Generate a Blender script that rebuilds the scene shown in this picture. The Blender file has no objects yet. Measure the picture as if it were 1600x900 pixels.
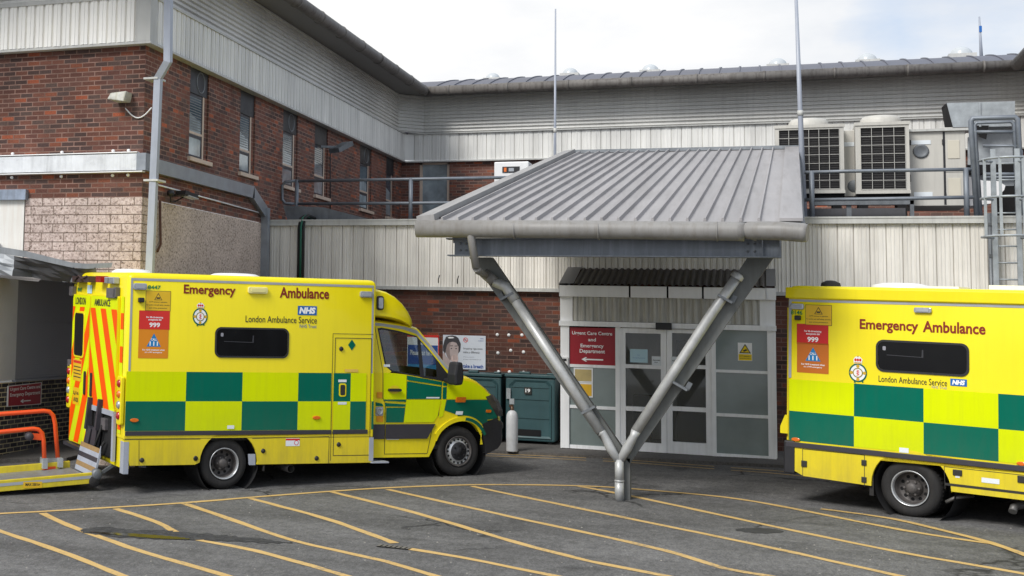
import bpy, bmesh, math, random
from mathutils import Matrix, Vector
random.seed(7)
scene = bpy.context.scene
col = scene.collection
rad = math.radians

# ------------------------------------------------------------------ camera
# World axes follow the building: x along the rear wall, y away from the viewer, z up. Ground is near z = 0.
CAMZ = 2.2
F, PPX, PPY = 2122.1, 244.09, 309.76
RB = Matrix(((0.9125126432003177, 0.4082357227931331, 0.025773448258586212),
             (-0.40888112584996605, 0.9085245466240779, 0.0860196088411122),
             (0.011700466795562848, -0.08903225717166728, 0.9959600174001384)))
CAM = Vector((0, 0, CAMZ))
cam_data = bpy.data.cameras.new('camera')
cam = bpy.data.objects.new('camera', cam_data)
col.objects.link(cam)
right, fwd, up = RB[0], RB[1], RB[2]
cam.matrix_world = Matrix(((right[0], up[0], -fwd[0], 0), (right[1], up[1], -fwd[1], 0),
                           (right[2], up[2], -fwd[2], CAMZ), (0, 0, 0, 1)))
cam_data.sensor_fit = 'HORIZONTAL'
cam_data.sensor_width = 36
cam_data.lens = F / 1600 * 36
cam_data.shift_x = (800 - PPX) / 1600
cam_data.shift_y = -(450 - PPY) / 1600
cam_data.clip_start = 0.1
cam_data.clip_end = 2000
scene.camera = cam


def ray(px, py):
    return RB.transposed() @ Vector(((px - PPX) / F, 1, (PPY - py) / F))


def fy(px, py, y):          # survey a photo point on a wall y = const
    r = ray(px, py)
    return CAM + r * (y / r.y)


def fx(px, py, x):          # ... on a wall x = const
    r = ray(px, py)
    return CAM + r * (x / r.x)


def gz(x, y):               # the yard falls gently towards the viewer
    return -0.0075 + .0125 * (x - 1.55) + .0324 * (y - 19)


def fg(px, py, h=0.0):      # ... on the ground
    r = ray(px, py)
    t = (gz(0, 0) + h - CAMZ) / (r.z - .0125 * r.x - .0324 * r.y)
    return CAM + r * t


# ------------------------------------------------------------------ helpers
def lin(c):
    c = c / 255
    return c / 12.92 if c <= .04045 else ((c + .055) / 1.055) ** 2.4


def C(r, g, b, k=1.0):
    return (lin(r) * k, lin(g) * k, lin(b) * k, 1)


def tag(o, label=None, cat=None, group=None, kind=None):
    if label: o['label'] = label
    if cat: o['category'] = cat
    if group: o['group'] = group
    if kind: o['kind'] = kind
    return o


ROOT = {}


def thing(name, loc, label, cat, group=None, M=None):
    o = bpy.data.objects.new(name, None)
    o.empty_display_size = .2
    col.objects.link(o)
    o.matrix_world = M if M is not None else Matrix.Translation(Vector(loc))
    ROOT[o.name] = (M.copy() if M is not None else Matrix.Translation(Vector(loc)))
    return tag(o, label, cat, group)


class MB:
    """collects faces; build() links them as one mesh object"""
    def __init__(s):
        s.v, s.f, s.m, s.sm = [], [], [], []

    def face(s, pts, m=0, smooth=False):
        i = len(s.v)
        s.v += [tuple(p) for p in pts]
        s.f.append(tuple(range(i, i + len(pts))))
        s.m.append(m)
        s.sm.append(smooth)

    def box(s, a, b, m=0):
        (x0, y0, z0), (x1, y1, z1) = a, b
        p = [(x0, y0, z0), (x1, y0, z0), (x1, y1, z0), (x0, y1, z0), (x0, y0, z1), (x1, y0, z1), (x1, y1, z1), (x0, y1, z1)]
        s._hex(p, m)

    def _hex(s, p, m=0):
        i = len(s.v)
        s.v += [tuple(q) for q in p]
        for f in ((0, 3, 2, 1), (4, 5, 6, 7), (0, 1, 5, 4), (1, 2, 6, 5), (2, 3, 7, 6), (3, 0, 4, 7)):
            s.f.append(tuple(i + k for k in f)); s.m.append(m); s.sm.append(False)

    def bar(s, a, b, wx, wy, m=0, upv=(0, 0, 1)):     # rectangular bar from a to b
        a, b = Vector(a), Vector(b)
        d = (b - a).normalized()
        u = Vector(upv)
        if abs(d.dot(u)) > .98: u = Vector((0, 1, 0))
        x = d.cross(u).normalized(); y = x.cross(d).normalized()
        p = []
        for q in (a, b):
            p += [q - x * wx / 2 - y * wy / 2, q + x * wx / 2 - y * wy / 2, q + x * wx / 2 + y * wy / 2, q - x * wx / 2 + y * wy / 2]
        s._hex(p, m)

    def prism(s, poly, plane, t0, t1, m=0, caps=True, mside=None):
        n = len(poly)
        i = len(s.v)
        s.v += [tuple(plane(a, b, t0)) for a, b in poly] + [tuple(plane(a, b, t1)) for a, b in poly]
        if caps:
            s.f += [tuple(i + k for k in range(n)), tuple(i + n + k for k in reversed(range(n)))]
            s.m += [m, m]; s.sm += [False, False]
        for k in range(n):
            k2 = (k + 1) % n
            s.f.append((i + k, i + k2, i + n + k2, i + n + k)); s.m.append(m if mside is None else mside); s.sm.append(False)

    def flat(s, poly, plane, t, m=0):
        s.face([plane(a, b, t) for a, b in poly], m)

    def tube(s, path, r, n=8, m=0, cap=True, smooth=True, rot=0.0):
        path = [Vector(p) for p in path]
        rs = r if isinstance(r, (list, tuple)) else [r] * len(path)
        d0 = (path[1] - path[0]).normalized()
        u = Vector((0, 0, 1)) if abs(d0.z) < .9 else Vector((0, 1, 0))
        x = d0.cross(u).normalized()
        i0 = len(s.v)
        for k, p in enumerate(path):
            if k == 0: d = d0
            elif k == len(path) - 1: d = (path[k] - path[k - 1]).normalized()
            else: d = ((path[k + 1] - p).normalized() + (p - path[k - 1]).normalized()).normalized()
            x = (x - d * x.dot(d)).normalized()
            y = d.cross(x)
            for j in range(n):
                a = 2 * math.pi * j / n + rot
                s.v.append(tuple(p + (x * math.cos(a) + y * math.sin(a)) * rs[k]))
        for k in range(len(path) - 1):
            for j in range(n):
                a, b = i0 + k * n + j, i0 + k * n + (j + 1) % n
                s.f.append((a, b, b + n, a + n)); s.m.append(m); s.sm.append(smooth)
        if cap:
            s.f.append(tuple(i0 + j for j in reversed(range(n)))); s.m.append(m); s.sm.append(False)
            e = i0 + (len(path) - 1) * n
            s.f.append(tuple(e + j for j in range(n))); s.m.append(m); s.sm.append(False)

    def lathe(s, prof, c, axis, n=24, m=0, smooth=True, ms=None):   # prof: (radius, height along axis)
        c = Vector(c); ax = Vector(axis).normalized()
        u = Vector((0, 0, 1)) if abs(ax.z) < .9 else Vector((1, 0, 0))
        x = ax.cross(u).normalized(); y = ax.cross(x)
        i0 = len(s.v)
        for r, h in prof:
            for j in range(n):
                a = 2 * math.pi * j / n
                s.v.append(tuple(c + ax * h + (x * math.cos(a) + y * math.sin(a)) * r))
        for k in range(len(prof) - 1):
            for j in range(n):
                a, b = i0 + k * n + j, i0 + k * n + (j + 1) % n
                s.f.append((a, b, b + n, a + n)); s.m.append(m if ms is None else ms[k]); s.sm.append(smooth)

    def text(s, body, plane, rect, t, m=0, bold=0.0, shear=0.0):
        pts, faces = glyphs(body, bold, shear)
        a0, b0, a1, b1 = rect
        xs = [p[0] for p in pts]; ys = [p[1] for p in pts]
        x0, x1, y0, y1 = min(xs), max(xs), min(ys), max(ys)
        i = len(s.v)
        for p in pts:
            s.v.append(tuple(plane(a0 + (p[0] - x0) / (x1 - x0) * (a1 - a0), b0 + (p[1] - y0) / (y1 - y0) * (b1 - b0), t)))
        for f in faces:
            s.f.append(tuple(i + k for k in f)); s.m.append(m); s.sm.append(False)

    def build_each(s, name, mats, parent=None, local=False, bevel=0.0, gap=.004):
        """like build(), but every separate piece becomes an object of its own"""
        par = list(range(len(s.f)))
        def fd(i):
            while par[i] != i: par[i] = par[par[i]]; i = par[i]
            return i
        own = {}
        for i, f in enumerate(s.f):
            for k in f:
                if k in own: par[fd(i)] = fd(own[k])
                else: own[k] = i
        def boxes():
            bb = {}
            for i, f in enumerate(s.f):
                r = fd(i)
                for k in f:
                    p = s.v[k]
                    if r in bb:
                        for a in range(3): bb[r][a] = min(bb[r][a], p[a]); bb[r][a + 3] = max(bb[r][a + 3], p[a])
                    else: bb[r] = [*p, *p]
            return bb
        ch = True
        while ch:
            ch = False
            bb = list(boxes().items())
            for i in range(len(bb)):
                for j in range(i):
                    A, B = bb[i][1], bb[j][1]
                    if fd(bb[i][0]) != fd(bb[j][0]) and all(A[a] <= B[a + 3] + gap and B[a] <= A[a + 3] + gap for a in range(3)):
                        par[fd(bb[i][0])] = fd(bb[j][0]); ch = True
        gr = {}
        for i in range(len(s.f)): gr.setdefault(fd(i), []).append(i)
        out = []
        for fs_ in gr.values():
            q = MB(); mp_ = {}
            for i in fs_:
                idx = []
                for k in s.f[i]:
                    if k not in mp_: mp_[k] = len(q.v); q.v.append(s.v[k])
                    idx.append(mp_[k])
                q.f.append(tuple(idx)); q.m.append(s.m[i]); q.sm.append(s.sm[i])
            out.append(q.build(name, mats, parent, local, bevel))
        return out

    def build(s, name, mats, parent=None, local=False, bevel=0.0, sharp=None, loc=None, weld=False):
        mats = mats if isinstance(mats, (list, tuple)) else [mats]
        me = bpy.data.meshes.new(name)
        vs = s.v
        Mi = None
        if parent is not None:
            Mw = ROOT[parent.name]
            if not local:
                Mi = Mw.inverted()
        elif loc is not None:
            Mi = Matrix.Translation(-Vector(loc))
        uvsrc = [Vector(v) for v in vs]
        if Mi is not None: vs = [tuple(Mi @ v) for v in uvsrc]
        me.from_pydata(vs, [], s.f)
        for mm in mats: me.materials.append(mm)
        me.polygons.foreach_set('material_index', s.m)
        me.polygons.foreach_set('use_smooth', s.sm)
        uv = me.uv_layers.new(name='UVMap')
        me.update()
        for p in me.polygons:
            n = p.normal
            ax, ay, az = abs(n.x), abs(n.y), abs(n.z)
            for li in p.loop_indices:
                w = uvsrc[me.loops[li].vertex_index]
                if az >= ax and az >= ay: uv.data[li].uv = (w.x, w.y)
                elif ay >= ax: uv.data[li].uv = (w.x, w.z)
                else: uv.data[li].uv = (w.y, w.z)
        if weld or bevel or sharp is not None:
            bm = bmesh.new(); bm.from_mesh(me)
            bmesh.ops.remove_doubles(bm, verts=bm.verts, dist=1e-4)
            if bevel:
                bmesh.ops.recalc_face_normals(bm, faces=bm.faces)
                es = [e for e in bm.edges if len(e.link_faces) == 2 and e.calc_face_angle(0) > .5]
                bmesh.ops.bevel(bm, geom=es, offset=bevel, segments=2, profile=.5, affect='EDGES', clamp_overlap=True)
            bm.to_mesh(me); bm.free()
            if sharp is not None:
                for p in me.polygons: p.use_smooth = True
                me.set_sharp_from_angle(angle=rad(sharp))
        o = bpy.data.objects.new(name, me)
        col.objects.link(o)
        if parent is not None:
            o.parent = parent
            ROOT[o.name] = ROOT[parent.name]
        elif loc is not None:
            o.location = loc
            ROOT[o.name] = Matrix.Translation(Vector(loc))
        else:
            ROOT[o.name] = Matrix.Identity(4)
        return o


_glyph = {}


def glyphs(body, bold=0.0, shear=0.0):
    key = (body, bold, shear)
    if key in _glyph: return _glyph[key]
    cu = bpy.data.curves.new('lettering', 'FONT')
    cu.body = body; cu.size = 1; cu.resolution_u = 3; cu.offset = bold; cu.shear = shear; cu.fill_mode = 'FRONT'
    cu.align_x = 'CENTER' if '\n' in body else 'LEFT'
    o = bpy.data.objects.new('lettering', cu)
    col.objects.link(o)
    dg = bpy.context.evaluated_depsgraph_get()
    me = bpy.data.meshes.new_from_object(o.evaluated_get(dg))
    r = ([tuple(v.co) for v in me.vertices], [tuple(p.vertices) for p in me.polygons])
    bpy.data.objects.remove(o); bpy.data.curves.remove(cu); bpy.data.meshes.remove(me)
    _glyph[key] = r
    return r


def rrect(a0, b0, a1, b1, r, n=4):
    pts = []
    for cx, cy, s in ((a1 - r, b1 - r, 0), (a0 + r, b1 - r, 90), (a0 + r, b0 + r, 180), (a1 - r, b0 + r, 270)):
        for k in range(n + 1):
            a = rad(s + 90 * k / n)
            pts.append((cx + r * math.cos(a), cy + r * math.sin(a)))
    return pts


def circ(a, b, r, n=16, rb=None):
    return [(a + r * math.cos(2 * math.pi * k / n), b + (rb or r) * math.sin(2 * math.pi * k / n)) for k in range(n)]


def clip(poly, a0, b0, a1, b1):
    def cut(P, inside, inter):
        out = []
        for i in range(len(P)):
            p, q = P[i - 1], P[i]
            if inside(q):
                if not inside(p): out.append(inter(p, q))
                out.append(q)
            elif inside(p): out.append(inter(p, q))
        return out
    def ia(c): return lambda p, q: (c, p[1] + (q[1] - p[1]) * (c - p[0]) / (q[0] - p[0]))
    def ib(c): return lambda p, q: (p[0] + (q[0] - p[0]) * (c - p[1]) / (q[1] - p[1]), c)
    for ins, itr in ((lambda p: p[0] >= a0, ia(a0)), (lambda p: p[0] <= a1, ia(a1)), (lambda p: p[1] >= b0, ib(b0)), (lambda p: p[1] <= b1, ib(b1))):
        poly = cut(poly, ins, itr)
        if len(poly) < 3: return []
    return poly


XZ = lambda a, b, t: (a, t, b)        # plane y = t, seen from the front
YZ = lambda a, b, t: (t, a, b)        # plane x = t

# ------------------------------------------------------------------ materials
_mats = {}


def nt(name):
    m = bpy.data.materials.new(name)
    m.use_nodes = True
    t = m.node_tree
    b = t.nodes['Principled BSDF']
    return m, t, b


def nd(t, typ, **kw):
    n = t.nodes.new(typ)
    for k, v in kw.items():
        if hasattr(n, k) and k not in n.inputs: setattr(n, k, v)
        else: n.inputs[k].default_value = v
    return n


def mixc(t, fac, a, b, mode='MIX'):
    n = t.nodes.new('ShaderNodeMix'); n.data_type = 'RGBA'; n.blend_type = mode
    for sock, val in ((n.inputs[0], fac), (n.inputs[6], a), (n.inputs[7], b)):
        if hasattr(val, 'is_linked'): t.links.new(val, sock)
        else: sock.default_value = val
    return n.outputs[2]


def ramp(t, fac, stops, interp='LINEAR'):
    n = t.nodes.new('ShaderNodeValToRGB')
    n.color_ramp.interpolation = interp
    e = n.color_ramp.elements
    while len(e) < len(stops): e.new(.5)
    for k, (p, c) in enumerate(stops):
        e[k].position = p
        e[k].color = c if hasattr(c, '__len__') else (c, c, c, 1)
    t.links.new(fac, n.inputs[0])
    return n.outputs[0]


def noise(t, vec, scale, detail=4, rough=.55):
    n = nd(t, 'ShaderNodeTexNoise', Scale=scale, Detail=detail, Roughness=rough)
    t.links.new(vec, n.inputs['Vector'])
    return n.outputs[0]


def geo_pos(t, scale=(1, 1, 1)):
    g = t.nodes.new('ShaderNodeTexCoord')
    mp = t.nodes.new('ShaderNodeMapping')
    mp.inputs['Scale'].default_value = scale
    t.links.new(g.outputs['Object'], mp.inputs['Vector'])
    return mp.outputs[0]


def bump(t, b, h, strength=.2, dist=.01):
    n = nd(t, 'ShaderNodeBump', Strength=strength, Distance=dist)
    t.links.new(h, n.inputs['Height'])
    t.links.new(n.outputs[0], b.inputs['Normal'])


def surf(name, c, rough=.5, metal=0.0, var=.12, scale=3.0, streak=0.0, dirt=(.08, .07, .06, 1), bmp=0.0, bscale=60, fine=0.0, spec=.5, coat=0.0, panel=0.0, pk=(3.1, 3.1, .02), low=None, sx=(9, 9, .5), blot=0.0, bcol=(.6, .6, .58, 1)):
    """painted / metal / plastic surface with uneven tone, optional rain streaks and grain"""
    if name in _mats: return _mats[name]
    m, t, b = nt(name)
    p = geo_pos(t)
    n1 = noise(t, p, scale, 5)
    k = ramp(t, n1, [(.3, 1 - var), (.7, 1 + var * .4)])
    base = mixc(t, 1.0, c, k, 'MULTIPLY')
    if streak:
        ps = geo_pos(t, sx)
        n2 = noise(t, ps, 1.6, 6, .65)
        f = ramp(t, n2, [(.46, 0.0), (.75, streak)])
        base = mixc(t, f, base, dirt)
    if panel:        # every sheet has weathered a little differently
        pn = noise(t, geo_pos(t, pk), 1.0, 2, .3)
        base = mixc(t, 1.0, base, ramp(t, pn, [(.32, 1 - panel), (.5, 1.0), (.68, 1 + panel * .5)]), 'MULTIPLY')
    if low:          # road grime creeping up from below: (full below z0, gone above z1, amount)
        sp = t.nodes.new('ShaderNodeSeparateXYZ'); tcn = t.nodes.new('ShaderNodeTexCoord'); t.links.new(tcn.outputs['Object'], sp.inputs[0])
        mr = nd(t, 'ShaderNodeMapRange'); mr.inputs[1].default_value = low[0]; mr.inputs[2].default_value = low[1]; mr.inputs[3].default_value = 1; mr.inputs[4].default_value = 0
        t.links.new(sp.outputs[2], mr.inputs[0])
        g1 = noise(t, geo_pos(t, (5, 5, 1.6)), 1.5, 6, .7)
        mm = nd(t, 'ShaderNodeMath', operation='MULTIPLY'); t.links.new(mr.outputs[0], mm.inputs[0]); t.links.new(ramp(t, g1, [(.3, low[2] * .25), (.7, low[2])]), mm.inputs[1])
        base = mixc(t, mm.outputs[0], base, C(112, 100, 78))
    if blot:
        vb = nd(t, 'ShaderNodeTexVoronoi', Scale=2.3); t.links.new(p, vb.inputs['Vector'])
        w2 = nd(t, 'ShaderNodeMath', operation='ADD'); t.links.new(vb.outputs['Distance'], w2.inputs[0])
        w3 = nd(t, 'ShaderNodeMath', operation='MULTIPLY'); w3.inputs[1].default_value = .35; t.links.new(noise(t, p, 9, 4), w3.inputs[0]); t.links.new(w3.outputs[0], w2.inputs[1])
        base = mixc(t, ramp(t, w2.outputs[0], [(.215, blot), (.26, 0.0)]), base, bcol)
    if fine:
        n3 = noise(t, p, 90, 2)
        base = mixc(t, 1.0, base, ramp(t, n3, [(.3, 1 - fine), (.7, 1 + fine * .5)]), 'MULTIPLY')
    t.links.new(base, b.inputs['Base Color'])
    b.inputs['Metallic'].default_value = metal
    b.inputs['Specular IOR Level'].default_value = spec
    b.inputs['Coat Weight'].default_value = coat
    b.inputs['Coat Roughness'].default_value = .08
    t.links.new(ramp(t, n1, [(.25, max(.02, rough - .08)), (.75, min(1, rough + .1))]), b.inputs['Roughness'])
    if bmp:
        bump(t, b, noise(t, p, bscale, 4), bmp, .004)
    _mats[name] = m
    return m


def brick_mat(name, palette, mortar, bw=.225, rh=.075, ms=.0085, offs=.5, sq=1.0, rough=.85, bmp=.5, stain=.35, mvar=True):
    if name in _mats: return _mats[name]
    m, t, b = nt(name)
    uv = t.nodes.new('ShaderNodeUVMap')
    def bt(c1, c2, mo, bias=0.0):
        n = t.nodes.new('ShaderNodeTexBrick')
        n.offset = offs
        n.inputs['Color1'].default_value = c1; n.inputs['Color2'].default_value = c2; n.inputs['Mortar'].default_value = mo
        n.inputs['Scale'].default_value = 1; n.inputs['Mortar Size'].default_value = ms; n.inputs['Mortar Smooth'].default_value = .25
        n.inputs['Bias'].default_value = bias
        n.inputs['Brick Width'].default_value = bw; n.inputs['Row Height'].default_value = rh
        t.links.new(uv.outputs[0], n.inputs['Vector'])
        return n
    bk = bt((0, 0, 0, 1), (1, 1, 1, 1), (.5, .5, .5, 1))
    pal = ramp(t, bk.outputs['Color'], palette, 'CONSTANT')
    p = geo_pos(t)
    fine = noise(t, p, 45, 4, .7)
    pal = mixc(t, 1.0, pal, ramp(t, fine, [(.3, .72), (.7, 1.2)]), 'MULTIPLY')
    big = noise(t, p, .9, 5, .6)
    pal = mixc(t, 1.0, pal, ramp(t, big, [(.3, 1 - stain), (.65, 1.05)]), 'MULTIPLY')
    mo = mixc(t, ramp(t, noise(t, p, 2.5, 4), [(.35, 0.), (.65, 1.)]), mortar, tuple(q * .5 for q in mortar[:3]) + (1,))
    c = mixc(t, bk.outputs['Fac'], pal, mo)
    t.links.new(c, b.inputs['Base Color'])
    b.inputs['Roughness'].default_value = rough
    b.inputs['Specular IOR Level'].default_value = .25
    h = mixc(t, bk.outputs['Fac'], ramp(t, fine, [(.2, .7), (.8, 1.)]), (0, 0, 0, 1))
    bump(t, b, h, bmp, .012)
    _mats[name] = m
    return m


def glass_mat(name, tint=(.35, .38, .38, 1), refl=.12, rough=.02, veil=0.0):
    m, t, b = nt(name)
    t.nodes.remove(b)
    tr = nd(t, 'ShaderNodeBsdfTransparent', Color=tint)
    gl = nd(t, 'ShaderNodeBsdfGlossy', Color=(.9, .93, .95, 1), Roughness=rough)
    fr = nd(t, 'ShaderNodeFresnel', IOR=1.5)
    ad = nd(t, 'ShaderNodeMath', operation='ADD'); ad.inputs[1].default_value = refl
    ad.use_clamp = True
    t.links.new(fr.outputs[0], ad.inputs[0])
    mx = t.nodes.new('ShaderNodeMixShader')
    t.links.new(ad.outputs[0], mx.inputs[0]); t.links.new(tr.outputs[0], mx.inputs[1]); t.links.new(gl.outputs[0], mx.inputs[2])
    out = mx.outputs[0]
    if veil:       # grey veil mixed in to lighten dark reflections
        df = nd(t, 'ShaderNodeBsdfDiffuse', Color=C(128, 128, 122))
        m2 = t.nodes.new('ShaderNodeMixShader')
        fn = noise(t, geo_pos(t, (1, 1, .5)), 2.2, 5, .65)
        t.links.new(ramp(t, fn, [(.35, veil * .55), (.7, veil)]), m2.inputs[0])
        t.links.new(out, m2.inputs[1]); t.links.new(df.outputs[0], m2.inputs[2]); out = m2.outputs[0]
    t.links.new(out, t.nodes['Material Output'].inputs[0])
    return m


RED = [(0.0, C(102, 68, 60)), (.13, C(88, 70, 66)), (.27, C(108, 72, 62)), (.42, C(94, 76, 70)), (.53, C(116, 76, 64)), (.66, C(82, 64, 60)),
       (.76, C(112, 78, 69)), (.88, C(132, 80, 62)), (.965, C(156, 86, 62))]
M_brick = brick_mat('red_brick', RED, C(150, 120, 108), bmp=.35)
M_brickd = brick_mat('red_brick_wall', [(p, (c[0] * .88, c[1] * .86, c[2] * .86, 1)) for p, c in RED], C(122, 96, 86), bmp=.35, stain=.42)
M_brickw = brick_mat('lightened_red_brick', [(p, tuple(q * 1.35 for q in c[:3]) + (1,)) for p, c in RED], C(158, 128, 114), bmp=.35)  # same brick, palette lightened against the shade on these walls
M_engbrick = brick_mat('dark_engineering_brick', [(0, C(62, 61, 68)), (.3, C(76, 74, 80)), (.6, C(54, 54, 60)), (.8, C(86, 84, 90))], C(214, 204, 170), stain=.2)


def block_mat(name, c1, c2, courses):
    m, t, b = nt(name)
    p = geo_pos(t)
    n = noise(t, p, 26, 6, .75)
    c = ramp(t, n, [(.36, C(92, 82, 74)), (.45, c1), (.6, c2)])
    big = noise(t, p, 1.3, 4)
    c = mixc(t, 1.0, c, ramp(t, big, [(.3, .8), (.65, 1.05)]), 'MULTIPLY')
    h = n
    if courses:
        uv = t.nodes.new('ShaderNodeUVMap')
        k = t.nodes.new('ShaderNodeTexBrick')
        k.inputs['Scale'].default_value = 1; k.inputs['Mortar Size'].default_value = .007; k.inputs['Mortar Smooth'].default_value = .1
        k.inputs['Brick Width'].default_value = .41; k.inputs['Row Height'].default_value = .145
        t.links.new(uv.outputs[0], k.inputs['Vector'])
        c = mixc(t, k.outputs['Fac'], c, C(112, 98, 88))
        h = mixc(t, k.outputs['Fac'], n, (0, 0, 0, 1))
    t.links.new(c, b.inputs['Base Color'])
    b.inputs['Roughness'].default_value = .95
    b.inputs['Specular IOR Level'].default_value = .2
    bump(t, b, h, .7, .02)
    return m


M_block = block_mat('pebbled_concrete_block', C(186, 166, 158), C(216, 200, 192), True)
M_stone = block_mat('pebbledash_render', C(190, 172, 158), C(220, 204, 192), False)
M_clad = surf('cream_ribbed_cladding', C(235, 231, 223), .45, 0, .12, 1.2, panel=.12, streak=.32, dirt=C(120, 112, 98))
M_cladw = surf('lit_ribbed_cladding', C(252, 250, 244), .42, 0, .06, 1.2, panel=.06, streak=.12, dirt=C(150, 140, 124))  # fascia sheet whitened for the light on the front face
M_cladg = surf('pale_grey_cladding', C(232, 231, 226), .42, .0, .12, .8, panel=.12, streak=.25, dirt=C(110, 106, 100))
M_corr = surf('grey_corrugated_cladding', C(222, 221, 216), .38, .1, .16, .4, panel=.12, pk=(.5, .5, .02), streak=.2, dirt=C(90, 88, 84))
M_trim = surf('pale_grey_flashing', C(196, 196, 192), .5, 0, .14, 2, streak=.25)
M_gut = surf('weathered_grey_gutter', C(112, 108, 104), .6, 0, .35, 1.4, streak=.8, dirt=C(50, 42, 36))
M_soffit = surf('grey_soffit', C(132, 130, 128), .6, 0, .15, 1)
M_roof = surf('slate_blue_sheet_roof', C(96, 98, 110), .5, .1, .25, .8, streak=.4)
M_galv = surf('galvanised_steel', C(168, 174, 178), .42, .2, .25, 7, bmp=.1, fine=.1)
M_galvd = surf('dull_galvanised_steel', C(122, 126, 130), .5, .4, .3, 5, streak=.5, dirt=C(90, 92, 94), fine=.15)
M_rail = surf('galvanised_handrail', C(120, 126, 134), .45, .3, .2, 6)
M_pipegrey = surf('grey_painted_pipe', C(166, 172, 184), .4, 0, .1, 3, streak=.15)
M_trunk = surf('lit_zinc_trunking', C(226, 229, 232), .3, .05, .18, 5, streak=.25)  # zinc whitened for the sky glare on the front run
M_trunkd = surf('shaded_zinc_trunking', C(150, 156, 164), .4, .35, .2, 5)  # same zinc, coloured darker for the run turned from the light
M_dark = surf('dark_void', C(18, 18, 20), .9, 0, .1)
M_black = surf('black_rubber', C(36, 35, 35), .8, 0, .3, 6, fine=.2, streak=.25, dirt=C(74, 70, 64))
M_blackp = surf('black_plastic', C(36, 36, 40), .5, 0, .15, 5)
M_white = surf('white_paint', C(238, 238, 238), .4, 0, .06, 3, streak=.08)
M_whitef = surf('white_aluminium_frame', C(248, 249, 250), .4, 0, .1, 2, streak=.2, dirt=C(120, 116, 110))
M_acbeige = surf('beige_painted_casing', C(196, 193, 185), .5, 0, .08, 1.5, streak=.16)
M_tan = surf('tan_window_frame', C(206, 186, 168), .6, 0, .1, 4)
M_grill = surf('dark_coil_fins', C(58, 56, 56), .6, .2, .2, 6)
M_wire = surf('pale_wire_grille', C(188, 186, 180), .5, 0, .05)
M_dome = surf('milky_acrylic_dome', C(188, 193, 196), .25, 0, .05, 2)
M_bin = surf('dark_teal_plastic', C(52, 84, 88), .5, 0, .18, 2.5, streak=.25, dirt=C(40, 56, 58))
M_red = surf('dark_red_sign', C(158, 14, 34), .4, 0, .06, 2)
M_redb = surf('maroon_sign', C(158, 18, 40), .4, 0, .06, 2)
M_signw = surf('white_lettering', C(244, 244, 244), .45, 0, .03)
M_yel = surf('ambulance_yellow', C(243, 224, 14), .36, 0, .06, .8, coat=.22, spec=.3, bmp=.05, bscale=2.2, low=(.6, 1.5, .2), streak=.06, dirt=C(150, 130, 30))
M_yeld = surf('ambulance_yellow_skirt', C(236, 214, 20), .4, 0, .08, 1.2, coat=.15, low=(.3, .85, .42), bmp=.05, bscale=3, streak=.2, dirt=C(140, 120, 50))
M_lime = surf('reflective_lime', C(218, 232, 0), .5, 0, .05, 1.5, spec=.1, low=(.7, 1.3, .2), streak=.08)
M_green = surf('reflective_green', C(0, 104, 84), .5, 0, .08, 1.5, spec=.1, low=(.7, 1.3, .16), streak=.08)
M_orange = surf('reflective_orange', C(244, 88, 8), .5, 0, .05, 2, spec=.1)
M_silv = surf('silver_reflective_tape', C(168, 172, 178), .4, .1, .1, 5)
M_dkred = surf('dark_red_lettering', C(132, 28, 14), .45, 0, .05)
M_blue = surf('health_blue', C(20, 100, 178), .45, 0, .04)
M_ltblue = surf('sticker_blue', C(16, 128, 190), .45, 0, .04)
M_stred = surf('sticker_red', C(216, 44, 34), .45, 0, .04)
M_stor = surf('sticker_orange', C(226, 138, 10), .45, 0, .04)
M_stam = surf('sticker_amber', C(230, 186, 30), .45, 0, .05)
M_ink = surf('black_ink', C(44, 44, 40), .5, 0, .05)
M_inkg = surf('green_ink', C(24, 128, 70), .5, 0, .05)
M_amber = surf('amber_lens', C(226, 110, 10), .2, 0, .1, 30, coat=.6)
M_redl = surf('red_lens', C(168, 20, 24), .2, 0, .1, 30, coat=.6)
M_lens = surf('clear_lamp_lens', C(168, 172, 178), .18, .3, .2, 20, coat=.5)
M_chrome = surf('bright_rim_metal', C(196, 198, 200), .32, .6, .15, 8)
M_rim = surf('dirty_steel_rim', C(96, 92, 90), .55, .35, .35, 9, fine=.2)
M_dkglass = surf('smoked_glass', C(14, 14, 16), .12, 0, .3, 2, coat=.0, spec=.22)
M_dkgreyp = surf('dark_grey_rubbing_strip', C(56, 54, 60), .5, 0, .1, 4)
M_glass = glass_mat('cab_glass', (.84, .89, .88, 1), .03)
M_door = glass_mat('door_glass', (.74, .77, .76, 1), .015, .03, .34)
M_frost = surf('frosted_grey_glass', C(128, 140, 138), .09, 0, .28, 1.1, coat=.3)
M_winglass = surf('sky_pale_glass', C(168, 181, 187), .06, 0, .6, 1.3, coat=.5)  # pale colour stands in for the sky reflected in the panes
M_shutter = surf('slate_grey_shutter', C(150, 154, 163), .5, 0, .06, 1)
M_greyp = surf('grey_painted_post', C(206, 210, 214), .5, 0, .1, 1.5)
M_crump = surf('crumpled_bright_sheet', C(158, 162, 166), .4, .15, .2, 3, bmp=.6, bscale=6)
M_railo = surf('orange_handrail_paint', C(236, 84, 26), .4, 0, .06, 4, coat=.2)
M_chequer = surf('worn_aluminium_plate', C(150, 152, 154), .45, .4, .25, 12, fine=.2)
M_gas = surf('chipped_white_cylinder', C(206, 208, 210), .45, 0, .16, 7, streak=.2)
M_hose = surf('green_hose', C(10, 92, 70), .4, 0, .1, 4)
M_canroof = surf('canopy_grey_sheet', C(158, 155, 155), .45, .06, .14, 1.2, streak=.35, sx=(7, .35, 2), dirt=C(104, 98, 94), panel=.12, pk=(4.6, .05, .05), blot=.5, bcol=C(188, 186, 182))
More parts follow.
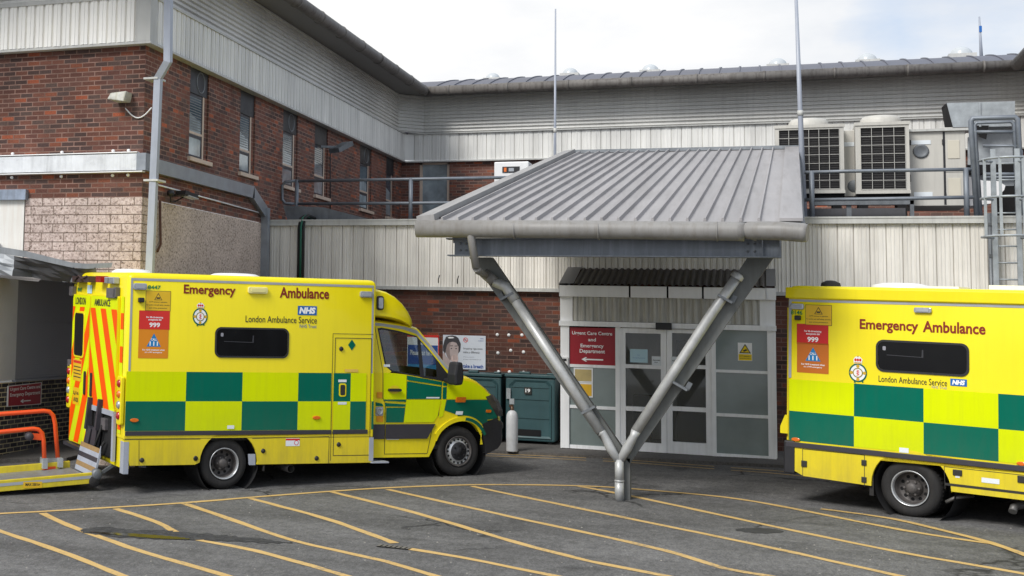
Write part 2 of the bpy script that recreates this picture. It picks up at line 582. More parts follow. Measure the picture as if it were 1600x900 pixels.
M_cangut = surf('canopy_gutter_grey', C(138, 136, 133), .5, 0, .16, 2.5, streak=.55, dirt=C(104, 96, 86))
M_dirtyclad = surf('grimy_corrugated_sheet', C(196, 194, 186), .5, 0, .2, 1.5, streak=.55, dirt=C(70, 66, 58))
M_porchroof = surf('grimy_porch_roof', C(92, 86, 80), .6, 0, .35, 2, streak=.6, dirt=C(46, 40, 36))
M_gold = surf('gold_notice', C(196, 176, 120), .45, 0, .2, 5)
M_paper = surf('white_paper', C(226, 232, 236), .6, 0, .04, 4)
M_paperb = surf('pale_blue_paper', C(186, 218, 230), .6, 0, .04, 4)
M_skin = surf('poster_skin_tone', C(190, 174, 172), .5, 0, .12, 14)
M_hair = surf('poster_dark_hair', C(62, 60, 66), .5, 0, .3, 24)
M_postbl = surf('poster_blue', C(36, 80, 160), .45, 0, .1, 5)
M_seat = surf('black_seat_fabric', C(26, 27, 30), .9, 0, .2, 9)
M_floor = surf('lobby_floor', C(170, 168, 166), .35, 0, .1, 2)
M_lobby = surf('lobby_wall', C(236, 232, 226), .7, 0, .15, 1)
M_lobbyred = surf('lobby_red_wall', C(150, 40, 44), .7, 0, .1, 1)

# ------------------------------------------------------------------ world: bright broken cloud, blue gap to the right
SUN_EL, SUN_AZ = 43, 205          # degrees; azimuth clockwise from +y
world = bpy.data.worlds.new('World'); scene.world = world
world.use_nodes = True
wt = world.node_tree
bg = wt.nodes['Background']
sky = wt.nodes.new('ShaderNodeTexSky'); sky.sky_type = 'NISHITA'; sky.sun_disc = False
sky.sun_elevation = rad(SUN_EL); sky.sun_rotation = rad(SUN_AZ)
sky.air_density = 1.0; sky.dust_density = 2.0
tc = wt.nodes.new('ShaderNodeTexCoord')
mp = wt.nodes.new('ShaderNodeMapping'); mp.inputs['Scale'].default_value = (1, 1, 2.4); mp.inputs['Location'].default_value = (.35, .1, .0)
wt.links.new(tc.outputs['Generated'], mp.inputs['Vector'])
n1 = noise(wt, mp.outputs[0], 3.2, 7, .55)
n2 = noise(wt, mp.outputs[0], 4.2, 7, .55)
# the cloud thins out towards the right of the view
sx = wt.nodes.new('ShaderNodeSeparateXYZ'); wt.links.new(tc.outputs['Generated'], sx.inputs[0])
east = nd(wt, 'ShaderNodeMapRange'); east.inputs[1].default_value = -.02; east.inputs[2].default_value = .08
east.inputs[3].default_value = .34; east.inputs[4].default_value = -.06
wt.links.new(sx.outputs[0], east.inputs[0])
ad = nd(wt, 'ShaderNodeMath', operation='ADD'); wt.links.new(n1, ad.inputs[0]); wt.links.new(east.outputs[0], ad.inputs[1])
cl = ramp(wt, ad.outputs[0], [(.40, 0.0), (.56, 1.0)])
shade = ramp(wt, n2, [(.36, (7.0, 7.4, 8.1, 1)), (.5, (8.5, 8.7, 9.0, 1)), (.64, (9.7, 9.7, 9.7, 1))])
blue = mixc(wt, .82, sky.outputs[0], (6.6, 7.7, 9.4, 1))
skyc = mixc(wt, cl, blue, shade)
wt.links.new(skyc, bg.inputs['Color'])
bg.inputs['Strength'].default_value = .106

sd = bpy.data.lights.new('sun', 'SUN'); sd.energy = 3.0; sd.angle = rad(22); sd.color = (1, .975, .94)
so = bpy.data.objects.new('sun', sd); col.objects.link(so)
az, el = rad(SUN_AZ), rad(SUN_EL)
sdir = Vector((math.sin(az) * math.cos(el), math.cos(az) * math.cos(el), math.sin(el)))   # towards the sun
so.rotation_euler = sdir.to_track_quat('Z', 'Y').to_euler()
so.location = (-6, -20, 25)
scene.view_settings.view_transform = 'Standard'
scene.view_settings.look = 'None'
scene.view_settings.exposure = 0

# ------------------------------------------------------------------ ground
def asphalt_nodes(t, p):
    fine = noise(t, p, 55, 3, .8)
    agg = ramp(t, fine, [(.30, C(80, 80, 80)), (.5, C(107, 106, 105)), (.66, C(124, 123, 121)), (.78, C(170, 168, 164))])
    mid = noise(t, p, 5, 5, .65)
    c = mixc(t, 1.0, agg, ramp(t, mid, [(.3, .74), (.7, 1.12)]), 'MULTIPLY')
    grain = noise(t, geo_pos(t, (1, .45, 1)), 21, 3, .8)
    c = mixc(t, 1.0, c, ramp(t, grain, [(.34, .76), (.5, .99), (.66, 1.2)]), 'MULTIPLY')
    big = noise(t, p, .45, 5, .6)
    c = mixc(t, 1.0, c, ramp(t, big, [(.32, .78), (.62, 1.08)]), 'MULTIPLY')
    # coarse pale stones showing through, and soft tyre-polished tracks
    vs = nd(t, 'ShaderNodeTexVoronoi', Scale=26.0); t.links.new(p, vs.inputs['Vector'])
    vg = noise(t, p, 1.4, 4)
    sm = nd(t, 'ShaderNodeMath', operation='MULTIPLY'); t.links.new(ramp(t, vs.outputs['Distance'], [(.10, 1.), (.22, 0.)]), sm.inputs[0]); t.links.new(ramp(t, vg, [(.42, .0), (.62, .55)]), sm.inputs[1])
    c = mixc(t, sm.outputs[0], c, C(150, 148, 143))
    mt = t.nodes.new('ShaderNodeMapping'); mt.inputs['Rotation'].default_value = (0, 0, .25); mt.inputs['Scale'].default_value = (.10, .9, 1); t.links.new(p, mt.inputs[0])
    c = mixc(t, 1.0, c, ramp(t, noise(t, mt.outputs[0], 1.3, 5, .6), [(.36, .80), (.58, 1.06)]), 'MULTIPLY')
    # oily drips
    vo = nd(t, 'ShaderNodeTexVoronoi', Scale=.55); t.links.new(p, vo.inputs['Vector'])
    st = nd(t, 'ShaderNodeMath', operation='ADD'); t.links.new(vo.outputs['Distance'], st.inputs[0])
    w = nd(t, 'ShaderNodeMath', operation='MULTIPLY'); t.links.new(noise(t, p, 2.2, 5), w.inputs[0]); w.inputs[1].default_value = .5
    t.links.new(w.outputs[0], st.inputs[1])
    c = mixc(t, 1.0, c, ramp(t, st.outputs[0], [(.28, .6), (.40, 1.0)]), 'MULTIPLY')
    # hairline cracks
    mpn = t.nodes.new('ShaderNodeMapping'); t.links.new(p, mpn.inputs[0])
    dn = nd(t, 'ShaderNodeTexNoise', Scale=1.2, Detail=5.0); t.links.new(p, dn.inputs['Vector'])
    av = nd(t, 'ShaderNodeVectorMath', operation='ADD'); t.links.new(p, av.inputs[0]); t.links.new(dn.outputs['Color'], av.inputs[1])
    cr = nd(t, 'ShaderNodeTexVoronoi', Scale=.42); cr.feature = 'DISTANCE_TO_EDGE'; t.links.new(av.outputs[0], cr.inputs['Vector'])
    gate = ramp(t, noise(t, p, .35, 3), [(.52, 0.0), (.6, 1.0)])
    crk = ramp(t, cr.outputs['Distance'], [(.004, .8), (.014, 0.0)])
    cm = nd(t, 'ShaderNodeMath', operation='MULTIPLY'); t.links.new(gate, cm.inputs[0]); t.links.new(crk, cm.inputs[1])
    c = mixc(t, cm.outputs[0], c, C(30, 30, 31))
    return c, fine, mid


def asphalt_mat():
    m, t, b = nt('worn_asphalt')
    p = geo_pos(t)
    c, fine, mid = asphalt_nodes(t, p)
    t.links.new(c, b.inputs['Base Color'])
    b.inputs['Roughness'].default_value = .88
    b.inputs['Specular IOR Level'].default_value = .3
    bump(t, b, fine, .55, .012)
    return m


def line_mat():
    m, t, b = nt('worn_yellow_line_paint')
    p = geo_pos(t)
    c, fine, mid = asphalt_nodes(t, p)
    w = noise(t, p, 24, 6, .75)
    a = nd(t, 'ShaderNodeMath', operation='ADD'); t.links.new(w, a.inputs[0])
    k = nd(t, 'ShaderNodeMath', operation='MULTIPLY'); k.inputs[1].default_value = .5; t.links.new(noise(t, p, 1.6, 4), k.inputs[0]); t.links.new(k.outputs[0], a.inputs[1])
    f = ramp(t, a.outputs[0], [(.54, 0.2), (.70, .92)])
    y = mixc(t, noise(t, p, 3, 4), C(196, 160, 92), C(216, 182, 118))
    t.links.new(mixc(t, f, c, y), b.inputs['Base Color'])
    b.inputs['Roughness'].default_value = .8
    bump(t, b, fine, .4, .01)
    return m


def paving_mat():
    m, t, b = nt('stained_concrete_paving')
    p = geo_pos(t)
    n = noise(t, p, 30, 5, .7)
    c = ramp(t, n, [(.3, C(74, 72, 70)), (.7, C(112, 108, 104))])
    c = mixc(t, 1.0, c, ramp(t, noise(t, p, 1.1, 5), [(.3, .7), (.7, 1.1)]), 'MULTIPLY')
    t.links.new(c, b.inputs['Base Color']); b.inputs['Roughness'].default_value = .9
    bump(t, b, n, .4, .01)
    return m


M_asph = asphalt_mat(); M_line = line_mat(); M_pave = paving_mat()
g = MB()
S = 160
n = 40
def gpt(x, y, h=0): return (x, y, gz(x, y) + h)
g.face([gpt(-S, -S), gpt(S, -S), gpt(S, S), gpt(-S, S)])
tag(g.build('ground', M_asph), kind='structure')

line_no = 0


def ribbon(pts, w, h=.004, wob=.006):
    P = [fg(*p) for p in pts]
    # smooth the survey points a little
    Q = []
    for i in range(len(P) - 1):
        p0 = P[max(i - 1, 0)]; p1 = P[i]; p2 = P[i + 1]; p3 = P[min(i + 2, len(P) - 1)]
        ns = max(2, int((p2 - p1).length / .25))
        for k in range(ns):
            s = k / ns
            Q.append(.5 * ((2 * p1) + (p2 - p0) * s + (2 * p0 - 5 * p1 + 4 * p2 - p3) * s * s + (3 * p1 - p0 - 3 * p2 + p3) * s ** 3))
    Q.append(P[-1])
    b = MB()
    L, R_ = [], []
    for i, q in enumerate(Q):
        d = (Q[min(i + 1, len(Q) - 1)] - Q[max(i - 1, 0)]); d.z = 0; d.normalize()
        s = Vector((-d.y, d.x, 0))
        a = w / 2 + random.uniform(-wob, wob)
        c = w / 2 + random.uniform(-wob, wob)
        l = q + s * a; r = q - s * c
        L.append(gpt(l.x, l.y, h)); R_.append(gpt(r.x, r.y, h))
    for i in range(len(Q) - 1):
        b.face([R_[i], R_[i + 1], L[i + 1], L[i]])
    o = b.build('yellow_road_line', M_line)
    tag(o, kind='structure')
    return o


hatch = [
    [(-60, 806), (0, 830), (75, 855), (192, 900), (260, 928)],
    [(66, 802), (95, 816), (125, 828), (200, 855), (280, 879), (360, 902), (430, 925)],
    [(181, 795), (245, 816), (268, 828), (302, 842), (400, 861), (540, 900), (600, 918)],
    [(288, 787), (370, 815), (455, 844), (520, 859), (600, 877), (665, 896), (720, 912)],
    [(391, 779), (500, 808), (560, 828), (617, 849)],
    [(640, 858), (720, 871), (800, 887), (870, 901), (930, 915)],
    [(519, 769), (650, 802), (800, 846), (900, 872), (940, 881), (1040, 900), (1100, 913)],
    [(606, 765), (800, 808), (950, 840), (1060, 866), (1130, 888), (1200, 900), (1260, 912)],
    [(737, 760), (800, 773), (1000, 814), (1200, 855), (1300, 877), (1400, 899), (1460, 912)],
    [(905, 760), (1000, 778), (1200, 821), (1400, 862), (1590, 895), (1680, 912)],
]
for hpts in hatch: ribbon(hpts, .10, .004, .009)
ribbon([(-60, 808), (0, 803), (60, 800), (180, 793), (290, 786), (400, 777), (520, 768), (620, 762), (740, 758), (860, 758.5), (950, 761.5), (1040, 768.5), (1130, 777),
        (1210, 789.6), (1308, 809), (1406, 828), (1479, 840), (1548, 850)], .098, .006, .009)
ribbon([(1283, 796), (1315, 800), (1393, 811), (1479, 831), (1548, 849), (1600, 867), (1660, 890)], .098, .008, .009)
for off in (0, 5):
    ribbon([(-60, 722 + off), (0, 717 + off), (60, 713 + off), (105, 710 + off)], .06, .004)
    ribbon([(756, 709 + off * .7), (800, 710.5 + off * .7), (850, 712.5 + off * .7), (888, 714.5 + off * .7), (916, 716 + off * .7)], .05, .004)
    ribbon([(942, 717 + off * .7), (1000, 720.5 + off * .7), (1090, 727 + off * .8), (1116, 729 + off * .8)], .05, .004)
    ribbon([(1142, 731 + off * .8), (1200, 735 + off * .8), (1260, 740 + off)], .05, .004)

# pavements with a kerb
pv = MB()
def slab(poly, h):
    top = [gpt(x, y, h) for x, y in poly]; bot = [gpt(x, y, -.1) for x, y in poly]
    pv.face(top)
    for i in range(len(poly)):
        j = (i + 1) % len(poly)
        pv.face([bot[i], bot[j], top[j], top[i]])
slab([(-8.8, 23.25), (6, 23.25), (6, 25.3), (-8.8, 25.3)], .05)
tag(pv.build('pavement', M_pave), kind='structure')
pv = MB()
slab([(-16, 18.55), (-11.35, 18.55), (-10.15, 19.35), (-10.15, 25), (-16, 25)], .06)
tag(pv.build('pavement', M_pave), kind='structure')

# broken patch with standing water
def blob(px, n=40, jit=.05, h=.005):
    P = [fg(*p) for p in px]
    Q = []
    for i in range(len(P)):
        a, b2, c2, d2 = P[i - 1], P[i], P[(i + 1) % len(P)], P[(i + 2) % len(P)]
        for k in range(8):
            s = k / 8
            q = .5 * ((2 * b2) + (c2 - a) * s + (2 * a - 5 * b2 + 4 * c2 - d2) * s * s + (3 * b2 - a - 3 * c2 + d2) * s ** 3)
            Q.append(gpt(q.x + random.uniform(-jit, jit), q.y + random.uniform(-jit, jit) * 1.5, h))
    return Q
def broken_mat():
    m, t, b = nt('broken_asphalt')
    p = geo_pos(t)
    n = noise(t, p, 14, 6, .8)
    t.links.new(ramp(t, n, [(.35, C(46, 46, 47)), (.5, C(68, 68, 69)), (.7, C(98, 97, 96))]), b.inputs['Base Color'])
    b.inputs['Roughness'].default_value = .9
    bump(t, b, n, 1.0, .05)
    return m
M_broken = broken_mat()
b = MB(); b.face(blob([(124, 829), (160, 824), (205, 828), (250, 829), (300, 833), (360, 838), (430, 845), (455, 849), (400, 848), (330, 845), (260, 843), (190, 840), (140, 834)], jit=.03, h=.0055))
tag(b.build('road_patch', M_broken), kind='structure')
b = MB(); b.face(blob([(140, 832.5), (180, 833.5), (230, 836), (275, 840), (296, 843.5), (265, 843.5), (215, 840), (170, 836)], jit=.012, h=.0095))
mw, t_, b_ = nt('puddle_water')
b_.inputs['Base Color'].default_value = C(40, 38, 28); b_.inputs['Roughness'].default_value = .16; b_.inputs['Specular IOR Level'].default_value = .3
tag(b.build('puddle_water', mw), kind='structure')
b = MB(); b.face(blob([(1150, 827), (1180, 825), (1215, 828), (1222, 832), (1190, 834), (1160, 831)], jit=.015, h=.0045))
tag(b.build('road_stain', surf('oil_stain_tarmac', C(62, 62, 63), .7, 0, .3, 8)), kind='structure')

# stone chips scattered on the tarmac
b = MB()
for k in range(260):
    px, py = random.uniform(-40, 1640), random.uniform(745, 905)
    q = fg(px, py)
    r = random.uniform(.004, .013)
    b.lathe([(0.0005, r * .7), (r * .8, r * .4), (r, 0)], (q.x, q.y, gz(q.x, q.y)), (random.uniform(-.2, .2), random.uniform(-.2, .2), 1), 5, smooth=False)
tag(b.build('gravel', surf('pale_grit', C(150, 146, 138), .9, 0, .3, 3)), 'pale stone grit scattered over the tarmac of the yard', 'grit', kind='stuff')

# drain grating
q0, q1 = fg(591, 853), fg(640, 858)
dg = thing('drain_grating', (q0 + q1) / 2, 'small black and pale slotted drain grating set in the tarmac', 'drain grating')
b = MB()
d = (q1 - q0); L_ = d.length; ang = math.atan2(d.y, d.x)
def gl(a, c, h):
    x = q0.x + math.cos(ang) * a - math.sin(ang) * c; y = q0.y + math.sin(ang) * a + math.cos(ang) * c
    return gpt(x, y, h)
b.face([gl(0, -.07, .006), gl(L_, -.07, .006), gl(L_, .07, .006), gl(0, .07, .006)])
b.build('drain_pit', M_dark, dg)
b = MB()
for k in range(7):
    a = k * L_ / 6.5
    b.face([gl(a, -.06, .012), gl(a + .035, -.06, .012), gl(a + .035, .06, .012), gl(a, .06, .012)])
b.build('bar', surf('rusty_iron', C(120, 116, 108), .7, .3, .3, 12), dg)

# ------------------------------------------------------------------ main two-storey hospital building
XL, YF, YB = -8.9, 19.22, 35.8
ZF0, ZF1, ZC1 = 6.50, 7.20, 8.24
hb = thing('hospital_building', (-12, 28, 0), 'two storey red brick hospital building with grey ribbed cladding and big rounded gutter', 'building')


def wall_holes(b, plane, a0, a1, b0, b1, holes, t, depth, m=0):
    As = sorted({a0, a1} | {h[0] for h in holes} | {h[1] for h in holes})
    Bs = sorted({b0, b1} | {h[2] for h in holes} | {h[3] for h in holes})
    for i in range(len(As) - 1):
        for j in range(len(Bs) - 1):
            ca, cb = (As[i] + As[i + 1]) / 2, (Bs[j] + Bs[j + 1]) / 2
            if any(h[0] < ca < h[1] and h[2] < cb < h[3] for h in holes): continue
            b.flat([(As[i], Bs[j]), (As[i + 1], Bs[j]), (As[i + 1], Bs[j + 1]), (As[i], Bs[j + 1])], plane, t, m)
    for h in holes:
        for (p, q) in (((h[0], h[2]), (h[0], h[3])), ((h[1], h[2]), (h[1], h[3])), ((h[0], h[2]), (h[1], h[2])), ((h[0], h[3]), (h[1], h[3]))):
            b.face([plane(p[0], p[1], t), plane(q[0], q[1], t), plane(q[0], q[1], t + depth), plane(p[0], p[1], t + depth)], m)


wins = [(fx(q[0], q[2], XL).y, fx(q[1], q[2], XL).y) for q in ((296.5, 326, 170), (375, 398.5, 200), (442, 465, 225), (491.5, 512, 250), (562, 580, 285), (603.5, 616, 270))]
WZ0, WZ1 = 4.90, 6.47
b = MB()   # front face and the wing facing the yard
b.flat([(-26, 4.04), (XL, 4.04), (XL, ZF0), (-26, ZF0)], XZ, YF)
b.build('brick_wall', M_brick, hb)
b = MB()
holes = [(y0, y1, WZ0, WZ1) for y0, y1 in wins]
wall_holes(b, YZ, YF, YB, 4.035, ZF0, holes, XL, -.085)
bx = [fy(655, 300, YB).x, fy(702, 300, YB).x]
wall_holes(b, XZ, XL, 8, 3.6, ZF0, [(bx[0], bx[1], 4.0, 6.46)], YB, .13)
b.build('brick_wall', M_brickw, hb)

b = MB()   # blockwork below the brick, slightly proud
b.prism([(-10.97, 2.86), (XL + .012, 2.86), (XL + .012, 4.04), (-10.97, 4.04)], XZ, YF - .012, YF + .2)
b.build('block_panel', M_block, hb)
b = MB()
b.prism([(YF + .201, -.3), (25.4, -.3), (25.4, 4.03), (YF + .201, 4.03)], YZ, XL + .009, XL - .3)
b.face([(-9.75, YF - .012, -.3), (XL + .012, YF - .012, -.3), (XL + .012, YF - .012, 2.85), (-9.75, YF - .012, 2.85)])
b.build('rendered_wall', M_stone, hb)
b = MB()   # white render panel at the far left with a lead flashing
b.prism([(-16, 2.9), (-10.99, 2.9), (-10.99, 4.03), (-16, 4.03)], XZ, YF - .02, YF + .1)
b.build('white_panel', surf('stained_white_render', C(226, 224, 218), .7, 0, .1, 1, streak=.3, dirt=C(170, 130, 90)), hb)
b = MB()
zf0, zf1 = fy(20, 312, YF - .1).z, fy(20, 296, YF - .1).z
b.prism([(-16, zf0), (-10.93, zf0), (-10.93, zf1), (-16, zf1)], XZ, YF - .1, YF)
b.build('lead_flashing', surf('blue_grey_lead', C(150, 162, 180), .5, .2, .3, 6, streak=.4), hb)


def ribs(b, a0, a1, prof, pitch, pt, lo, hi, m=0):
    """ribbed sheet: prof = [(fraction, depth)] repeated every pitch from a0 to a1; pt(a, depth, level)"""
    P = []
    n = max(1, round(abs(a1 - a0) / pitch))
    st = (a1 - a0) / n
    for k in range(n):
        for f, d in prof: P.append((a0 + (k + f) * st, d))
    P.append((a1, prof[0][1]))
    for (p, d), (q, e) in zip(P, P[1:]):
        b.face([pt(p, d, lo), pt(q, e, lo), pt(q, e, hi), pt(p, d, hi)], m)


TRAP = [(0, 0), (.10, .0), (.17, .04), (.40, .04), (.44, .05), (.54, .05), (.58, .04), (.90, .04), (.97, .0)]
b = MB()
ribs(b, -26, XL + .02, TRAP, .165, lambda a, d, z: (a, YF - .08 - d, z), ZF0, ZF1)
b.build('ribbed_fascia', M_cladw, hb)
b = MB()
ribs(b, YF - .02, YB - .25, TRAP, .19, lambda a, d, z: (XL + .08 + d, a, z), ZF0, ZF1)
ribs(b, XL + .35, 7.2, [(0, -.03), (.05, -.03), (.07, 0), (.45, 0), (.5, .008), (.6, .008), (.65, 0), (.98, 0)], .24, lambda a, d, z: (a, YB - .08 - d, z), ZF0, ZF1)
b.face([(XL + .08, YB - .25, ZF0), (XL + .35, YB - .08, ZF0), (XL + .35, YB - .08, ZF1), (XL + .08, YB - .25, ZF1)])
b.build('ribbed_fascia', M_cladg, hb)
b = MB()   # corner piece and edge flashings of the fascia
b.prism([(XL - .12, ZF0 - .01), (XL + .14, ZF0 - .01), (XL + .14, ZF1 + .01), (XL - .12, ZF1 + .01)], XZ, YF - .15, YF + .12)
b.box((-26, YF - .15, ZF0 - .05), (XL + .15, YF + .02, ZF0 - .012))
b.box((XL - .02, YF + .021, ZF0 - .05), (XL + .15, YB, ZF0 - .012))
b.box((XL, YB - .15, ZF0 - .05), (8, YB + .02, ZF0 - .012))
b.box((-26, YF - .145, ZF1), (XL + .15, YF + .1, ZF1 + .07))
b.box((XL - .1, YF + .14, ZF1), (XL + .145, YB - .1, ZF1 + .035))
b.box((XL + .2, YB - .145, ZF1), (7.2, YB + .1, ZF1 + .03))
b.build('fascia_trim', M_trim, hb)

# upper horizontally corrugated band and the soffit
CORR = [(0, 0), (.22, 0), (.34, .05), (.80, .042), (.96, .0)]
b = MB()
def hcor(pt, lo, hi):
    ribs(b, ZF1 + .03, ZC1, CORR, .095, pt, lo, hi)
hcor(lambda z, d, y: (XL + .03 + d, y, z), YF + .1, YB - .6)
XR = fy(1590, 95, YB - .7).x + .7
hcor(lambda z, d, x: (x, YB - .03 - d, z), XL + .6, XR)
hcor(lambda z, d, s: (XL + .03 + d * .7 + .57 * s, YB - .6 - d * .7 + .57 * s, z), 0, 1)
hcor(lambda z, d, x: (x, YF - .03 - d, z), -26, XL + .03)
hcor(lambda z, d, y: (XR - d, y, z), YB - .1, 27)
b.build('corrugated_band', M_corr, hb)
b = MB()
OV = .75
b.box((XL - .1, YF - .3, ZC1), (XL + OV - .06, YB, ZC1 + .05))
b.box((XL + OV - .06, YB - OV + .06, ZC1 + .002), (XR + .5, YB + .1, ZC1 + .052))
b.box((-26, YF - OV, ZC1 + .004), (XL + OV, YF, ZC1 + .054))
b.box((XR - OV, 26.6, ZC1 + .003), (XR + .6, YB - OV, ZC1 + .053))
b.build('soffit', M_soffit, hb)
RG = .125
b = MB()
zg = ZC1 + .0
gx, gy = XL + OV + .05, YB - OV - .05
b.tube([(gx, YF - 2.5, zg), (gx, gy, zg)], RG, 14)
b.tube([(gx, gy, zg), (XR - OV, gy, zg)], RG, 14)
b.tube([(XR - OV, gy, zg), (XR - OV, 26, zg)], RG, 14)
for k in range(12): 
    y = YF - 1 + k * 1.5
    if y < gy: b.tube([(gx, y, zg), (gx, y + .05, zg)], RG + .012, 14)
for k in range(9):
    x = gx + .6 + k * 1.5
    if x < XR - 1.2: b.tube([(x, gy, zg), (x + .05, gy, zg)], RG + .012, 14)
b.build('gutter', M_gut, hb)
# roof sheets with standing seams
b = MB()
e0, e1 = gy + .12, gy + 3.2
ZR = .5 * (fy(800, 121.5, e1).z + fy(1450, 92.5, e1).z)
def roofz(y):
    s = (y - e0) / (e1 - e0); return zg + .10 + (ZR - zg - .10) * (s + .35 * s * (1 - s))
def rp(x, y): return (x, y, roofz(y))
ys = [e0 + (e1 - e0) * k / 6 for k in range(7)]
for y0, y1 in zip(ys, ys[1:]): b.face([rp(-12, y0), rp(9, y0), rp(9, y1), rp(-12, y1)], 0, True)
b.face([(-12, e1, roofz(e1)), (9, e1, roofz(e1)), (9, e1 + 6, roofz(e1) - 1.5), (-12, e1 + 6, roofz(e1) - 1.5)])
for k in range(32):
    x = gx + .2 + k * .46
    if x > 7: break
    for y0, y1 in zip(ys, ys[1:]):
        z0, z1 = roofz(y0), roofz(y1)
        b._hex([(x - .02, y0, z0), (x + .02, y0, z0), (x + .02, y1, z1), (x - .02, y1, z1), (x - .02, y0, z0 + .028), (x + .02, y0, z0 + .028), (x + .02, y1, z1 + .028), (x - .02, y1, z1 + .028)])
# roof over the left wing
b.face([(gx, YF - 2.5, zg + .08), (gx, gy + .5, zg + .08), (gx - 3, gy + .5, zg + 1.0), (gx - 3, YF - 2.5, zg + 1.0)])
b.face([(gx - 3, YF - 2.5, zg + 1.0), (gx - 3, gy + 3, zg + 1.0), (gx - 10, gy + 3, zg - .2), (gx - 10, YF - 2.5, zg - .2)])
b.build('sheet_roof', M_roof, hb)
# the matching wing on the right, only its eave shows
b = MB()
b.face([(XR, 26.6, 3.6), (XR, YB, 3.6), (XR, YB, ZF1 + .03), (XR, 26.6, ZF1 + .03)]); b.face([(XR, 26.6, 3.6), (XR + 9, 26.6, 3.6), (XR + 9, 26.6, ZC1), (XR, 26.6, ZC1)])
b.build('brick_wall', M_brickw, hb)
b = MB()
xg = XR - OV
b.face([(xg, 26, zg + .1), (xg, gy + .5, zg + .1), (xg + 3, gy + .5, ZR - .05), (xg + 3, 26, ZR - .05)]); b.face([(xg + 3, 26, ZR - .05), (xg + 3, gy + 3, ZR - .05), (xg + 10, gy + 3, zg), (xg + 10, 26, zg)])
b.face([(xg, 26.3, zg + .1), (xg + 3, 26.3, ZR - .05), (xg + 10, 26.3, zg), (xg + 10, 26.3, zg - .2), (xg, 26.3, zg - .1)])
b.build('sheet_roof', M_roof, hb)
# windows of the wing
for i, (y0, y1) in enumerate(wins):
    w = MB()
    zv = 6.02
    x = XL - .065
    yj = y0 + (y1 - y0) * .86
    w.box((x, yj - .06, WZ0), (x + .03, yj, zv))          # tan jamb on the far side
    w.box((x, y0 + .002, WZ0 + .03), (x + .02, y0 + .035, zv))
    w.box((XL - .12, y0 - .06, WZ0 - .07), (XL + .06, y1 + .1, WZ0 - .002))
    w.box((x + .002, y0 + .035, WZ0 + .42), (x + .025, yj - .06, WZ0 + .46))
    f = w.build('window', M_tan, hb)
    w = MB(); w.box((XL - .08, yj + .001, WZ0), (XL - .03, y1 - .002, zv)); w.build('reveal', M_brickw, f)
    w = MB(); w.box((x - .015, y0 + .002, zv), (XL - .025, y1 - .002, WZ1 - .002)); 
    w.build('vent_panel', M_blackp, f)
    if i in (0, 2, 4):
        w = MB(); cy, cz = y0 + (y1 - y0) * .62, (zv + WZ1) / 2
        w.lathe([(.165, 0), (.17, .012), (.185, .012), (.19, 0)], (XL - .028, cy, cz), (1, 0, 0), 20)
        w.build('fan_ring', M_galvd, f)
    w = MB(); w.flat([(y0, WZ0), (yj - .055, WZ0), (yj - .055, zv), (y0, zv)], YZ, x + .015)
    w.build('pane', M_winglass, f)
    w = MB()
    xf = x + .022
    w.box((x + .0155, y0 + .04, WZ0 + .002), (xf, y0 + .085, zv)); w.box((x + .0155, yj - .10, WZ0 + .002), (xf, yj - .062, zv)); w.box((x + .0155, y0 + .085, WZ0 + .002), (xf, yj - .10, WZ0 + .06)); w.box((x + .0155, y0 + .085, WZ0 + .36), (xf, yj - .10, WZ0 + .41)); w.box((x + .0155, y0 + .085, zv - .05), (xf, yj - .10, zv - .001))
    w.build('sash', M_dkgreyp, f)
    w = MB(); w.flat([(y0 + .09, zv - .34), (yj - .10, zv - .46), (yj - .10, zv - .05), (y0 + .09, zv - .05)], YZ, x + .0165); w.build('dark_reflection', surf('dim_blue_reflection', C(74, 92, 104), .08, 0, .3, 2, coat=.4), f)  # blue-grey patch painting the darker part of the pane's reflection
    w = MB()
    if i < 4:
        for k in range(13): w.box((x + .016, y0 + .04, WZ0 + .5 + k * .045), (x + .019, yj - .065, WZ0 + .515 + k * .045))
        w.build('blind', M_galvd, f)
w = MB()
w.box((bx[0], YB + .05, 4.0), (bx[0] + .07, YB + .12, 6.46)); w.box((bx[1] - .07, YB + .05, 4.0), (bx[1], YB + .12, 6.46)); w.box((bx[0], YB + .05, 5.02), (bx[1], YB + .11, 5.07)); w.box((bx[0], YB + .05, 6.4), (bx[1], YB + .115, 6.46))
w.box((bx[0] + (bx[1] - bx[0]) * .3, YB + .052, 4.0), (bx[0] + (bx[1] - bx[0]) * .36, YB + .112, 5.02))
f = w.build('window', M_tan, hb)
w = MB(); w.flat([(bx[0], 4.0), (bx[1], 4.0), (bx[1], 6.46), (bx[0], 6.46)], XZ, YB + .1)
w.build('pane', M_winglass, f)
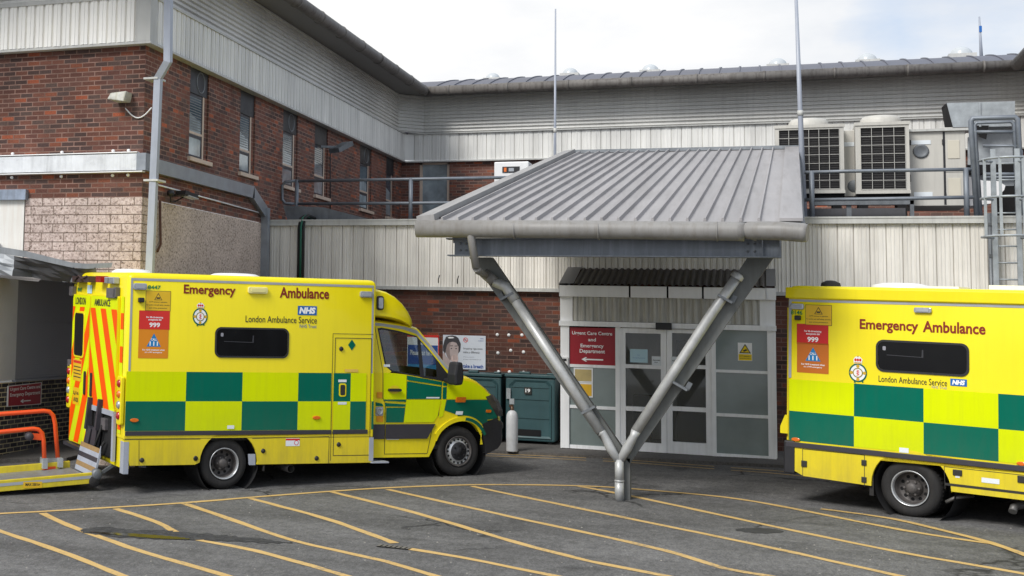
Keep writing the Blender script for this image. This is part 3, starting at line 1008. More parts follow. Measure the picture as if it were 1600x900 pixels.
# skylight domes standing on the ridge: things of their own
for k, (px, py, w_) in enumerate([(770, 122, 27), (891, 115, 29), (1016, 110, 30), (1215, 101, 31), (1355, 94, 32), (1502, 85, 35)]):
    p = fy(px, py, e1 - .25)
    r = w_ / 2 / 1475 * 29 * .72
    lab = ['leftmost milky skylight dome on the roof ridge, left of the thin aerial mast', 'milky skylight dome on the roof ridge just right of the thin aerial mast',
           'milky skylight dome on the roof ridge above the middle of the canopy', 'milky skylight dome on the roof ridge just left of the thick aerial mast',
           'milky skylight dome on the roof ridge above the two condensers', 'rightmost and largest milky skylight dome, beside the thin far mast'][k]
    dm = thing('skylight_dome', (p.x, p.y, roofz(p.y) - .05), lab, 'skylight', 'skylight domes along the roof ridge')
    z = p.z - .02
    w = MB(); w.box((p.x - r * 1.2, p.y - r * 1.2, z - .25), (p.x + r * 1.2, p.y + r * 1.2, z)); w.build('upstand', M_trim, dm)
    w = MB(); w.lathe([(r * math.cos(a), r * .85 * math.sin(a)) for a in [rad(q) for q in (0, 15, 30, 45, 60, 75, 89)]], (p.x, p.y, z), (0, 0, 1), 20); w.build('dome', M_dome, dm)

# zinc cable trunking round the corner
ct = thing('cable_trunking', (XL, YF, 4.4), 'zinc cable trunking running round the brick corner and dropping down', 'trunking')
b = MB()
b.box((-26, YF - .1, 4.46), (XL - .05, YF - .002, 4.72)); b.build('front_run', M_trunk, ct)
b = MB()
b.box((-26, YF - .115, 4.735), (XL - .05, YF - .002, 4.75)); b.box((-26, YF - .115, 4.43), (XL + .05, YF - .002, 4.445))
for px in (20, 97, 177, 201): 
    for zz in (4.78, 4.39): b.lathe([(.028, 0), (.022, .03), (.001, .035)], (fy(px, 250, YF).x, YF - .002, zz), (0, -1, 0), 8)
b.build_each('fixing', M_signw, ct)
b = MB()
b.prism([(XL - .06, 4.455), (XL + .1, 4.455), (XL + .1, 4.725), (XL - .06, 4.725)], XZ, YF - .105, YF + .3)
ya = fx(398, 300, XL + .1).y
b.box((XL + .002, YF + .3, 4.455), (XL + .1, ya, 4.68))
b.bar((XL + .05, ya - .05, 4.57), (XL + .05, 24.78, 4.25), .1, .22)
b.bar((XL + .05, 24.8, 4.33), (XL + .05, 24.8, .5), .18, .14)
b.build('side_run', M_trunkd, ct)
# drainpipe on the corner
dp = thing('drainpipe', (XL + .1, YF - .15, 0), 'square pale grey drainpipe with a kink, on the brick corner', 'drainpipe')
b = MB()
Y0 = YF - .2
pts = [fy(264, -60, Y0 - .12), fy(262.5, 96, Y0 - .12), fy(247.5, 122, Y0), fy(234, 425, Y0)]
pts.append(Vector((pts[-1].x - .02, Y0, -.1)))
b.tube(pts, .078, 4, smooth=False, rot=rad(45)); b.build('pipe', M_pipegrey, dp)
b = MB()
for py in (123, 282):
    p = fy(238, py, Y0); b.box((p.x - .12, Y0 - .07, p.z - .015), (p.x + .12, YF + .05, p.z + .015))
b.build_each('bracket', M_trim, dp)
# floodlights
fl = thing('floodlight', fy(190, 155, YF), 'mossy white bulkhead floodlight with a hanging white cable on the brick front', 'floodlight')
b = MB()
p = fy(187, 153, YF - .15)
b._hex([(p.x - .16, p.y - .13, p.z - .03), (p.x + .13, p.y - .13, p.z - .08), (p.x + .13, YF - .01, p.z - .06), (p.x - .1, YF - .01, p.z - .06), (p.x - .12, p.y - .1, p.z + .07), (p.x + .16, p.y - .1, p.z + .09), (p.x + .16, YF - .01, p.z + .09), (p.x - .1, YF - .01, p.z + .09)])
b.build('housing', surf('mossy_white_lamp', C(196, 196, 186), .5, 0, .35, 8, streak=.5, dirt=C(120, 108, 40)), fl, bevel=.015)
b = MB()
c0, c1 = fy(196, 169, YF - .02), fy(237, 168, YF - .02)
b.tube([c0 + (c1 - c0) * s + Vector((0, 0, -.16 * math.sin(math.pi * s) )) for s in [k / 10 for k in range(11)]], .011, 5); b.build('cable', M_white, fl)
fl = thing('floodlight', fx(290, 305, XL), 'black slim floodlight on the wing wall beside the drainpipe', 'floodlight')
p = fx(292, 305, XL + .25)
b = MB(); b.bar(p + Vector((-.05, -.15, .03)), p + Vector((.05, .15, -.02)), .22, .07); b.bar(p, (XL, p.y, p.z), .04, .04); b.build('housing', M_blackp, fl)
b = MB(); b.bar(p + Vector((.02, -.11, -.02)), p + Vector((.1, .12, -.055)), .16, .02); b.build('lens', M_lens, fl)
b = MB(); q = fx(266, 302, XL + .1); b.lathe([(.001, -.05), (.05, -.04), (.06, 0), (.05, .05), (.001, .06)], q, (1, 0, 0), 10); b.tube([q, q + Vector((0, .03, -.14)), q + Vector((0, .2, -.12)), p], .012, 5); b.build('sensor', M_blackp, fl)
fl = thing('floodlight', fx(530, 232, XL), 'grey floodlight on a bracket between the windows far along the wing', 'floodlight')
p = fx(533, 230, XL + .4)
b = MB(); b.bar(p + Vector((-.1, -.2, -.1)), p + Vector((.1, .2, .1)), .3, .1); b.bar(p, (XL, p.y - .2, p.z), .05, .05); b.build('housing', M_galvd, fl)
# conduit lines on the wing
b = MB()
q0, q1 = fx(247, 289, XL + .03), fx(404, 332, XL + .03)
b.tube([q0, q1], .014, 5)
o = b.build('cable', M_white, None, loc=q0); tag(o, 'thin white cable running along the brick under the zinc trunking', 'cable')
b = MB()
q = [fx(250, 313, XL + .05), fx(251, 382, XL + .05), fx(246, 393, XL + .05)]
b.tube(q, .022, 6)
o = b.build('conduit', surf('rusty_conduit', C(92, 62, 48), .7, .2, .3, 9), None, loc=q[0]); tag(o, 'short rusty brown conduit on the rendered wall beside the drainpipe', 'conduit')
b = MB()
q0, q1, q2 = fx(516, 240, XL + .03), fx(516, 330, XL + .03), fx(580, 352, XL + .03)
b.tube([q0, q1, q2], .014, 5)
o = b.build('cable', M_blackp, None, loc=q0); tag(o, 'thin dark cable dropping from the bracket floodlight on the brick wing', 'cable')

# ------------------------------------------------------------------ single-storey extension
YW = 25.1
PORX0, PORX1, PY_ = -3.19, .125, 24.0
ex = thing('single_storey_extension', (0, YW, 0), 'low flat roofed brick extension with cream ribbed cladding band behind the canopy', 'building')
b = MB()
wall_holes(b, XZ, XL + .01, 16, -.5, 3.95, [(-2.45, -.62, .0, 2.3)], YW, .12)
b.build('brick_wall', M_brickd, ex)
PANEL = [(0, -.03), (.035, -.03), (.05, .0), (.22, .0), (.25, .009), (.29, .009), (.32, 0), (.44, 0), (.47, .009), (.51, .009), (.54, 0), (.74, 0), (.77, .009), (.81, .009), (.84, .0), (.985, .0)]
b = MB()
ribs(b, -8.82, PORX0 + .02, PANEL, .213, lambda a, d, z: (a, YW - .07 - d, z), 2.86, 4.0)
ribs(b, PORX1 + .01, 16, PANEL, .236, lambda a, d, z: (a, YW - .07 - d, z), 2.86, 4.0)
ribs(b, PORX0 + .02, PORX1 + .01, TRAP, .1, lambda a, d, z: (a, YW - .05 - d * .5, z), 3.2, 4.0)
b.build('ribbed_cladding', M_clad, ex)
b = MB()
b.box((-8.85, YW - .14, 4.0), (16, YW + .3, 4.105)); 
b.box((-8.85, YW - .15, 4.085), (16, YW - .138, 4.115))
b.build('coping', M_trim, ex)
b = MB()
b.box((-8.85, YW - .115, 2.80), (PORX0, YW - .002, 2.862)); b.box((PORX1, YW - .115, 2.80), (16, YW - .002, 2.862))
b.build('flashing', M_trim, ex)
b = MB()
b.face([(XL, YW + .2, 3.96), (16, YW + .2, 3.96), (16, YB, 3.96), (XL, YB, 3.96)])
b.build('flat_roof', surf('grey_roof_felt', C(96, 98, 102), .9, 0, .2, 2), ex)
b = MB()   # leftover plaster plugs on the bare brick
for px, py in ((777, 523), (795, 523.5), (815.5, 523.5), (778, 551.5), (798, 547.5), (818, 550), (779, 581), (796, 581), (818, 582)):
    q = fy(px, py, YW); b.lathe([(.001, .012), (.026, .01), (.03, 0)], (q.x, YW, q.z), (0, -1, 0), 9)
b.build_each('wall_plug', M_white, ex)
b = MB()
b.box((-5.6, YW - .14, 3.99), (-5.55, YW - .12, 4.02))
b.face([(-6.25, YW + .5, 3.97), (-8.6, YW + .5, 3.97), (-8.75, YW + .5, 4.45), (-7.9, YW + .5, 4.4)])
b.build('roof_upstand', M_galvd, ex)

# hose over the parapet
b = MB()
hp = [fy(466, 450, YW - .2), fy(467, 400, YW - .2), fy(467.5, 356, YW - .2), fy(470, 342, YW - .05), fy(476, 338, YW + .12), fy(486, 343, YW + .5)]
b.tube(hp, .035, 7)
b.tube([p + Vector((.05, -.05, .01)) for p in hp], .02, 6, m=1)
b.tube([p + Vector((.09, -.02, .02)) for p in hp], .028, 6)
o = b.build('hose', [M_black, M_hose], None, loc=hp[0]); tag(o, 'black and green hoses hanging over the parapet coping', 'hose')

# handrails on the flat roof
def handrail(posts, rails, label, y, endloop=None):
    h = thing('roof_handrail', fy(posts[0][0], posts[0][2], y), label, 'handrail', 'handrails on the flat roof')
    for px, p0, p1 in posts:
        w = MB(); a, c = fy(px, p0, y), fy(px, p1, y); w.tube([(a.x, y, a.z), (a.x, y, 3.97)], .042, 8); w.build('post', M_rail, h)
    for seg in rails:
        w = MB(); w.tube([fy(q[0], q[1], y) for q in seg], .03, 8); w.build('rail', M_rail, h)
    return h
handrail([(464, 281, 340), (642, 279, 340), (850, 276, 340)], [[(463, 283), (642, 280), (870, 276)], [(463, 318.5), (642, 317.5), (870, 315)], [(463, 282.5), (446, 284), (441, 290), (441, 312), (446, 318), (463, 318.5)]],
         'galvanised roof handrail with looped end, left of the canopy', 25.9)
handrail([(1268, 267, 340), (1509, 262, 340)], [[(1257, 269.5), (1330, 267.5), (1420, 266), (1519, 264.5)], [(1257, 312.5), (1420, 310), (1521, 308)]],
         'galvanised roof handrail in front of the condensers, right of the canopy', 25.9)

# white control cabinet on the brick beyond the roof
y = 30.0
q0, q1 = fy(772, 290, y), fy(826, 252, y)
cb = thing('control_cabinet', (q0.x, y, 3.97), 'white control cabinet with a small black display behind the canopy edge', 'cabinet')
b = MB(); b.box((q0.x, y, 3.97), (q1.x, y + .5, q1.z)); b.build('casing', M_white, cb, bevel=.02)
b = MB()
s0, s1 = fy(785, 270, y), fy(812, 260, y); b.box((s0.x, y - .012, s0.z), (s1.x, y - .001, s1.z)); b.build('display', M_blackp, cb)
b = MB(); s0, s1 = fy(787.5, 268.5, y), fy(791.5, 262, y); b.box((s0.x, y - .016, s0.z), (s1.x, y - .0125, s1.z)); s0, s1 = fy(795, 268, y), fy(803, 262.5, y); b.box((s0.x, y - .016, s0.z), (s1.x, y - .0125, s1.z), 1)
b.build('button', [M_amber, M_silv], cb)

# ------------------------------------------------------------------ rooftop plant
def condenser(x0, x1, ytop, ybot, gx0, gx1, gy0, gy1, fan, label, y=28.5):
    a, c = fy(x0, ybot, y), fy(x1, ytop, y)
    t = thing('condenser_unit', (a.x, y, 3.97), label, 'condenser', 'condenser units on the flat roof')
    w = MB()
    g0, g1 = fy(gx0, gy1, y), fy(gx1, gy0, y)
    D = .85
    wall_holes(w, XZ, a.x, c.x, a.z, c.z, [(g0.x, g1.x, g0.z, g1.z)], y, .06)
    w.face([(a.x, y, a.z), (a.x, y + D, a.z), (a.x, y + D, c.z), (a.x, y, c.z)]); w.face([(c.x, y, a.z), (c.x, y + D, a.z), (c.x, y + D, c.z), (c.x, y, c.z)])
    w.face([(a.x, y, c.z), (c.x, y, c.z), (c.x, y + D, c.z), (a.x, y + D, c.z)]); w.face([(a.x, y + D, a.z), (c.x, y + D, a.z), (c.x, y + D, c.z), (a.x, y + D, c.z)])
    w.box((a.x - .02, y - .02, c.z - .05), (c.x + .02, y - .002, c.z + .01)); w.box((a.x - .01, y - .015, a.z), (c.x + .01, y - .002, a.z + .06))
    w.build('casing', M_acbeige, t)
    w = MB()
    w.face([(g0.x, y + .055, g0.z), (g1.x, y + .055, g0.z), (g1.x, y + .055, g1.z), (g0.x, y + .055, g1.z)])
    for k in range(26):
        z = g0.z + (g1.z - g0.z) * k / 26; w.box((g0.x, y + .03, z), (g1.x, y + .04, z + .012))
    w.build('coil', M_grill, t)
    w = MB()
    nx = max(2, round((g1.x - g0.x) / .165)); nz = max(2, round((g1.z - g0.z) / .165))
    for k in range(nx + 1):
        x = g0.x + (g1.x - g0.x) * k / nx; w.box((x - .004, y - .012, g0.z), (x + .004, y + .004, g1.z))
    for k in range(nz + 1):
        z = g0.z + (g1.z - g0.z) * k / nz; w.box((g0.x, y - .016, z - .004), (g1.x, y - .012, z + .004))
    w.build('wire_grille', M_wire, t)
    w = MB()
    fa, fb = fy(fan[0], fan[3], y + .4), fy(fan[1], fan[2], y + .4)
    r = (fb.x - fa.x) / 2; cx = (fa.x + fb.x) / 2
    fh = (fb.z - c.z) * .55; w.lathe([(r * 1.04, 0), (r * 1.03, fh * .35), (r * .99, fh * .65), (r * .9, fh * .9), (r * .8, fh), (r * .74, fh - .02), (r * .74, .05)], (cx, y + .43, c.z), (0, 0, 1), 28, smooth=True)
    w.build('fan_shroud', M_acbeige, t)
    w = MB(); w.box((a.x + .05, y + .1, 3.97), (a.x + .2, y + .8, a.z)); w.box((c.x - .2, y + .1, 3.97), (c.x - .05, y + .8, a.z)); w.box((a.x, y + .05, a.z - .06), (c.x, y + .85, a.z - .002)); w.build('stand', M_dark, t)
    return t
condenser(1212, 1318, 194, 303, 1218, 1311, 201, 296, (1232, 1294, 175, 194), 'left beige rooftop condenser, partly hidden by the canopy and the thick mast')
condenser(1338, 1420, 190, 303, 1346, 1414, 198, 296, (1344, 1408, 170, 190), 'right beige rooftop condenser, clear of the canopy, next to the cabinet with a round port')
y = 28.9
def cabinet(px0, py0, px1, py1, y, D, label, top=True, mat=None):
    a, c = fy(px0, py1, y), fy(px1, py0, y)
    t = thing('plant_cabinet', (a.x, y, 3.97), label, 'plant cabinet')
    w = MB(); w.box((a.x, y, max(3.97, a.z)), (c.x, y + D, c.z))
    w.build('casing', mat or M_acbeige, t, bevel=.012)
    if top:
        w = MB(); w.box((a.x - .05, y - .06, c.z), (c.x + .06, y + D + .05, c.z + .045)); w.build('lid', M_trim, t)
    return t, a, c
pc, a, c = cabinet(1312, 203, 1340, 307, y, .8, 'narrow beige plant cabinet between the two condensers', False)
b = MB(); q0, q1 = fy(1319, 229, y), fy(1338, 222, y); b.box((q0.x, y - .01, q0.z), (q1.x, y - .001, q1.z)); b.build_each('label_plate', M_paper, pc)
b = MB(); q = fy(1335, 291, y); b.lathe([(.001, .012), (.1, .012), (.12, 0)], (q.x, y - .002, q.z), (0, -1, 0), 20); b.build('port', M_galvd, pc)
pc, a, c = cabinet(1420, 204, 1508, 322, y, 1.2, 'wide beige plant cabinet with a round port, right of the condensers')
b = MB(); q = fy(1439, 236.5, y); b.lathe([(.001, .02), (.09, .02), (.11, .03), (.13, .02), (.135, 0)], (q.x, y - .002, q.z), (0, -1, 0), 22); b.build('port', M_galvd, pc)
b = MB()
for r_ in ((1424, 219, 1454, 226), (1428, 300, 1457, 307)):
    q0, q1 = fy(r_[0], r_[3], y), fy(r_[2], r_[1], y); b.box((q0.x, y - .01, q0.z), (q1.x, y - .001, q1.z))
b.build_each('label_plate', M_paper, pc)
b = MB()
for r_ in ((1481, 219, 1499, 248), (1482, 278, 1501, 306)):
    q0, q1 = fy(r_[0], r_[3], y), fy(r_[2], r_[1], y); b.box((q0.x, y - .012, q0.z), (q1.x, y - .001, q1.z))
b.build_each('access_panel', surf('buff_panel', C(206, 200, 184), .5, 0, .06), pc, bevel=.005)
b = MB()
for r_ in ((1472, 218, 1474, 226), (1476, 300, 1478, 308), (1421, 219, 1423, 227), (1421, 273, 1423, 284)):
    q0, q1 = fy(r_[0], r_[3], y), fy(r_[2], r_[1], y); b.box((q0.x, y - .03, q0.z), (q1.x, y - .001, q1.z))
q0, q1 = fy(1475.5, 320, y), fy(1476.3, 206, y); b.box((q0.x, y - .004, q0.z), (q1.x, y - .001, q1.z))
q0, q1 = fy(1476, 269.5, y), fy(1508, 268.5, y); b.box((q0.x, y - .004, q0.z), (q1.x, y - .001, q1.z))
b.build_each('handle', M_blackp, pc)
# ducting at the right end
y = 30.5
du = thing('air_duct', fy(1530, 190, y), 'big galvanised air duct with an angled open mouth above the ladder', 'duct')
b = MB()
def quadpx(b, pts, y, m=0): b.face([fy(p[0], p[1], y) for p in pts], m)
P = [(1479, 161), (1586, 158), (1586, 197), (1489, 199)]
f0 = [fy(p[0], p[1], y) for p in P]; f1 = [p + Vector((0, .9, 0)) for p in f0]
for i in range(4):
    j = (i + 1) % 4
    if i != 3: b.face([f0[i], f0[j], f1[j], f1[i]])
b.face(f0)
q = fy(1529, 160, y - .03); r_ = fy(1531, 198, y - .03); b.box((q.x, y - .03, r_.z), (q.x + .035, y - .001, q.z))
P2 = [(1538, 197), (1586, 197), (1590, 300), (1512, 300), (1512, 215)]
f0 = [fy(p[0], p[1], y + .3) for p in P2]; b.face(f0)
b.build('duct_body', M_galv, du)
b = MB(); b.face([fy(1479, 161, y - .01), fy(1489, 199, y - .01), fy(1476, 199, y + .9), fy(1471, 168, y + .9)]); 
q = [fy(p[0], p[1], y - .02) for p in ((1525, 196), (1545, 196), (1541, 218), (1530, 214))]; b.face(q)
b.build('duct_mouth', M_dark, du)
b = MB(); q0, q1 = fy(1512, 272, y + .1), fy(1600, 256, y + .1); b.box((q0.x, y + .1, q0.z), (q1.x + 1, y + .25, q1.z)); q0, q1 = fy(1552, 318, y + .12), fy(1604, 290, y + .12); b.box((q0.x, y + .12, 4), (q1.x + 1, y + .25, q1.z)); b.build_each('dark_gap', M_dark, du)
# lower white unit with sloping end behind the ladder
t = thing('tapered_hopper', fy(1530, 315, 29.4), 'white sheet metal hood tapering to the right behind the ladder cage', 'hood')
b = MB(); b.prism([(fy(p[0], p[1], 29.4).x, fy(p[0], p[1], 29.4).z) for p in ((1512, 275), (1535, 282), (1560, 283), (1571, 290), (1569, 297), (1548, 318), (1512, 322))], XZ, 29.4, 30.0); b.build('hood_body', M_white, t)
# support frame in front of the condensers
t = thing('plant_platform', fy(1350, 335, 27), 'low dark steel plant platform under the condensers', 'platform')
b = MB()
q0, q1 = fy(1265, 335, 27.2), fy(1428, 313, 27.2)
b.box((q0.x, 27.2, q1.z - .07), (q1.x, 27.35, q1.z)); b.box((q1.x - .06, 27.2, 3.97), (q1.x, 27.3, q1.z)); b.box((q0.x + .6, 27.25, 3.97), (q0.x + .68, 27.33, q1.z))
b.build('beam', M_galvd, t)
b = MB(); b.box((q0.x - 2, 27.6, 3.97), (q1.x - .1, 28.4, q1.z - .1)); b.box((q1.x - .1, 30.2, 3.97), (q1.x + 6, 30.4, 4.5)); b.build('skirt', surf('dark_grey_sheet', C(84, 84, 88), .6, .2, .2, 3, streak=.4), t)
b = MB()
for k in range(10):
    x = q0.x + .4 + k * .18; b.tube([(x, 27.5, 3.99), (x + .1, 27.45, 4.1), (x + .25, 27.5, 4.0)], .02, 5)
b.build('pipe_bundle', M_blackp, t)

# access ladder with safety cage
lx0, lx1 = fy(1556, 420, 24.75).x, fy(1594, 420, 24.75).x
la = thing('access_ladder', (lx0, 24.75, 0), 'galvanised roof access ladder with hooped safety cage at the right', 'ladder')
yl = 24.75
for x in (lx0, lx1):
    b = MB(); b.bar((x, yl, .2), (x, yl, 5.15), .07, .05, upv=(0, 1, 0)); b.build('stile', M_galv, la)
b = MB()
for k in range(18): b.tube([(lx0, yl, .5 + k * .26), (lx1, yl, .5 + k * .26)], .014, 6)
b.build_each('rung', M_galv, la, gap=0)
b = MB()
for z in (3.75, 4.35, 4.95):
    cx = (lx0 + lx1) / 2
    b.tube([(lx0, yl, z)] + [(cx - .36 * math.cos(a), yl - .15 - .5 * math.sin(a), z) for a in [rad(q) for q in range(0, 181, 20)]] + [(lx1, yl, z)], .02, 6)
for a in (25, 65, 115, 155):
    x, y2 = cx - .36 * math.cos(rad(a)), yl - .15 - .5 * math.sin(rad(a)); b.bar((x, y2, 3.75), (x, y2, 4.97), .04, .012)
b.build('cage_hoop', M_galv, la)
b = MB()
y2 = 25.9
def py2(*pts): return [fy(p[0], p[1], y2) for p in pts]
b.tube(py2((1527, 345), (1517, 190), (1520, 185), (1586, 183), (1590, 187), (1598, 345)), .045, 8)
b.tube(py2((1533, 345), (1523, 196), (1526, 192), (1580, 190), (1584, 194), (1590, 345)), .03, 8)
b.tube(py2((1519, 206), (1588, 206)), .03, 6); b.tube(py2((1540, 272), (1596, 272)), .03, 6)
b.tube(py2((1536, 228), (1590, 228), (1596, 236), (1596, 270), (1590, 277), (1540, 277)), .025, 8)
b.build('guard_rail', M_rail, la)
for xx in (1548, 1552.5):
    b = MB(); q = fy(xx, 400, 24.9); b.tube([(q.x, 24.9, .2), (q.x, 24.9, 4.15)], .035, 8); b.build('pole', M_galvd, la)
b = MB()
for zz in (3.45, 3.95): b.box((fy(1545, 400, 24.9).x, 24.86, zz), (lx0 + .02, 24.94, zz + .05))
b.build_each('clamp', M_galvd, la)

# aerial masts
def mast(p0, p1, y, r0, r1, label, zbase):
    a, c = fy(p0[0], p0[1], y), fy(p1[0], p1[1], y)
    t = thing('aerial_mast', (c.x, y, zbase), label, 'mast', 'aerial masts above the roofs')
    d = (c - a); k = (a.z - zbase) / (a.z - c.z); base = a + d * k
    b = MB(); n = 8
    b.tube([base, a], [r0, r1], 8); b.build('mast_tube', M_pipegrey, t)
    m_ = base + (a - base) * .45
    b = MB(); b.tube([m_, m_ + (a - base) * .02], [r0 * .95, r0 * .9], 8); b.build('joint_sleeve', M_trim, t)
mast((868, 14), (867, 245), 27.5, .036, .014, 'thin grey aerial mast rising behind the left top edge of the canopy', 3.97)
mast((1242.5, -40), (1255, 300), 27.0, .055, .026, 'thick grey aerial mast rising past the left condenser', 3.97)
t = thing('aerial_mast', (fy(1533, 86, 40).x, 40, 8), 'thin distant pole with a tiny blue flag shape at the far right', 'mast', 'aerial masts above the roofs')
b = MB(); b.tube([fy(1534, 100, 40), fy(1530, 26, 40)], [.045, .02], 6); b.build('mast_tube', M_pipegrey, t)
b = MB(); q = fy(1531.5, 45, 40); b.box((q.x - .025, 39.96, q.z - .09), (q.x + .035, 40.01, q.z + .07)); b.build('aerial_head', M_blue, t)

# ------------------------------------------------------------------ entrance porch
pr = thing('entrance_porch', (-1.5, PY_, 0), 'white framed glazed entrance porch with sliding doors and corrugated hood', 'porch')
def X_(px, py=600): return fy(px, py, PY_).x
def Z_(py, px=1040): return fy(px, py, PY_).z
zb = .16
y0, y1 = PY_ - .05, PY_ + .05
xs = [PORX0, X_(890), X_(964), X_(972.5), X_(1037), X_(1047), X_(1113), X_(1119), X_(1199.5), PORX1]
zt = Z_(513)
b = MB()
b.box((xs[0], y0 - .01, zb), (xs[1], y1, zt)); b.box((xs[8], y0 - .01, zb), (xs[9], y1, zt))
b.box((xs[2] - .02, y0, zb), (xs[3] - .03, y1, zt)); b.box((xs[6] - .01, y0, zb), (xs[7], y1, zt))
b.box((xs[0] - .02, y0 - .04, zt), (xs[9] + .02, y1, zt + .085))
def bar(xa, xb, za, zc, d=0): b.box((xa, y0 + .012 + d, za), (xb, y1 - .01, zc))
ZL = [fy(928, p, PY_).z for p in (570, 574.5, 634, 639, 697, 703)]
bar(xs[1], xs[2] - .02, ZL[1], ZL[0]); bar(xs[1], xs[2] - .02, ZL[3], ZL[2]); bar(xs[1], xs[2] - .02, zb, zb + .06)
ZR = [fy(1160, p, PY_).z for p in (578.5, 583, 647, 652, 710)]
bar(xs[7], xs[8], ZR[1], ZR[0]); bar(xs[7], xs[8], ZR[3], ZR[2]); bar(xs[7], xs[8], zb, ZR[4])
b.build('frame', M_whitef, pr)
b = MB()
b.box((xs[1], y0 + .03, zb + .06), (xs[2] - .02, y0 + .04, ZL[1])); b.build('frosted_pane', M_frost, pr); b = MB(); b.box((xs[7], y0 + .03, zb + .05), (xs[8], y0 + .04, zt))
b.build('frosted_pane', M_frost, pr)
for xa, xb, side in ((xs[2] + .055, xs[4] + .045, 0), (xs[4] + .05, xs[6] - .012, 1)):
    b = MB()
    zd = [fy(1010 if not side else 1080, p, PY_).z for p in (521, 570, 576, 636, 643, 691.5, 703)]
    z0 = zb + .015
    b.box((xa, y0 + .015, z0), (xa + .085, y1, zt - .01)); b.box((xb - .085, y0 + .015, z0), (xb, y1, zt - .01))
    b.box((xa + .085, y0 + .018, z0), (xb - .085, y1, zd[5])); b.box((xa + .085, y0 + .018, zd[0]), (xb - .085, y1, zt - .01))
    b.box((xa + .085, y0 + .02, zd[2]), (xb - .085, y1, zd[1])); b.box((xa + .085, y0 + .02, zd[4]), (xb - .085, y1, zd[3]))
    d = b.build('sliding_door', M_whitef, pr)
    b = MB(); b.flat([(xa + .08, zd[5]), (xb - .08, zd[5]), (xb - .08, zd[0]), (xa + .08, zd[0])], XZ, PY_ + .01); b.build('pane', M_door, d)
b = MB(); q0, q1 = fy(1025, 513, y0), fy(1050, 507, y0); b.box((q0.x, y0 - .11, q0.z - .02), (q1.x, y0 - .042, q1.z + .02)); b.build('door_sensor', M_blackp, pr, bevel=.01)
# hood
zc0, zc1, zs0, zs1 = zt + .085, Z_(466), Z_(465), Z_(447)
b = MB()
b.box((xs[0] - .01, PY_ - .03, zc0), (X_(895, 490), PY_ + .05, zc1)); b.box((X_(1187, 490), PY_ - .03, zc0), (xs[9] + .01, PY_ + .05, zc1))
gaps = [X_(984.5, 456), X_(1043.5, 456), X_(1098.5, 456)]
e = [xs[0] - .02] + [g_ for gp in gaps for g_ in (gp - .015, gp + .015)] + [xs[9] + .02]
for k in range(0, len(e), 2): b.box((e[k], PY_ - .09, zs0 - .01), (e[k + 1], PY_ + .05, zs1 - .012))
b.build('hood_fascia', M_white, pr)
b = MB(); b.box((xs[0], PY_ - .05, zs0), (xs[9], PY_ + .04, zs1 - .01)); b.box((xs[0] + .1, PY_ + .02, zc0), (xs[9] - .1, PY_ + .04, zc1)); b.build('gap_backing', M_dark, pr)
b = MB()
ribs(b, X_(895, 490) + .002, X_(1187, 490) - .002, [(0, 0), (.22, .035), (.5, .035), (.72, 0)], .125, lambda a, d, z: (a, PY_ - .005 - d, z), zc0 + .005, zc1)
b.build('corrugated_panel', M_dirtyclad, pr)
zr1 = fy(1040, 421, YW - .06).z
b = MB()
ribs(b, xs[0] + .22, xs[9] - .12, [(0, 0), (.25, .026), (.5, .026), (.75, 0)], .105, lambda a, d, s: (a, PY_ - .14 + s * (YW - .06 - PY_ + .14), zs1 - .005 + d + s * (zr1 - zs1)), 0, 1)
b.build('hood_roof', M_porchroof, pr)
b = MB()
for xa, xb in ((xs[0] - .02, xs[0] + .22), (xs[9] - .12, xs[9] + .02)):
    b.face([(xa, PY_ - .1, zs1 + .02), (xb, PY_ - .1, zs1 + .02), (xb, YW - .06, zr1 + .03), (xa, YW - .06, zr1 + .03)])
    b.face([(xa, PY_ - .1, zs1 - .2), (xa, YW, zs1 - .2), (xa, YW, zr1 + .03), (xa, PY_ - .1, zs1 + .02)])
b.build_each('hood_flashing', M_soffit, pr)
b = MB()   # side cheeks
for xx in (xs[0], xs[9]):
    b = MB(); b.box((xx - .01, PY_ + .051, zb - .1), (xx + .01, YW, zs1 - .2)); b.build('side_cheek', M_whitef, pr)
b = MB(); b.box((xs[0] + .02, PY_ - .05, zb - .2), (xs[9], PY_ + .2, zb)); b.build('threshold', M_pave, pr)
# lobby behind the doors
b = MB()
b.face([(-2.45, PY_ + .1, .165), (-.62, PY_ + .1, .165), (-.62, 26.6, .165), (-2.45, 26.6, .165)])
b.build('lobby_floor', M_floor, pr)
b = MB()
b.face([(-2.45, PY_ + .06, .16), (-2.45, 26.6, .16), (-2.45, 26.6, 2.3), (-2.45, PY_ + .06, 2.3)], 1); b.face([(-.62, PY_ + .06, .16), (-.62, 26.6, .16), (-.62, 26.6, 2.3), (-.62, PY_ + .06, 2.3)])
b.face([(-2.45, 26.6, .16), (-.62, 26.6, .16), (-.62, 26.6, 2.3), (-2.45, 26.6, 2.3)]); b.face([(-2.45, PY_ + .06, 2.29), (-.62, PY_ + .06, 2.29), (-.62, 26.6, 2.29), (-2.45, 26.6, 2.29)])
b.build('lobby_wall', [M_lobby, M_lobbyred], pr)
b = MB()
b.box((-1.5, 26.5, .165), (-.75, 26.58, 2.0)); b.box((-2.2, 26.0, .165), (-1.9, 26.3, 1.0)); b.box((-2.42, 25.4, .9), (-2.37, 26.6, 1.5))
b.build_each('lobby_fitting', M_blackp, pr)

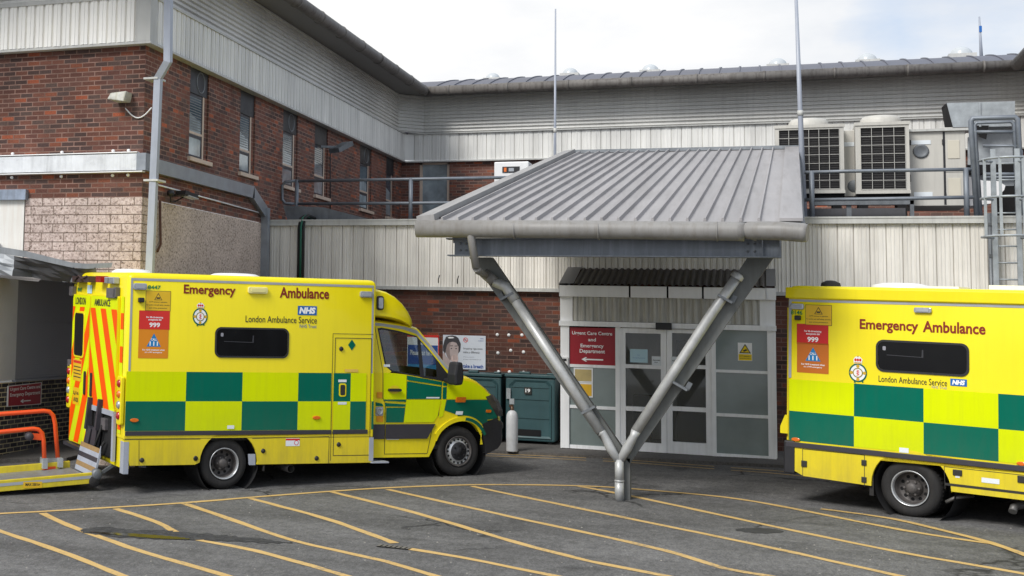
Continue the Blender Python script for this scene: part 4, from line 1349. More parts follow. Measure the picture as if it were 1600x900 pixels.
# signs and notices stuck on the porch
def plate(name, label, cat, px, y, mat, d=.012, grp=None):
    """flat board whose corners were read at px = (x0, y0, x1, y1)"""
    a, c = fy(px[0], px[3], y), fy(px[2], px[1], y)
    t = thing(name, (a.x, y, a.z), label, cat, grp)
    b = MB(); b.box((a.x, y - d, a.z), (c.x, y, c.z)); b.build('board', mat, t)
    return t, a, c
ys = y0 + .028
t, a, c = plate('entrance_sign', 'dark red Urgent Care Centre sign with white arrow in the porch glazing', 'sign', (890.5, 513, 961, 570), ys, M_red)
def sub(a, c, u0, v0, u1, v1): return (a.x + (c.x - a.x) * u0, a.z + (c.z - a.z) * v0, a.x + (c.x - a.x) * u1, a.z + (c.z - a.z) * v1)
b = MB(); ft = ys - .015
b.text('Urgent Care Centre', XZ, sub(a, c, .05, .78, .94, .90), ft, bold=.02)
b.text('and', XZ, sub(a, c, .41, .64, .58, .73), ft, bold=.02)
b.text('Emergency', XZ, sub(a, c, .24, .445, .75, .57), ft, bold=.02)
b.text('Department', XZ, sub(a, c, .22, .30, .78, .43), ft, bold=.02)
r = sub(a, c, .26, .10, .74, .22); zm = (r[1] + r[3]) / 2; h = (r[3] - r[1]) / 2; L_ = r[2] - r[0]
b.flat([(r[0], zm), (r[0] + L_ * .2, zm + h), (r[0] + L_ * .26, zm + h * .8), (r[0] + L_ * .16, zm + h * .3), (r[2], zm + h * .3), (r[2], zm - h * .3), (r[0] + L_ * .16, zm - h * .3), (r[0] + L_ * .26, zm - h * .8), (r[0] + L_ * .2, zm - h)], XZ, ft)
b.build('lettering', M_signw, t)
t, a, c = plate('warning_sign', 'white and yellow camera warning sign on the right frosted pane', 'sign', (1153, 536, 1175, 563.5), ys, M_signw, .004)
b = MB(); q = sub(a, c, .1, .42, .92, .94); m_ = (q[0] + q[2]) / 2
b.flat([(q[0], q[1]), (q[2], q[1]), (m_, q[3])], XZ, ys - .007, 1)
s_ = .13; cz = q[1] + (q[3] - q[1]) * .36
b.flat([(m_ + (p - m_) * (1 - s_ * 2), cz + (z - cz) * (1 - s_ * 2)) for p, z in ((q[0], q[1]), (q[2], q[1]), (m_, q[3]))], XZ, ys - .009, 0)
k = sub(a, c, .34, .5, .68, .66); b.flat([(k[0], k[1] + .02), (k[0] + .02, k[1]), (k[2], k[3] - .02), (k[2] - .02, k[3])], XZ, ys - .011, 1)
q = sub(a, c, .05, .03, .97, .37); b.flat([(q[0], q[1]), (q[2], q[1]), (q[2], q[3]), (q[0], q[3])], XZ, ys - .006, 0)
for v in (.22, .1):
    q = sub(a, c, .12, v, .88, v + .075); b.text('CCTV cameras in' if v > .2 else 'operation here', XZ, q, ys - .009, 1)
b.build('warning_mark', [surf('warning_yellow', C(246, 214, 10), .5, 0, .03), M_ink], t)
yd = PY_ + .0
t, a, c = plate('paper_notice', 'pale blue landscape notice taped inside the left sliding door', 'notice', (984.5, 546, 1012, 566), yd - .002, M_paperb, .003)
b = MB(); b.text('Emergency patients', XZ, sub(a, c, .16, .3, .86, .38), yd - .008); b.text('please', XZ, sub(a, c, .42, .52, .56, .60), yd - .008); b.build('lettering', M_ltblue, t)
t, a, c = plate('paper_notice', 'small white Automatic Door notice on the left sliding door edge', 'notice', (1018.5, 557, 1033, 571), yd - .04, M_paper, .003)
b = MB(); b.text('Automatic', XZ, sub(a, c, .1, .52, .9, .66), yd - .046, bold=.02); b.text('Door', XZ, sub(a, c, .3, .3, .66, .42), yd - .046, bold=.02); b.build('lettering', M_ink, t)
t, a, c = plate('paper_notice', 'small white Automatic Door notice on the right sliding door', 'notice', (1049, 557.5, 1063, 572.5), yd - .04, M_paper, .003)
b = MB(); b.text('Automatic', XZ, sub(a, c, .1, .52, .9, .66), yd - .046, bold=.02); b.text('Door', XZ, sub(a, c, .3, .3, .66, .42), yd - .046, bold=.02); b.build('lettering', M_ink, t)
t, a, c = plate('framed_notice', 'silver framed gold notice below the red porch sign', 'notice', (896.5, 575.5, 926.5, 597), ys - .003, M_white, .01)
b = MB(); q = sub(a, c, .07, .1, .93, .9); b.flat([(q[0], q[1]), (q[2], q[1]), (q[2], q[3]), (q[0], q[3])], XZ, ys - .016); b.build('notice_sheet', M_gold, t)
t, a, c = plate('framed_notice', 'silver framed yellow notice beneath the gold one on the porch', 'notice', (899, 598.5, 926.5, 620), ys - .003, M_white, .01)
b = MB(); q = sub(a, c, .05, .1, .93, .9); b.flat([(q[0], q[1]), (q[2], q[1]), (q[2], q[3]), (q[0], q[3])], XZ, ys - .016); b.build('notice_sheet', surf('yellow_notice', C(234, 184, 40), .5, 0, .06), t)
t, a, c = plate('entry_keypad', 'small white keypad on the left porch frame', 'keypad', (878.5, 558, 887.5, 573.5), y0 - .011, M_white, .03)
b = MB(); q = sub(a, c, .2, .6, .8, .85); b.flat([(q[0], q[1]), (q[2], q[1]), (q[2], q[3]), (q[0], q[3])], XZ, y0 - .044); b.build('screen', M_blackp, t)

# ------------------------------------------------------------------ posters on the brick wall
yp = YW - .01
t, a, c = plate('blue_poster', 'blue and white poster on the brick, seen through the ambulance cab windows', 'poster', (636, 524, 686.5, 602), yp, M_white, .015)
b = MB()
q = sub(a, c, .02, .03, .96, .8); b.flat([(q[0], q[1]), (q[2], q[1]), (q[2], q[3]), (q[0], q[3])], XZ, yp - .018, 0)
q = sub(a, c, .02, .03, .96, .42); b.flat([(q[0], q[1]), (q[2], q[1]), (q[2], q[3]), (q[0], q[3])], XZ, yp - .02, 1)
q = sub(a, c, 0, .955, 1, 1); b.flat([(q[0], q[1]), (q[2], q[1]), (q[2], q[3]), (q[0], q[3])], XZ, yp - .0185, 2)
q = sub(a, c, .97, .4, 1, .97); b.flat([(q[0], q[1]), (q[2], q[1]), (q[2], q[3]), (q[0], q[3])], XZ, yp - .0185, 2)
q = sub(a, c, .1, .6, .8, .7); b.text('Please wait here', XZ, q, yp - .022, 3, bold=.02)
b.build('poster_print', [M_postbl, surf('poster_pale_blue', C(60, 150, 205), .4, 0, .2, 6), M_stred, M_signw], t)
t, a, c = plate('no_smoking_poster', 'white poster of a curly haired woman covering her mouth, on the brick', 'poster', (692, 525, 759, 575.5), yp, surf('poster_white', C(214, 220, 230), .4, 0, .06, 2), .015)
def pp(u, v): return (a.x + (c.x - a.x) * u, a.z + (c.z - a.z) * v)
def pol(pts): return [pp(u, v) for u, v in pts]
b = MB()
import itertools
hair = [(u + random.uniform(-.008, .008), v + random.uniform(-.012, .012)) for q_ in (1,) for (u, v) in [(.01, .52), (.0, .68), (.03, .82), (.07, .93), (.14, .98), (.22, .99), (.30, .96), (.36, .91), (.39, .84), (.43, .74), (.42, .64), (.40, .53), (.36, .48), (.30, .6), (.2, .66), (.12, .6), (.07, .5), (.05, .42)]]
b.flat(pol(hair), XZ, yp - .018, 1)
face = [(.10, .70), (.16, .78), (.24, .80), (.32, .77), (.37, .66), (.37, .5), (.345, .36), (.30, .25), (.24, .2), (.16, .26), (.10, .36), (.065, .5)]
b.flat(pol(face), XZ, yp - .0195, 0)
b.flat(pol([(.10, .70), (.16, .78), (.19, .79), (.16, .62), (.17, .44), (.2, .28), (.16, .26), (.10, .36), (.065, .5)]), XZ, yp - .0203, 6)
b.flat(pol([(.03, .5), (.0, .42), (.0, .2), (.06, .08), (.2, .02), (.34, .02), (.33, .1), (.22, .16), (.14, .3), (.08, .36)]), XZ, yp - .0185, 0)
hand = [(.21, .36), (.25, .42), (.31, .42), (.36, .37), (.365, .27), (.33, .12), (.31, .02), (.24, .02), (.24, .16), (.2, .27)]
b.flat(pol(hand), XZ, yp - .021, 2)
for u in (.205, .315):
    b.flat([pp(u + .02 * math.cos(k), .60 + .016 * math.sin(k)) for k in [2 * math.pi * j / 10 for j in range(10)]], XZ, yp - .0215, 1)
    b.flat(pol([(u - .035, .665), (u + .035, .67), (u + .035, .69), (u - .035, .685)]), XZ, yp - .0215, 1)
b.flat(pol([(.11, .915), (.16, .945), (.24, .94), (.27, .915), (.22, .90), (.15, .895)]), XZ, yp - .0205, 3)
for k in range(3): b.flat(pol([(.25 + .03 * k, .41), (.256 + .03 * k, .41), (.262 + .03 * k, .27), (.256 + .03 * k, .27)]), XZ, yp - .0225, 1)
b.text('Stopping cigarettes', XZ, pp(.48, .575) + pp(.93, .64), yp - .018, 1)
b.text('makes a difference', XZ, pp(.48, .475) + pp(.86, .54), yp - .018, 1)
b.text('Smoking is not allowed here', XZ, pp(.48, .35) + pp(.74, .375), yp - .018, 1)
b.text('anywhere in the hospital grounds', XZ, pp(.48, .28) + pp(.9, .305), yp - .018, 1)
b.text('NHS', XZ, pp(.88, .9) + pp(.95, .935), yp - .018, 4)
b.text('smokefree', XZ, pp(.83, .84) + pp(.95, .87), yp - .018, 4)
b.text('take a breath', XZ, pp(.48, .04) + pp(.95, .15), yp - .018, 4, bold=.03)
ring = [pp(.535 + .055 * math.cos(2 * math.pi * k / 20), .865 + .072 * math.sin(2 * math.pi * k / 20)) for k in range(20)]
ring2 = [pp(.535 + .042 * math.cos(2 * math.pi * k / 20), .865 + .055 * math.sin(2 * math.pi * k / 20)) for k in range(20)]
for k in range(20): b.flat([ring[k], ring[(k + 1) % 20], ring2[(k + 1) % 20], ring2[k]], XZ, yp - .018, 5)
b.flat(pol([(.51, .9), (.52, .91), (.56, .83), (.55, .82)]), XZ, yp - .0185, 5)
b.flat(pol([(.5, .855), (.56, .855), (.56, .875), (.5, .875)]), XZ, yp - .018, 1)
b.build('poster_print', [M_skin, M_hair, surf('poster_hand_tone', C(214, 190, 184), .5, 0, .12, 14), M_signw, M_postbl, M_stred, surf('poster_skin_shadow', C(150, 134, 132), .5, 0, .15, 14)], t)

# ------------------------------------------------------------------ storage bins and gas cylinder
def bin_(x0, x1, ztop, y, label, number=None):
    zb_ = gz((x0 + x1) / 2, y) + .05
    t = thing('storage_bin', (x0, y, zb_), label, 'storage bin', 'teal storage bins against the wall')
    b = MB(); z0 = zb_ + .05; D = .62
    b.box((x0, y, z0), (x1, y + D, ztop - .06)); b.build('body', M_bin, t, bevel=.025)
    b = MB()
    w = x1 - x0; h = ztop - z0
    b.box((x0 - .015, y - .03, ztop - .055), (x1 + .015, y + D, ztop)); b.box((x0 + w * .28, y - .035, ztop), (x0 + w * .5, y + .1, ztop + .045)); b.box((x0 + w * .84, y - .03, ztop), (x0 + w * .98, y + .1, ztop + .035))
    b.build('lid', M_bin, t, bevel=.012)
    b = MB()
    o_ = [(x0 + .06, z0 + h * .05), (x1 - .06, z0 + h * .05), (x1 - .06, ztop - .17), (x1 - .13, ztop - .1), (x0 + .15, ztop - .1), (x0 + .06, ztop - .2)]
    cx, cz = (x0 + x1) / 2, (z0 + ztop) / 2
    i_ = [(cx + (p - cx) * .9, cz + (q - cz) * .93) for p, q in o_]
    for k in range(6):
        k2 = (k + 1) % 6
        b.face([(o_[k][0], y - .022, o_[k][1]), (o_[k2][0], y - .022, o_[k2][1]), (i_[k2][0], y - .004, i_[k2][1]), (i_[k][0], y - .004, i_[k][1])])
        b.face([(o_[k][0], y - .022, o_[k][1]), (o_[k2][0], y - .022, o_[k2][1]), (o_[k2][0], y, o_[k2][1]), (o_[k][0], y, o_[k][1])])
    for fz in (.34, .62, .8): b.box((x0 + .1, y - .012, z0 + h * fz), (x1 - .1, y - .002, z0 + h * fz + .02))
    b.build('door_panel', M_bin, t)
    b = MB(); b.box((x0 + w * .22, y - .016, z0 + .09), (x0 + w * .72, y - .003, z0 + .2)); b.build('vent_slot', M_dark, t)
    b = MB()
    for xx in (x0 + .08, x1 - .12): b.box((xx, y + .05, zb_), (xx + .06, y + .12, z0 + .02)); b.box((xx, y + .45, zb_), (xx + .06, y + .52, z0 + .02))
    b.build_each('foot', M_black, t)
    b = MB(); b.box((x0 + .02, y - .04, z0 + h * .62), (x0 + .09, y - .004, z0 + h * .78)); b.build('latch', M_galv, t)
    if number:
        q = fy(825, 610.5, y); b = MB(); b.flat([(q.x - .06, q.z - .06), (q.x + .06, q.z - .06), (q.x + .06, q.z + .06), (q.x - .06, q.z + .06)], XZ, y - .024); f = b.build('number_label', M_ink, t)
        b = MB(); b.text('19', XZ, (q.x - .04, q.z - .03, q.x + .04, q.z + .035), y - .027, bold=.03); b.build('lettering', M_signw, f)
    return t
yb = 24.38
bin_(fy(790, 620, yb).x, fy(867, 620, yb).x, fy(828, 585, yb).z, yb, 'teal storage bin marked 19 beside the porch', True)
bin_(fy(712, 620, yb).x, fy(783, 620, yb).x, fy(750, 583, yb).z, yb, 'teal storage bin half hidden by the ambulance bonnet')
q = fg(800, 705, .05)
gc = thing('gas_cylinder', (q.x, q.y, q.z), 'chipped white gas cylinder standing before bin 19', 'gas cylinder')
r = .095; k_ = fy(800, 641, q.y).z - q.z; b = MB()
b.lathe([(r * .93, 0), (r, .02), (r, k_ - .12), (r * .93, k_ - .07), (r * .7, k_ - .025), (r * .3, k_), (.001, k_)], q, (0, 0, 1), 20); b.build('shell', M_gas, gc)
b = MB(); b.lathe([(.03, k_ - .01), (.03, k_ + .05), (.02, k_ + .06), (.02, k_ + .1), (.001, k_ + .1)], q, (0, 0, 1), 10); b.box((q.x - .045, q.y - .02, q.z + k_ + .05), (q.x + .02, q.y + .02, q.z + k_ + .09)); b.build('valve', surf('brown_brass_valve', C(96, 74, 58), .4, .5, .2, 9), gc)
b = MB(); b.box((q.x - .04, q.y - .03, q.z + k_ + .1), (q.x + .035, q.y + .03, q.z + k_ + .19)); b.build('valve_guard', M_galv, gc)

# ------------------------------------------------------------------ steel canopy on its Y shaped post
YCF, YCB = 18.25, 28.3
q = fg(970, 782)
YP = q.y
cn = thing('entrance_canopy', (q.x, YP, q.z), 'grey sheet metal entrance canopy on a dented Y shaped steel post', 'canopy')
FL, FR, BL, BR = fy(655, 345, YCF), fy(1258, 347, YCF), fy(884, 240, YCB), fy(1250, 232.5, YCB)
def cp(u, v, h=0):
    p = FL * (1 - u) * (1 - v) + FR * u * (1 - v) + BL * (1 - u) * v + BR * u * v
    return Vector((p.x, p.y, p.z + h))
b = MB()
b.face([cp(.02, 0), cp(.99, 0), cp(.99, 1), cp(.02, 1)])
us = [.065 + .0435 * k for k in range(21) if .065 + .0435 * k < .93]
for u in us:
    w_ = .0042
    for v0, v1 in ((0, 1),):
        b._hex([cp(u - w_, 0), cp(u + w_, 0), cp(u + w_, 1), cp(u - w_, 1), cp(u - w_ * .55, 0, .05), cp(u + w_ * .55, 0, .05), cp(u + w_ * .55, 1, .05), cp(u - w_ * .55, 1, .05)])
b._hex([cp(.94, 0, .012), cp(.995, 0, .012), cp(.995, 1, .012), cp(.94, 1, .012), cp(.94, 0, .05), cp(.995, 0, .05), cp(.995, 1, .05), cp(.94, 1, .05)])
b.build('roof_sheet', M_canroof, cn)
b = MB()
b._hex([cp(-.008, 0, -.05), cp(.045, 0, -.02), cp(.045, 1, -.02), cp(-.008, 1, -.05), cp(-.008, 0, .06), cp(.042, 0, .09), cp(.042, 1, .09), cp(-.008, 1, .06)])
b.build('verge_flashing', surf('verge_grey', C(158, 156, 154), .5, 0, .12, 1.5, streak=.3, sx=(7, .5, 2)), cn)
b = MB(); b._hex([cp(.046, .02, .004), cp(.056, .02, .004), cp(.056, 1, .004), cp(.046, 1, .004), cp(.046, .02, .02), cp(.056, .02, .02), cp(.056, 1, .02), cp(.046, 1, .02)]); b.build('verge_gap', M_dark, cn)
b = MB(); b._hex([cp(.042, 1, 0) + Vector((0, -.05, 0)), cp(.995, 1, 0) + Vector((0, -.05, 0)), cp(.995, 1) + Vector((0, .06, 0)), cp(.042, 1) + Vector((0, .06, 0)), cp(.042, 1, .07), cp(.995, 1, .07), cp(.995, 1, .08) + Vector((0, .06, 0)), cp(.042, 1, .08) + Vector((0, .06, 0))])
b.build('ridge_flashing', M_galvd, cn)
b = MB(); b._hex([cp(.0, 0.01, -.2), cp(1, 0.01, -.2), cp(1, 1, -.2), cp(.0, 1, -.2), cp(.0, .01, -.06), cp(1, .01, -.06), cp(1, 1, -.06), cp(0, 1, -.06)])
b.build('underside', M_galvd, cn)
# gutter: long straight run plus the length at the right that has been knocked loose
yg_ = YCF - .1
RGc = .118
def gpth(p): return fy(p[0], p[1], yg_)
b = MB()
b.tube([gpth(p) for p in ((651, 357.3), (900, 358.5), (1150, 361.5), (1164, 362.5))], RGc, 18)
for px in (803, 934.5, 1119): 
    p = gpth((px, 357.8 + (px - 651) * .0083)); b.tube([p, p + Vector((.02, 0, 0))], RGc + .006, 18)
b.build('gutter', M_cangut, cn)
b = MB()
b.tube([gpth(p) + Vector((0, d, 0)) for p, d in (((1164, 362), .0), ((1172, 360.5), -.04), ((1215, 361), -.06), ((1255, 364.5), -.1), ((1261.5, 365), -.11))], [RGc * .8, RGc * .95, RGc * .98, RGc * .98, RGc * .9], 18)
b.tube([gpth((1176, 371)), gpth((1183, 373.5))], .03, 8)
b.build('loose_gutter', M_cangut, cn)
b = MB(); p = gpth((1262, 358)); b.lathe([(.001, 0), (.09, .0), (.1, .02)], (p.x - .03, p.y + .05, p.z - .02), (1, .2, 0), 14); b.build('gutter_end', M_dark, cn)
# front beam
yb_ = YCF + .12
zt_, zb2 = fy(960, 372, yb_).z, fy(960, 401, yb_).z
xa, xb = fy(708, 390, yb_).x, fy(1221, 390, yb_).x
b = MB()
b.box((xa, yb_ + .09, zb2 + .015), (xb, yb_ + .11, zt_ - .015)); b.box((xa - .08, yb_, zb2), (xb, yb_ + .2, zb2 + .015)); b.box((xa - .1, yb_, zt_ - .015), (xb, yb_ + .2, zt_))
b.box((xb - .02, yb_ + .0, zb2 + .016), (xb - .005, yb_ + .2, zt_ - .016)); b.box((xb - .22, yb_ + .01, zb2 + .016), (xb - .205, yb_ + .089, zt_ - .016))
b.build('front_beam', surf('streaked_galvanised_beam', C(116, 122, 130), .45, .35, .25, 4, streak=.6, dirt=C(150, 156, 164)), cn)
b = MB()
for xx in (xa + .08, xa + .16, xb - .3, xb - .38):
    for zz in (zb2 + .08, zt_ - .07): b.lathe([(.016, 0), (.016, .012), (.001, .014)], (xx, yb_ + .089, zz), (0, -1, 0), 6)
b.build_each('bolt', M_galvd, cn)
b = MB()
for u in (.1, .9): b.bar(cp(u, .02, -.25), cp(u, .98, -.25), .14, .16)
b.build_each('rafter', M_galvd, cn)
# Y post: steel sections with rain pipes clipped in front
ya_ = YP + .1
def A(px, py, y=None): return fy(px, py, ya_ if y is None else y)
M_arm = surf('weathered_steel_arm', C(112, 114, 112), .5, .3, .3, 3, streak=.55, dirt=C(84, 84, 76), bmp=.1)
def arm(L0, R0, L1, R1, name='arm'):
    b = MB()
    p = [A(*L0), A(*R0), A(*R1), A(*L1)]
    o2 = Vector((0, .17, 0))
    b._hex([p[3], p[2], p[2] + o2, p[3] + o2, p[0], p[1], p[1] + o2, p[0] + o2])
    b.build(name, M_arm, cn)
arm((733, 402), (768, 402), (962, 720), (972, 700))
arm((1168, 402), (1209, 402), (968, 706), (984, 724))
b = MB(); p0, p1 = A(975, 716), A(976.5, 781); b.box((p0.x - .075, ya_, gz(p0.x, ya_) - .05), (p0.x + .075, ya_ + .17, p0.z)); b.build('post', M_arm, cn)
yq = YP
def Q(px, py): return fy(px, py, yq)
M_rwp = surf('galvanised_rain_pipe', C(186, 187, 186), .42, .25, .2, 6, streak=.25, dirt=C(120, 118, 112), bmp=.12, bscale=14)
b = MB(); b.tube([Q(805, 470), Q(875, 577), Q(938, 675)], .064, 14); b.tube([Q(938, 675), Q(942, 677), Q(953, 699), Q(967, 722)], [.064, .05, .062, .046], 14)
b.tube([Q(772, 440), Q(790, 448), Q(805, 470)], .07, 12)
b.build('rain_pipe', M_rwp, cn)
b = MB(); b.tube([Q(1151, 434), Q(1114, 487), Q(1057, 575), Q(994, 673)], .064, 14); b.tube([Q(994, 673), Q(990, 682), Q(980, 700), Q(967.5, 722)], [.064, .05, .062, .046], 14)
b.lathe([(.001, .05), (.05, .045), (.08, .02), (.082, -.03)], Q(1152, 432), (Q(1152, 432) - Q(1114, 487)), 14)
b.build('rain_pipe', M_rwp, cn)
b = MB(); zg_ = gz(Q(968, 783).x, yq); b.tube([Q(967.5, 718), Q(967.8, 752)], .056, 14); b.tube([Q(967.8, 752), (Q(967.8, 783).x, yq, zg_)], .058, 14); b.tube([Q(967.8, 750), Q(967.8, 753)], .062, 14)
b.build('down_pipe', M_rwp, cn)
b = MB()
b.tube([fy(734.5, 363, YCF - .12), fy(735.5, 368, YCF - .13), fy(744, 419, YCF - .08)], .052, 8); b.tube([fy(744, 419, YCF - .08), fy(748, 424, YCF + .05), Q(760, 430)], .05, 8); b.tube([Q(756, 426), Q(772, 440)], .075, 10)
b.build('gutter_outlet', M_cangut, cn)
b = MB()
for (px, py, dx) in ((793, 463, -1), (1133, 467, 1), (1063, 603, 1), (920, 640, -1)):
    p = Q(px, py); b.bar((p.x - .085, yq - .0, p.z + dx * .05), (p.x + .085, yq - .0, p.z - dx * .05), .16, .03); b.bar((p.x + dx * .07, yq + .085, p.z - .05), (p.x + dx * .12, yq + .085, p.z + .045), .03, .06)
b.build_each('pipe_clamp', M_galvd, cn)

# ------------------------------------------------------------------ side entrance under the brick wing at the left
se = thing('side_entrance', (-11.3, 19, 0), 'grey louvred side entrance with dark brick base under the brick wing', 'entrance')
XS = -11.25
za, zb3 = fx(50, 430, XS).z, fx(50, 592, XS).z
b = MB(); b.flat([(18.0, -.4), (23.5, -.4), (23.5, zb3 - .03), (18.0, zb3 - .03)], YZ, XS); b.flat([(-16, -.4), (XS, -.4), (XS, 0.95), (-16, .95)], XZ, 18.0)
b.build('brick_base', M_engbrick, se)
ym = fx(26, 500, XS).y
b = MB()
nl = 46
for k in range(nl):
    z0 = zb3 + (2.75 - zb3) * k / nl; z1 = zb3 + (2.75 - zb3) * (k + 1) / nl
    b.face([(XS - .02, ym, z0), (XS - .02, 23.5, z0), (XS - .012, 23.5, z1), (XS - .012, ym, z1)])
b.box((XS - .03, ym, (zb3 + 2.75) / 2 + .1), (XS - .005, 23.5, (zb3 + 2.75) / 2 + .115))
b.box((XS - .02, ym - .05, zb3 - .03), (XS + .05, 23.5, zb3))
b.build('louvre', M_shutter, se)
b = MB(); b.box((XS - 3, 18.0, zb3), (XS + .01, ym, 2.8)); b.build('corner_post', M_greyp, se)
b = MB(); b.box((-16, YF + .1, 2.8), (-9.3, 24, 2.86)); b.build('recess_lining', surf('recess_white', C(214, 212, 208), .8), se)
# hanging dented fascia
yf_ = 18.1
def ff(px, py): v = fy(px, py, yf_); return v
b = MB()
up_ = [(-40, 378), (0, 385.5), (40, 392), (80, 402), (112, 410), (135, 412), (176, 410.5)]
lo_ = [(-40, 390), (0, 396), (40, 402), (80, 411), (112, 418), (135, 420), (174, 418)]
for k in range(len(up_) - 1): b.face([ff(*lo_[k]), ff(*lo_[k + 1]), ff(*up_[k + 1]), ff(*up_[k])])
b.face([ff(-40, 378), ff(0, 385.5), fy(0, 380, YF), fy(-40, 375, YF)])
b.build('fascia_flashing', surf('grey_zinc_flashing', C(134, 138, 142), .5, .1, .2, 4, streak=.3), se)
b = MB()
gridp = []
for i in range(13):
    s = i / 12
    top = Vector((-40 + 150 * s, 0)); px = -40 + 190 * s
    t_ = 390 + (px + 40) * .155 if px < 112 else 419
    bo_ = 428 + max(0, px) * .13
    gridp.append([ff(px, t_ + (bo_ - t_) * j / 5) + Vector((0, random.uniform(-.035, .035) + (.25 * j / 5 if px > 36 else -.02 * j), random.uniform(-.01, .01))) for j in range(6)])
for i in range(12):
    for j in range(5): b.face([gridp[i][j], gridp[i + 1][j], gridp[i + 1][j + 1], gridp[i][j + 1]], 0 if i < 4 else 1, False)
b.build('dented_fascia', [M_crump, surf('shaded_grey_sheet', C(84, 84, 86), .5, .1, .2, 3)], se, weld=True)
b = MB(); b.face([ff(-60, 428), ff(60, 440), Vector((-10.6, YF, 2.78)), Vector((-15, YF, 2.78))]); b.build('soffit', M_soffit, se)
# red sign on the brick base
ysn = None
s0, s1 = fx(10, 602, XS), fx(63, 597, XS)
t = thing('entrance_sign', (XS, s0.y, s0.z - .4), 'maroon Urgent Care Centre sign with white arrow on the dark brick base', 'sign')
zt1, zb1 = fx(10.5, 603, XS).z, fx(9.7, 635.5, XS).z
zt2, zb4 = fx(63, 597, XS).z, fx(62.2, 631.4, XS).z
def sg(a_, c_, t_=0):
    z_ = (zb1 + (zb4 - zb1) * a_) * (1 - c_) + (zt1 + (zt2 - zt1) * a_) * c_
    return (XS + .015 + t_, s0.y + (s1.y - s0.y) * a_, z_)
b = MB(); b.prism([(0, 0), (1, 0), (1, 1), (0, 1)], lambda a_, c_, t_: sg(a_, c_, t_), 0, .015); b.build('board', M_signw, t)
b = MB(); b.flat([(.025, .03), (.975, .03), (.975, .97), (.025, .97)], lambda a_, c_, t_: sg(a_, c_, t_), .018); b.build('panel', M_redb, t)
b = MB()
pl = lambda a_, c_, t_: sg(a_, c_, t_)
b.text('Urgent Care Centre and', pl, (.06, .70, .95, .90), .021, bold=.015); b.text('Emergency Department', pl, (.06, .42, .95, .64), .021, bold=.015)
b.flat([(.36, .22), (.44, .31), (.46, .28), (.42, .24), (.67, .24), (.67, .19), (.42, .19), (.46, .15), (.44, .12)], pl, .021)
b.build('lettering', M_signw, t)

# ------------------------------------------------------------------ ambulances (local axes: u forward, v away from the near side, w up)
class Pose:
    def __init__(s, axes, org):
        s.u, s.v, s.w = [Vector((axes[0][k], axes[1][k], axes[2][k])) for k in range(3)]
        s.O = Vector(org)
        s.M = Matrix(((s.u.x, s.v.x, s.w.x, s.O.x), (s.u.y, s.v.y, s.w.y, s.O.y), (s.u.z, s.v.z, s.w.z, s.O.z), (0, 0, 0, 1)))
    def S(s, px, py, v=0.0):           # survey on a side plane v = const -> (u, w)
        r = ray(px, py); t = (v + (s.O - CAM).dot(s.v)) / r.dot(s.v); q = CAM + r * t - s.O
        return (q.dot(s.u), q.dot(s.w))
    def R(s, px, py, u):               # on a cross plane u = const -> (v, w)
        r = ray(px, py); t = (u + (s.O - CAM).dot(s.u)) / r.dot(s.u); q = CAM + r * t - s.O
        return (q.dot(s.v), q.dot(s.w))
    def Z(s, px, py, w):               # on a level plane w = const -> (u, v)
        r = ray(px, py); t = (w + (s.O - CAM).dot(s.w)) / r.dot(s.w); q = CAM + r * t - s.O
        return (q.dot(s.u), q.dot(s.v))


PL = Pose(((0.7254594388216224, -0.6881645672004355, 0.011752917699615655), (0.6882568479649208, 0.7252624403145018, -0.017230899525144908), (0.0033337447425567865, 0.020589344790231993, 0.9997824588514744)),
          (-6.78772541, 17.61190424, -2.34707636 + CAMZ))
PRt = Pose(((0.9142586819911921, 0.40478371694501025, 0.01676916515245689), (-0.4046564197461925, 0.9144080012808089, -0.010544626680426036), (-0.019602151971706273, 0.0028547661582096484, 0.9998037837237164)),
           (1.55106229, 19.05982572, -2.20750067 + CAMZ))
SIDE = lambda a, b, t: (a, t, b)      # (u, w) on v = t
W = 2.72
UB0, UB1 = -1.472, 2.27


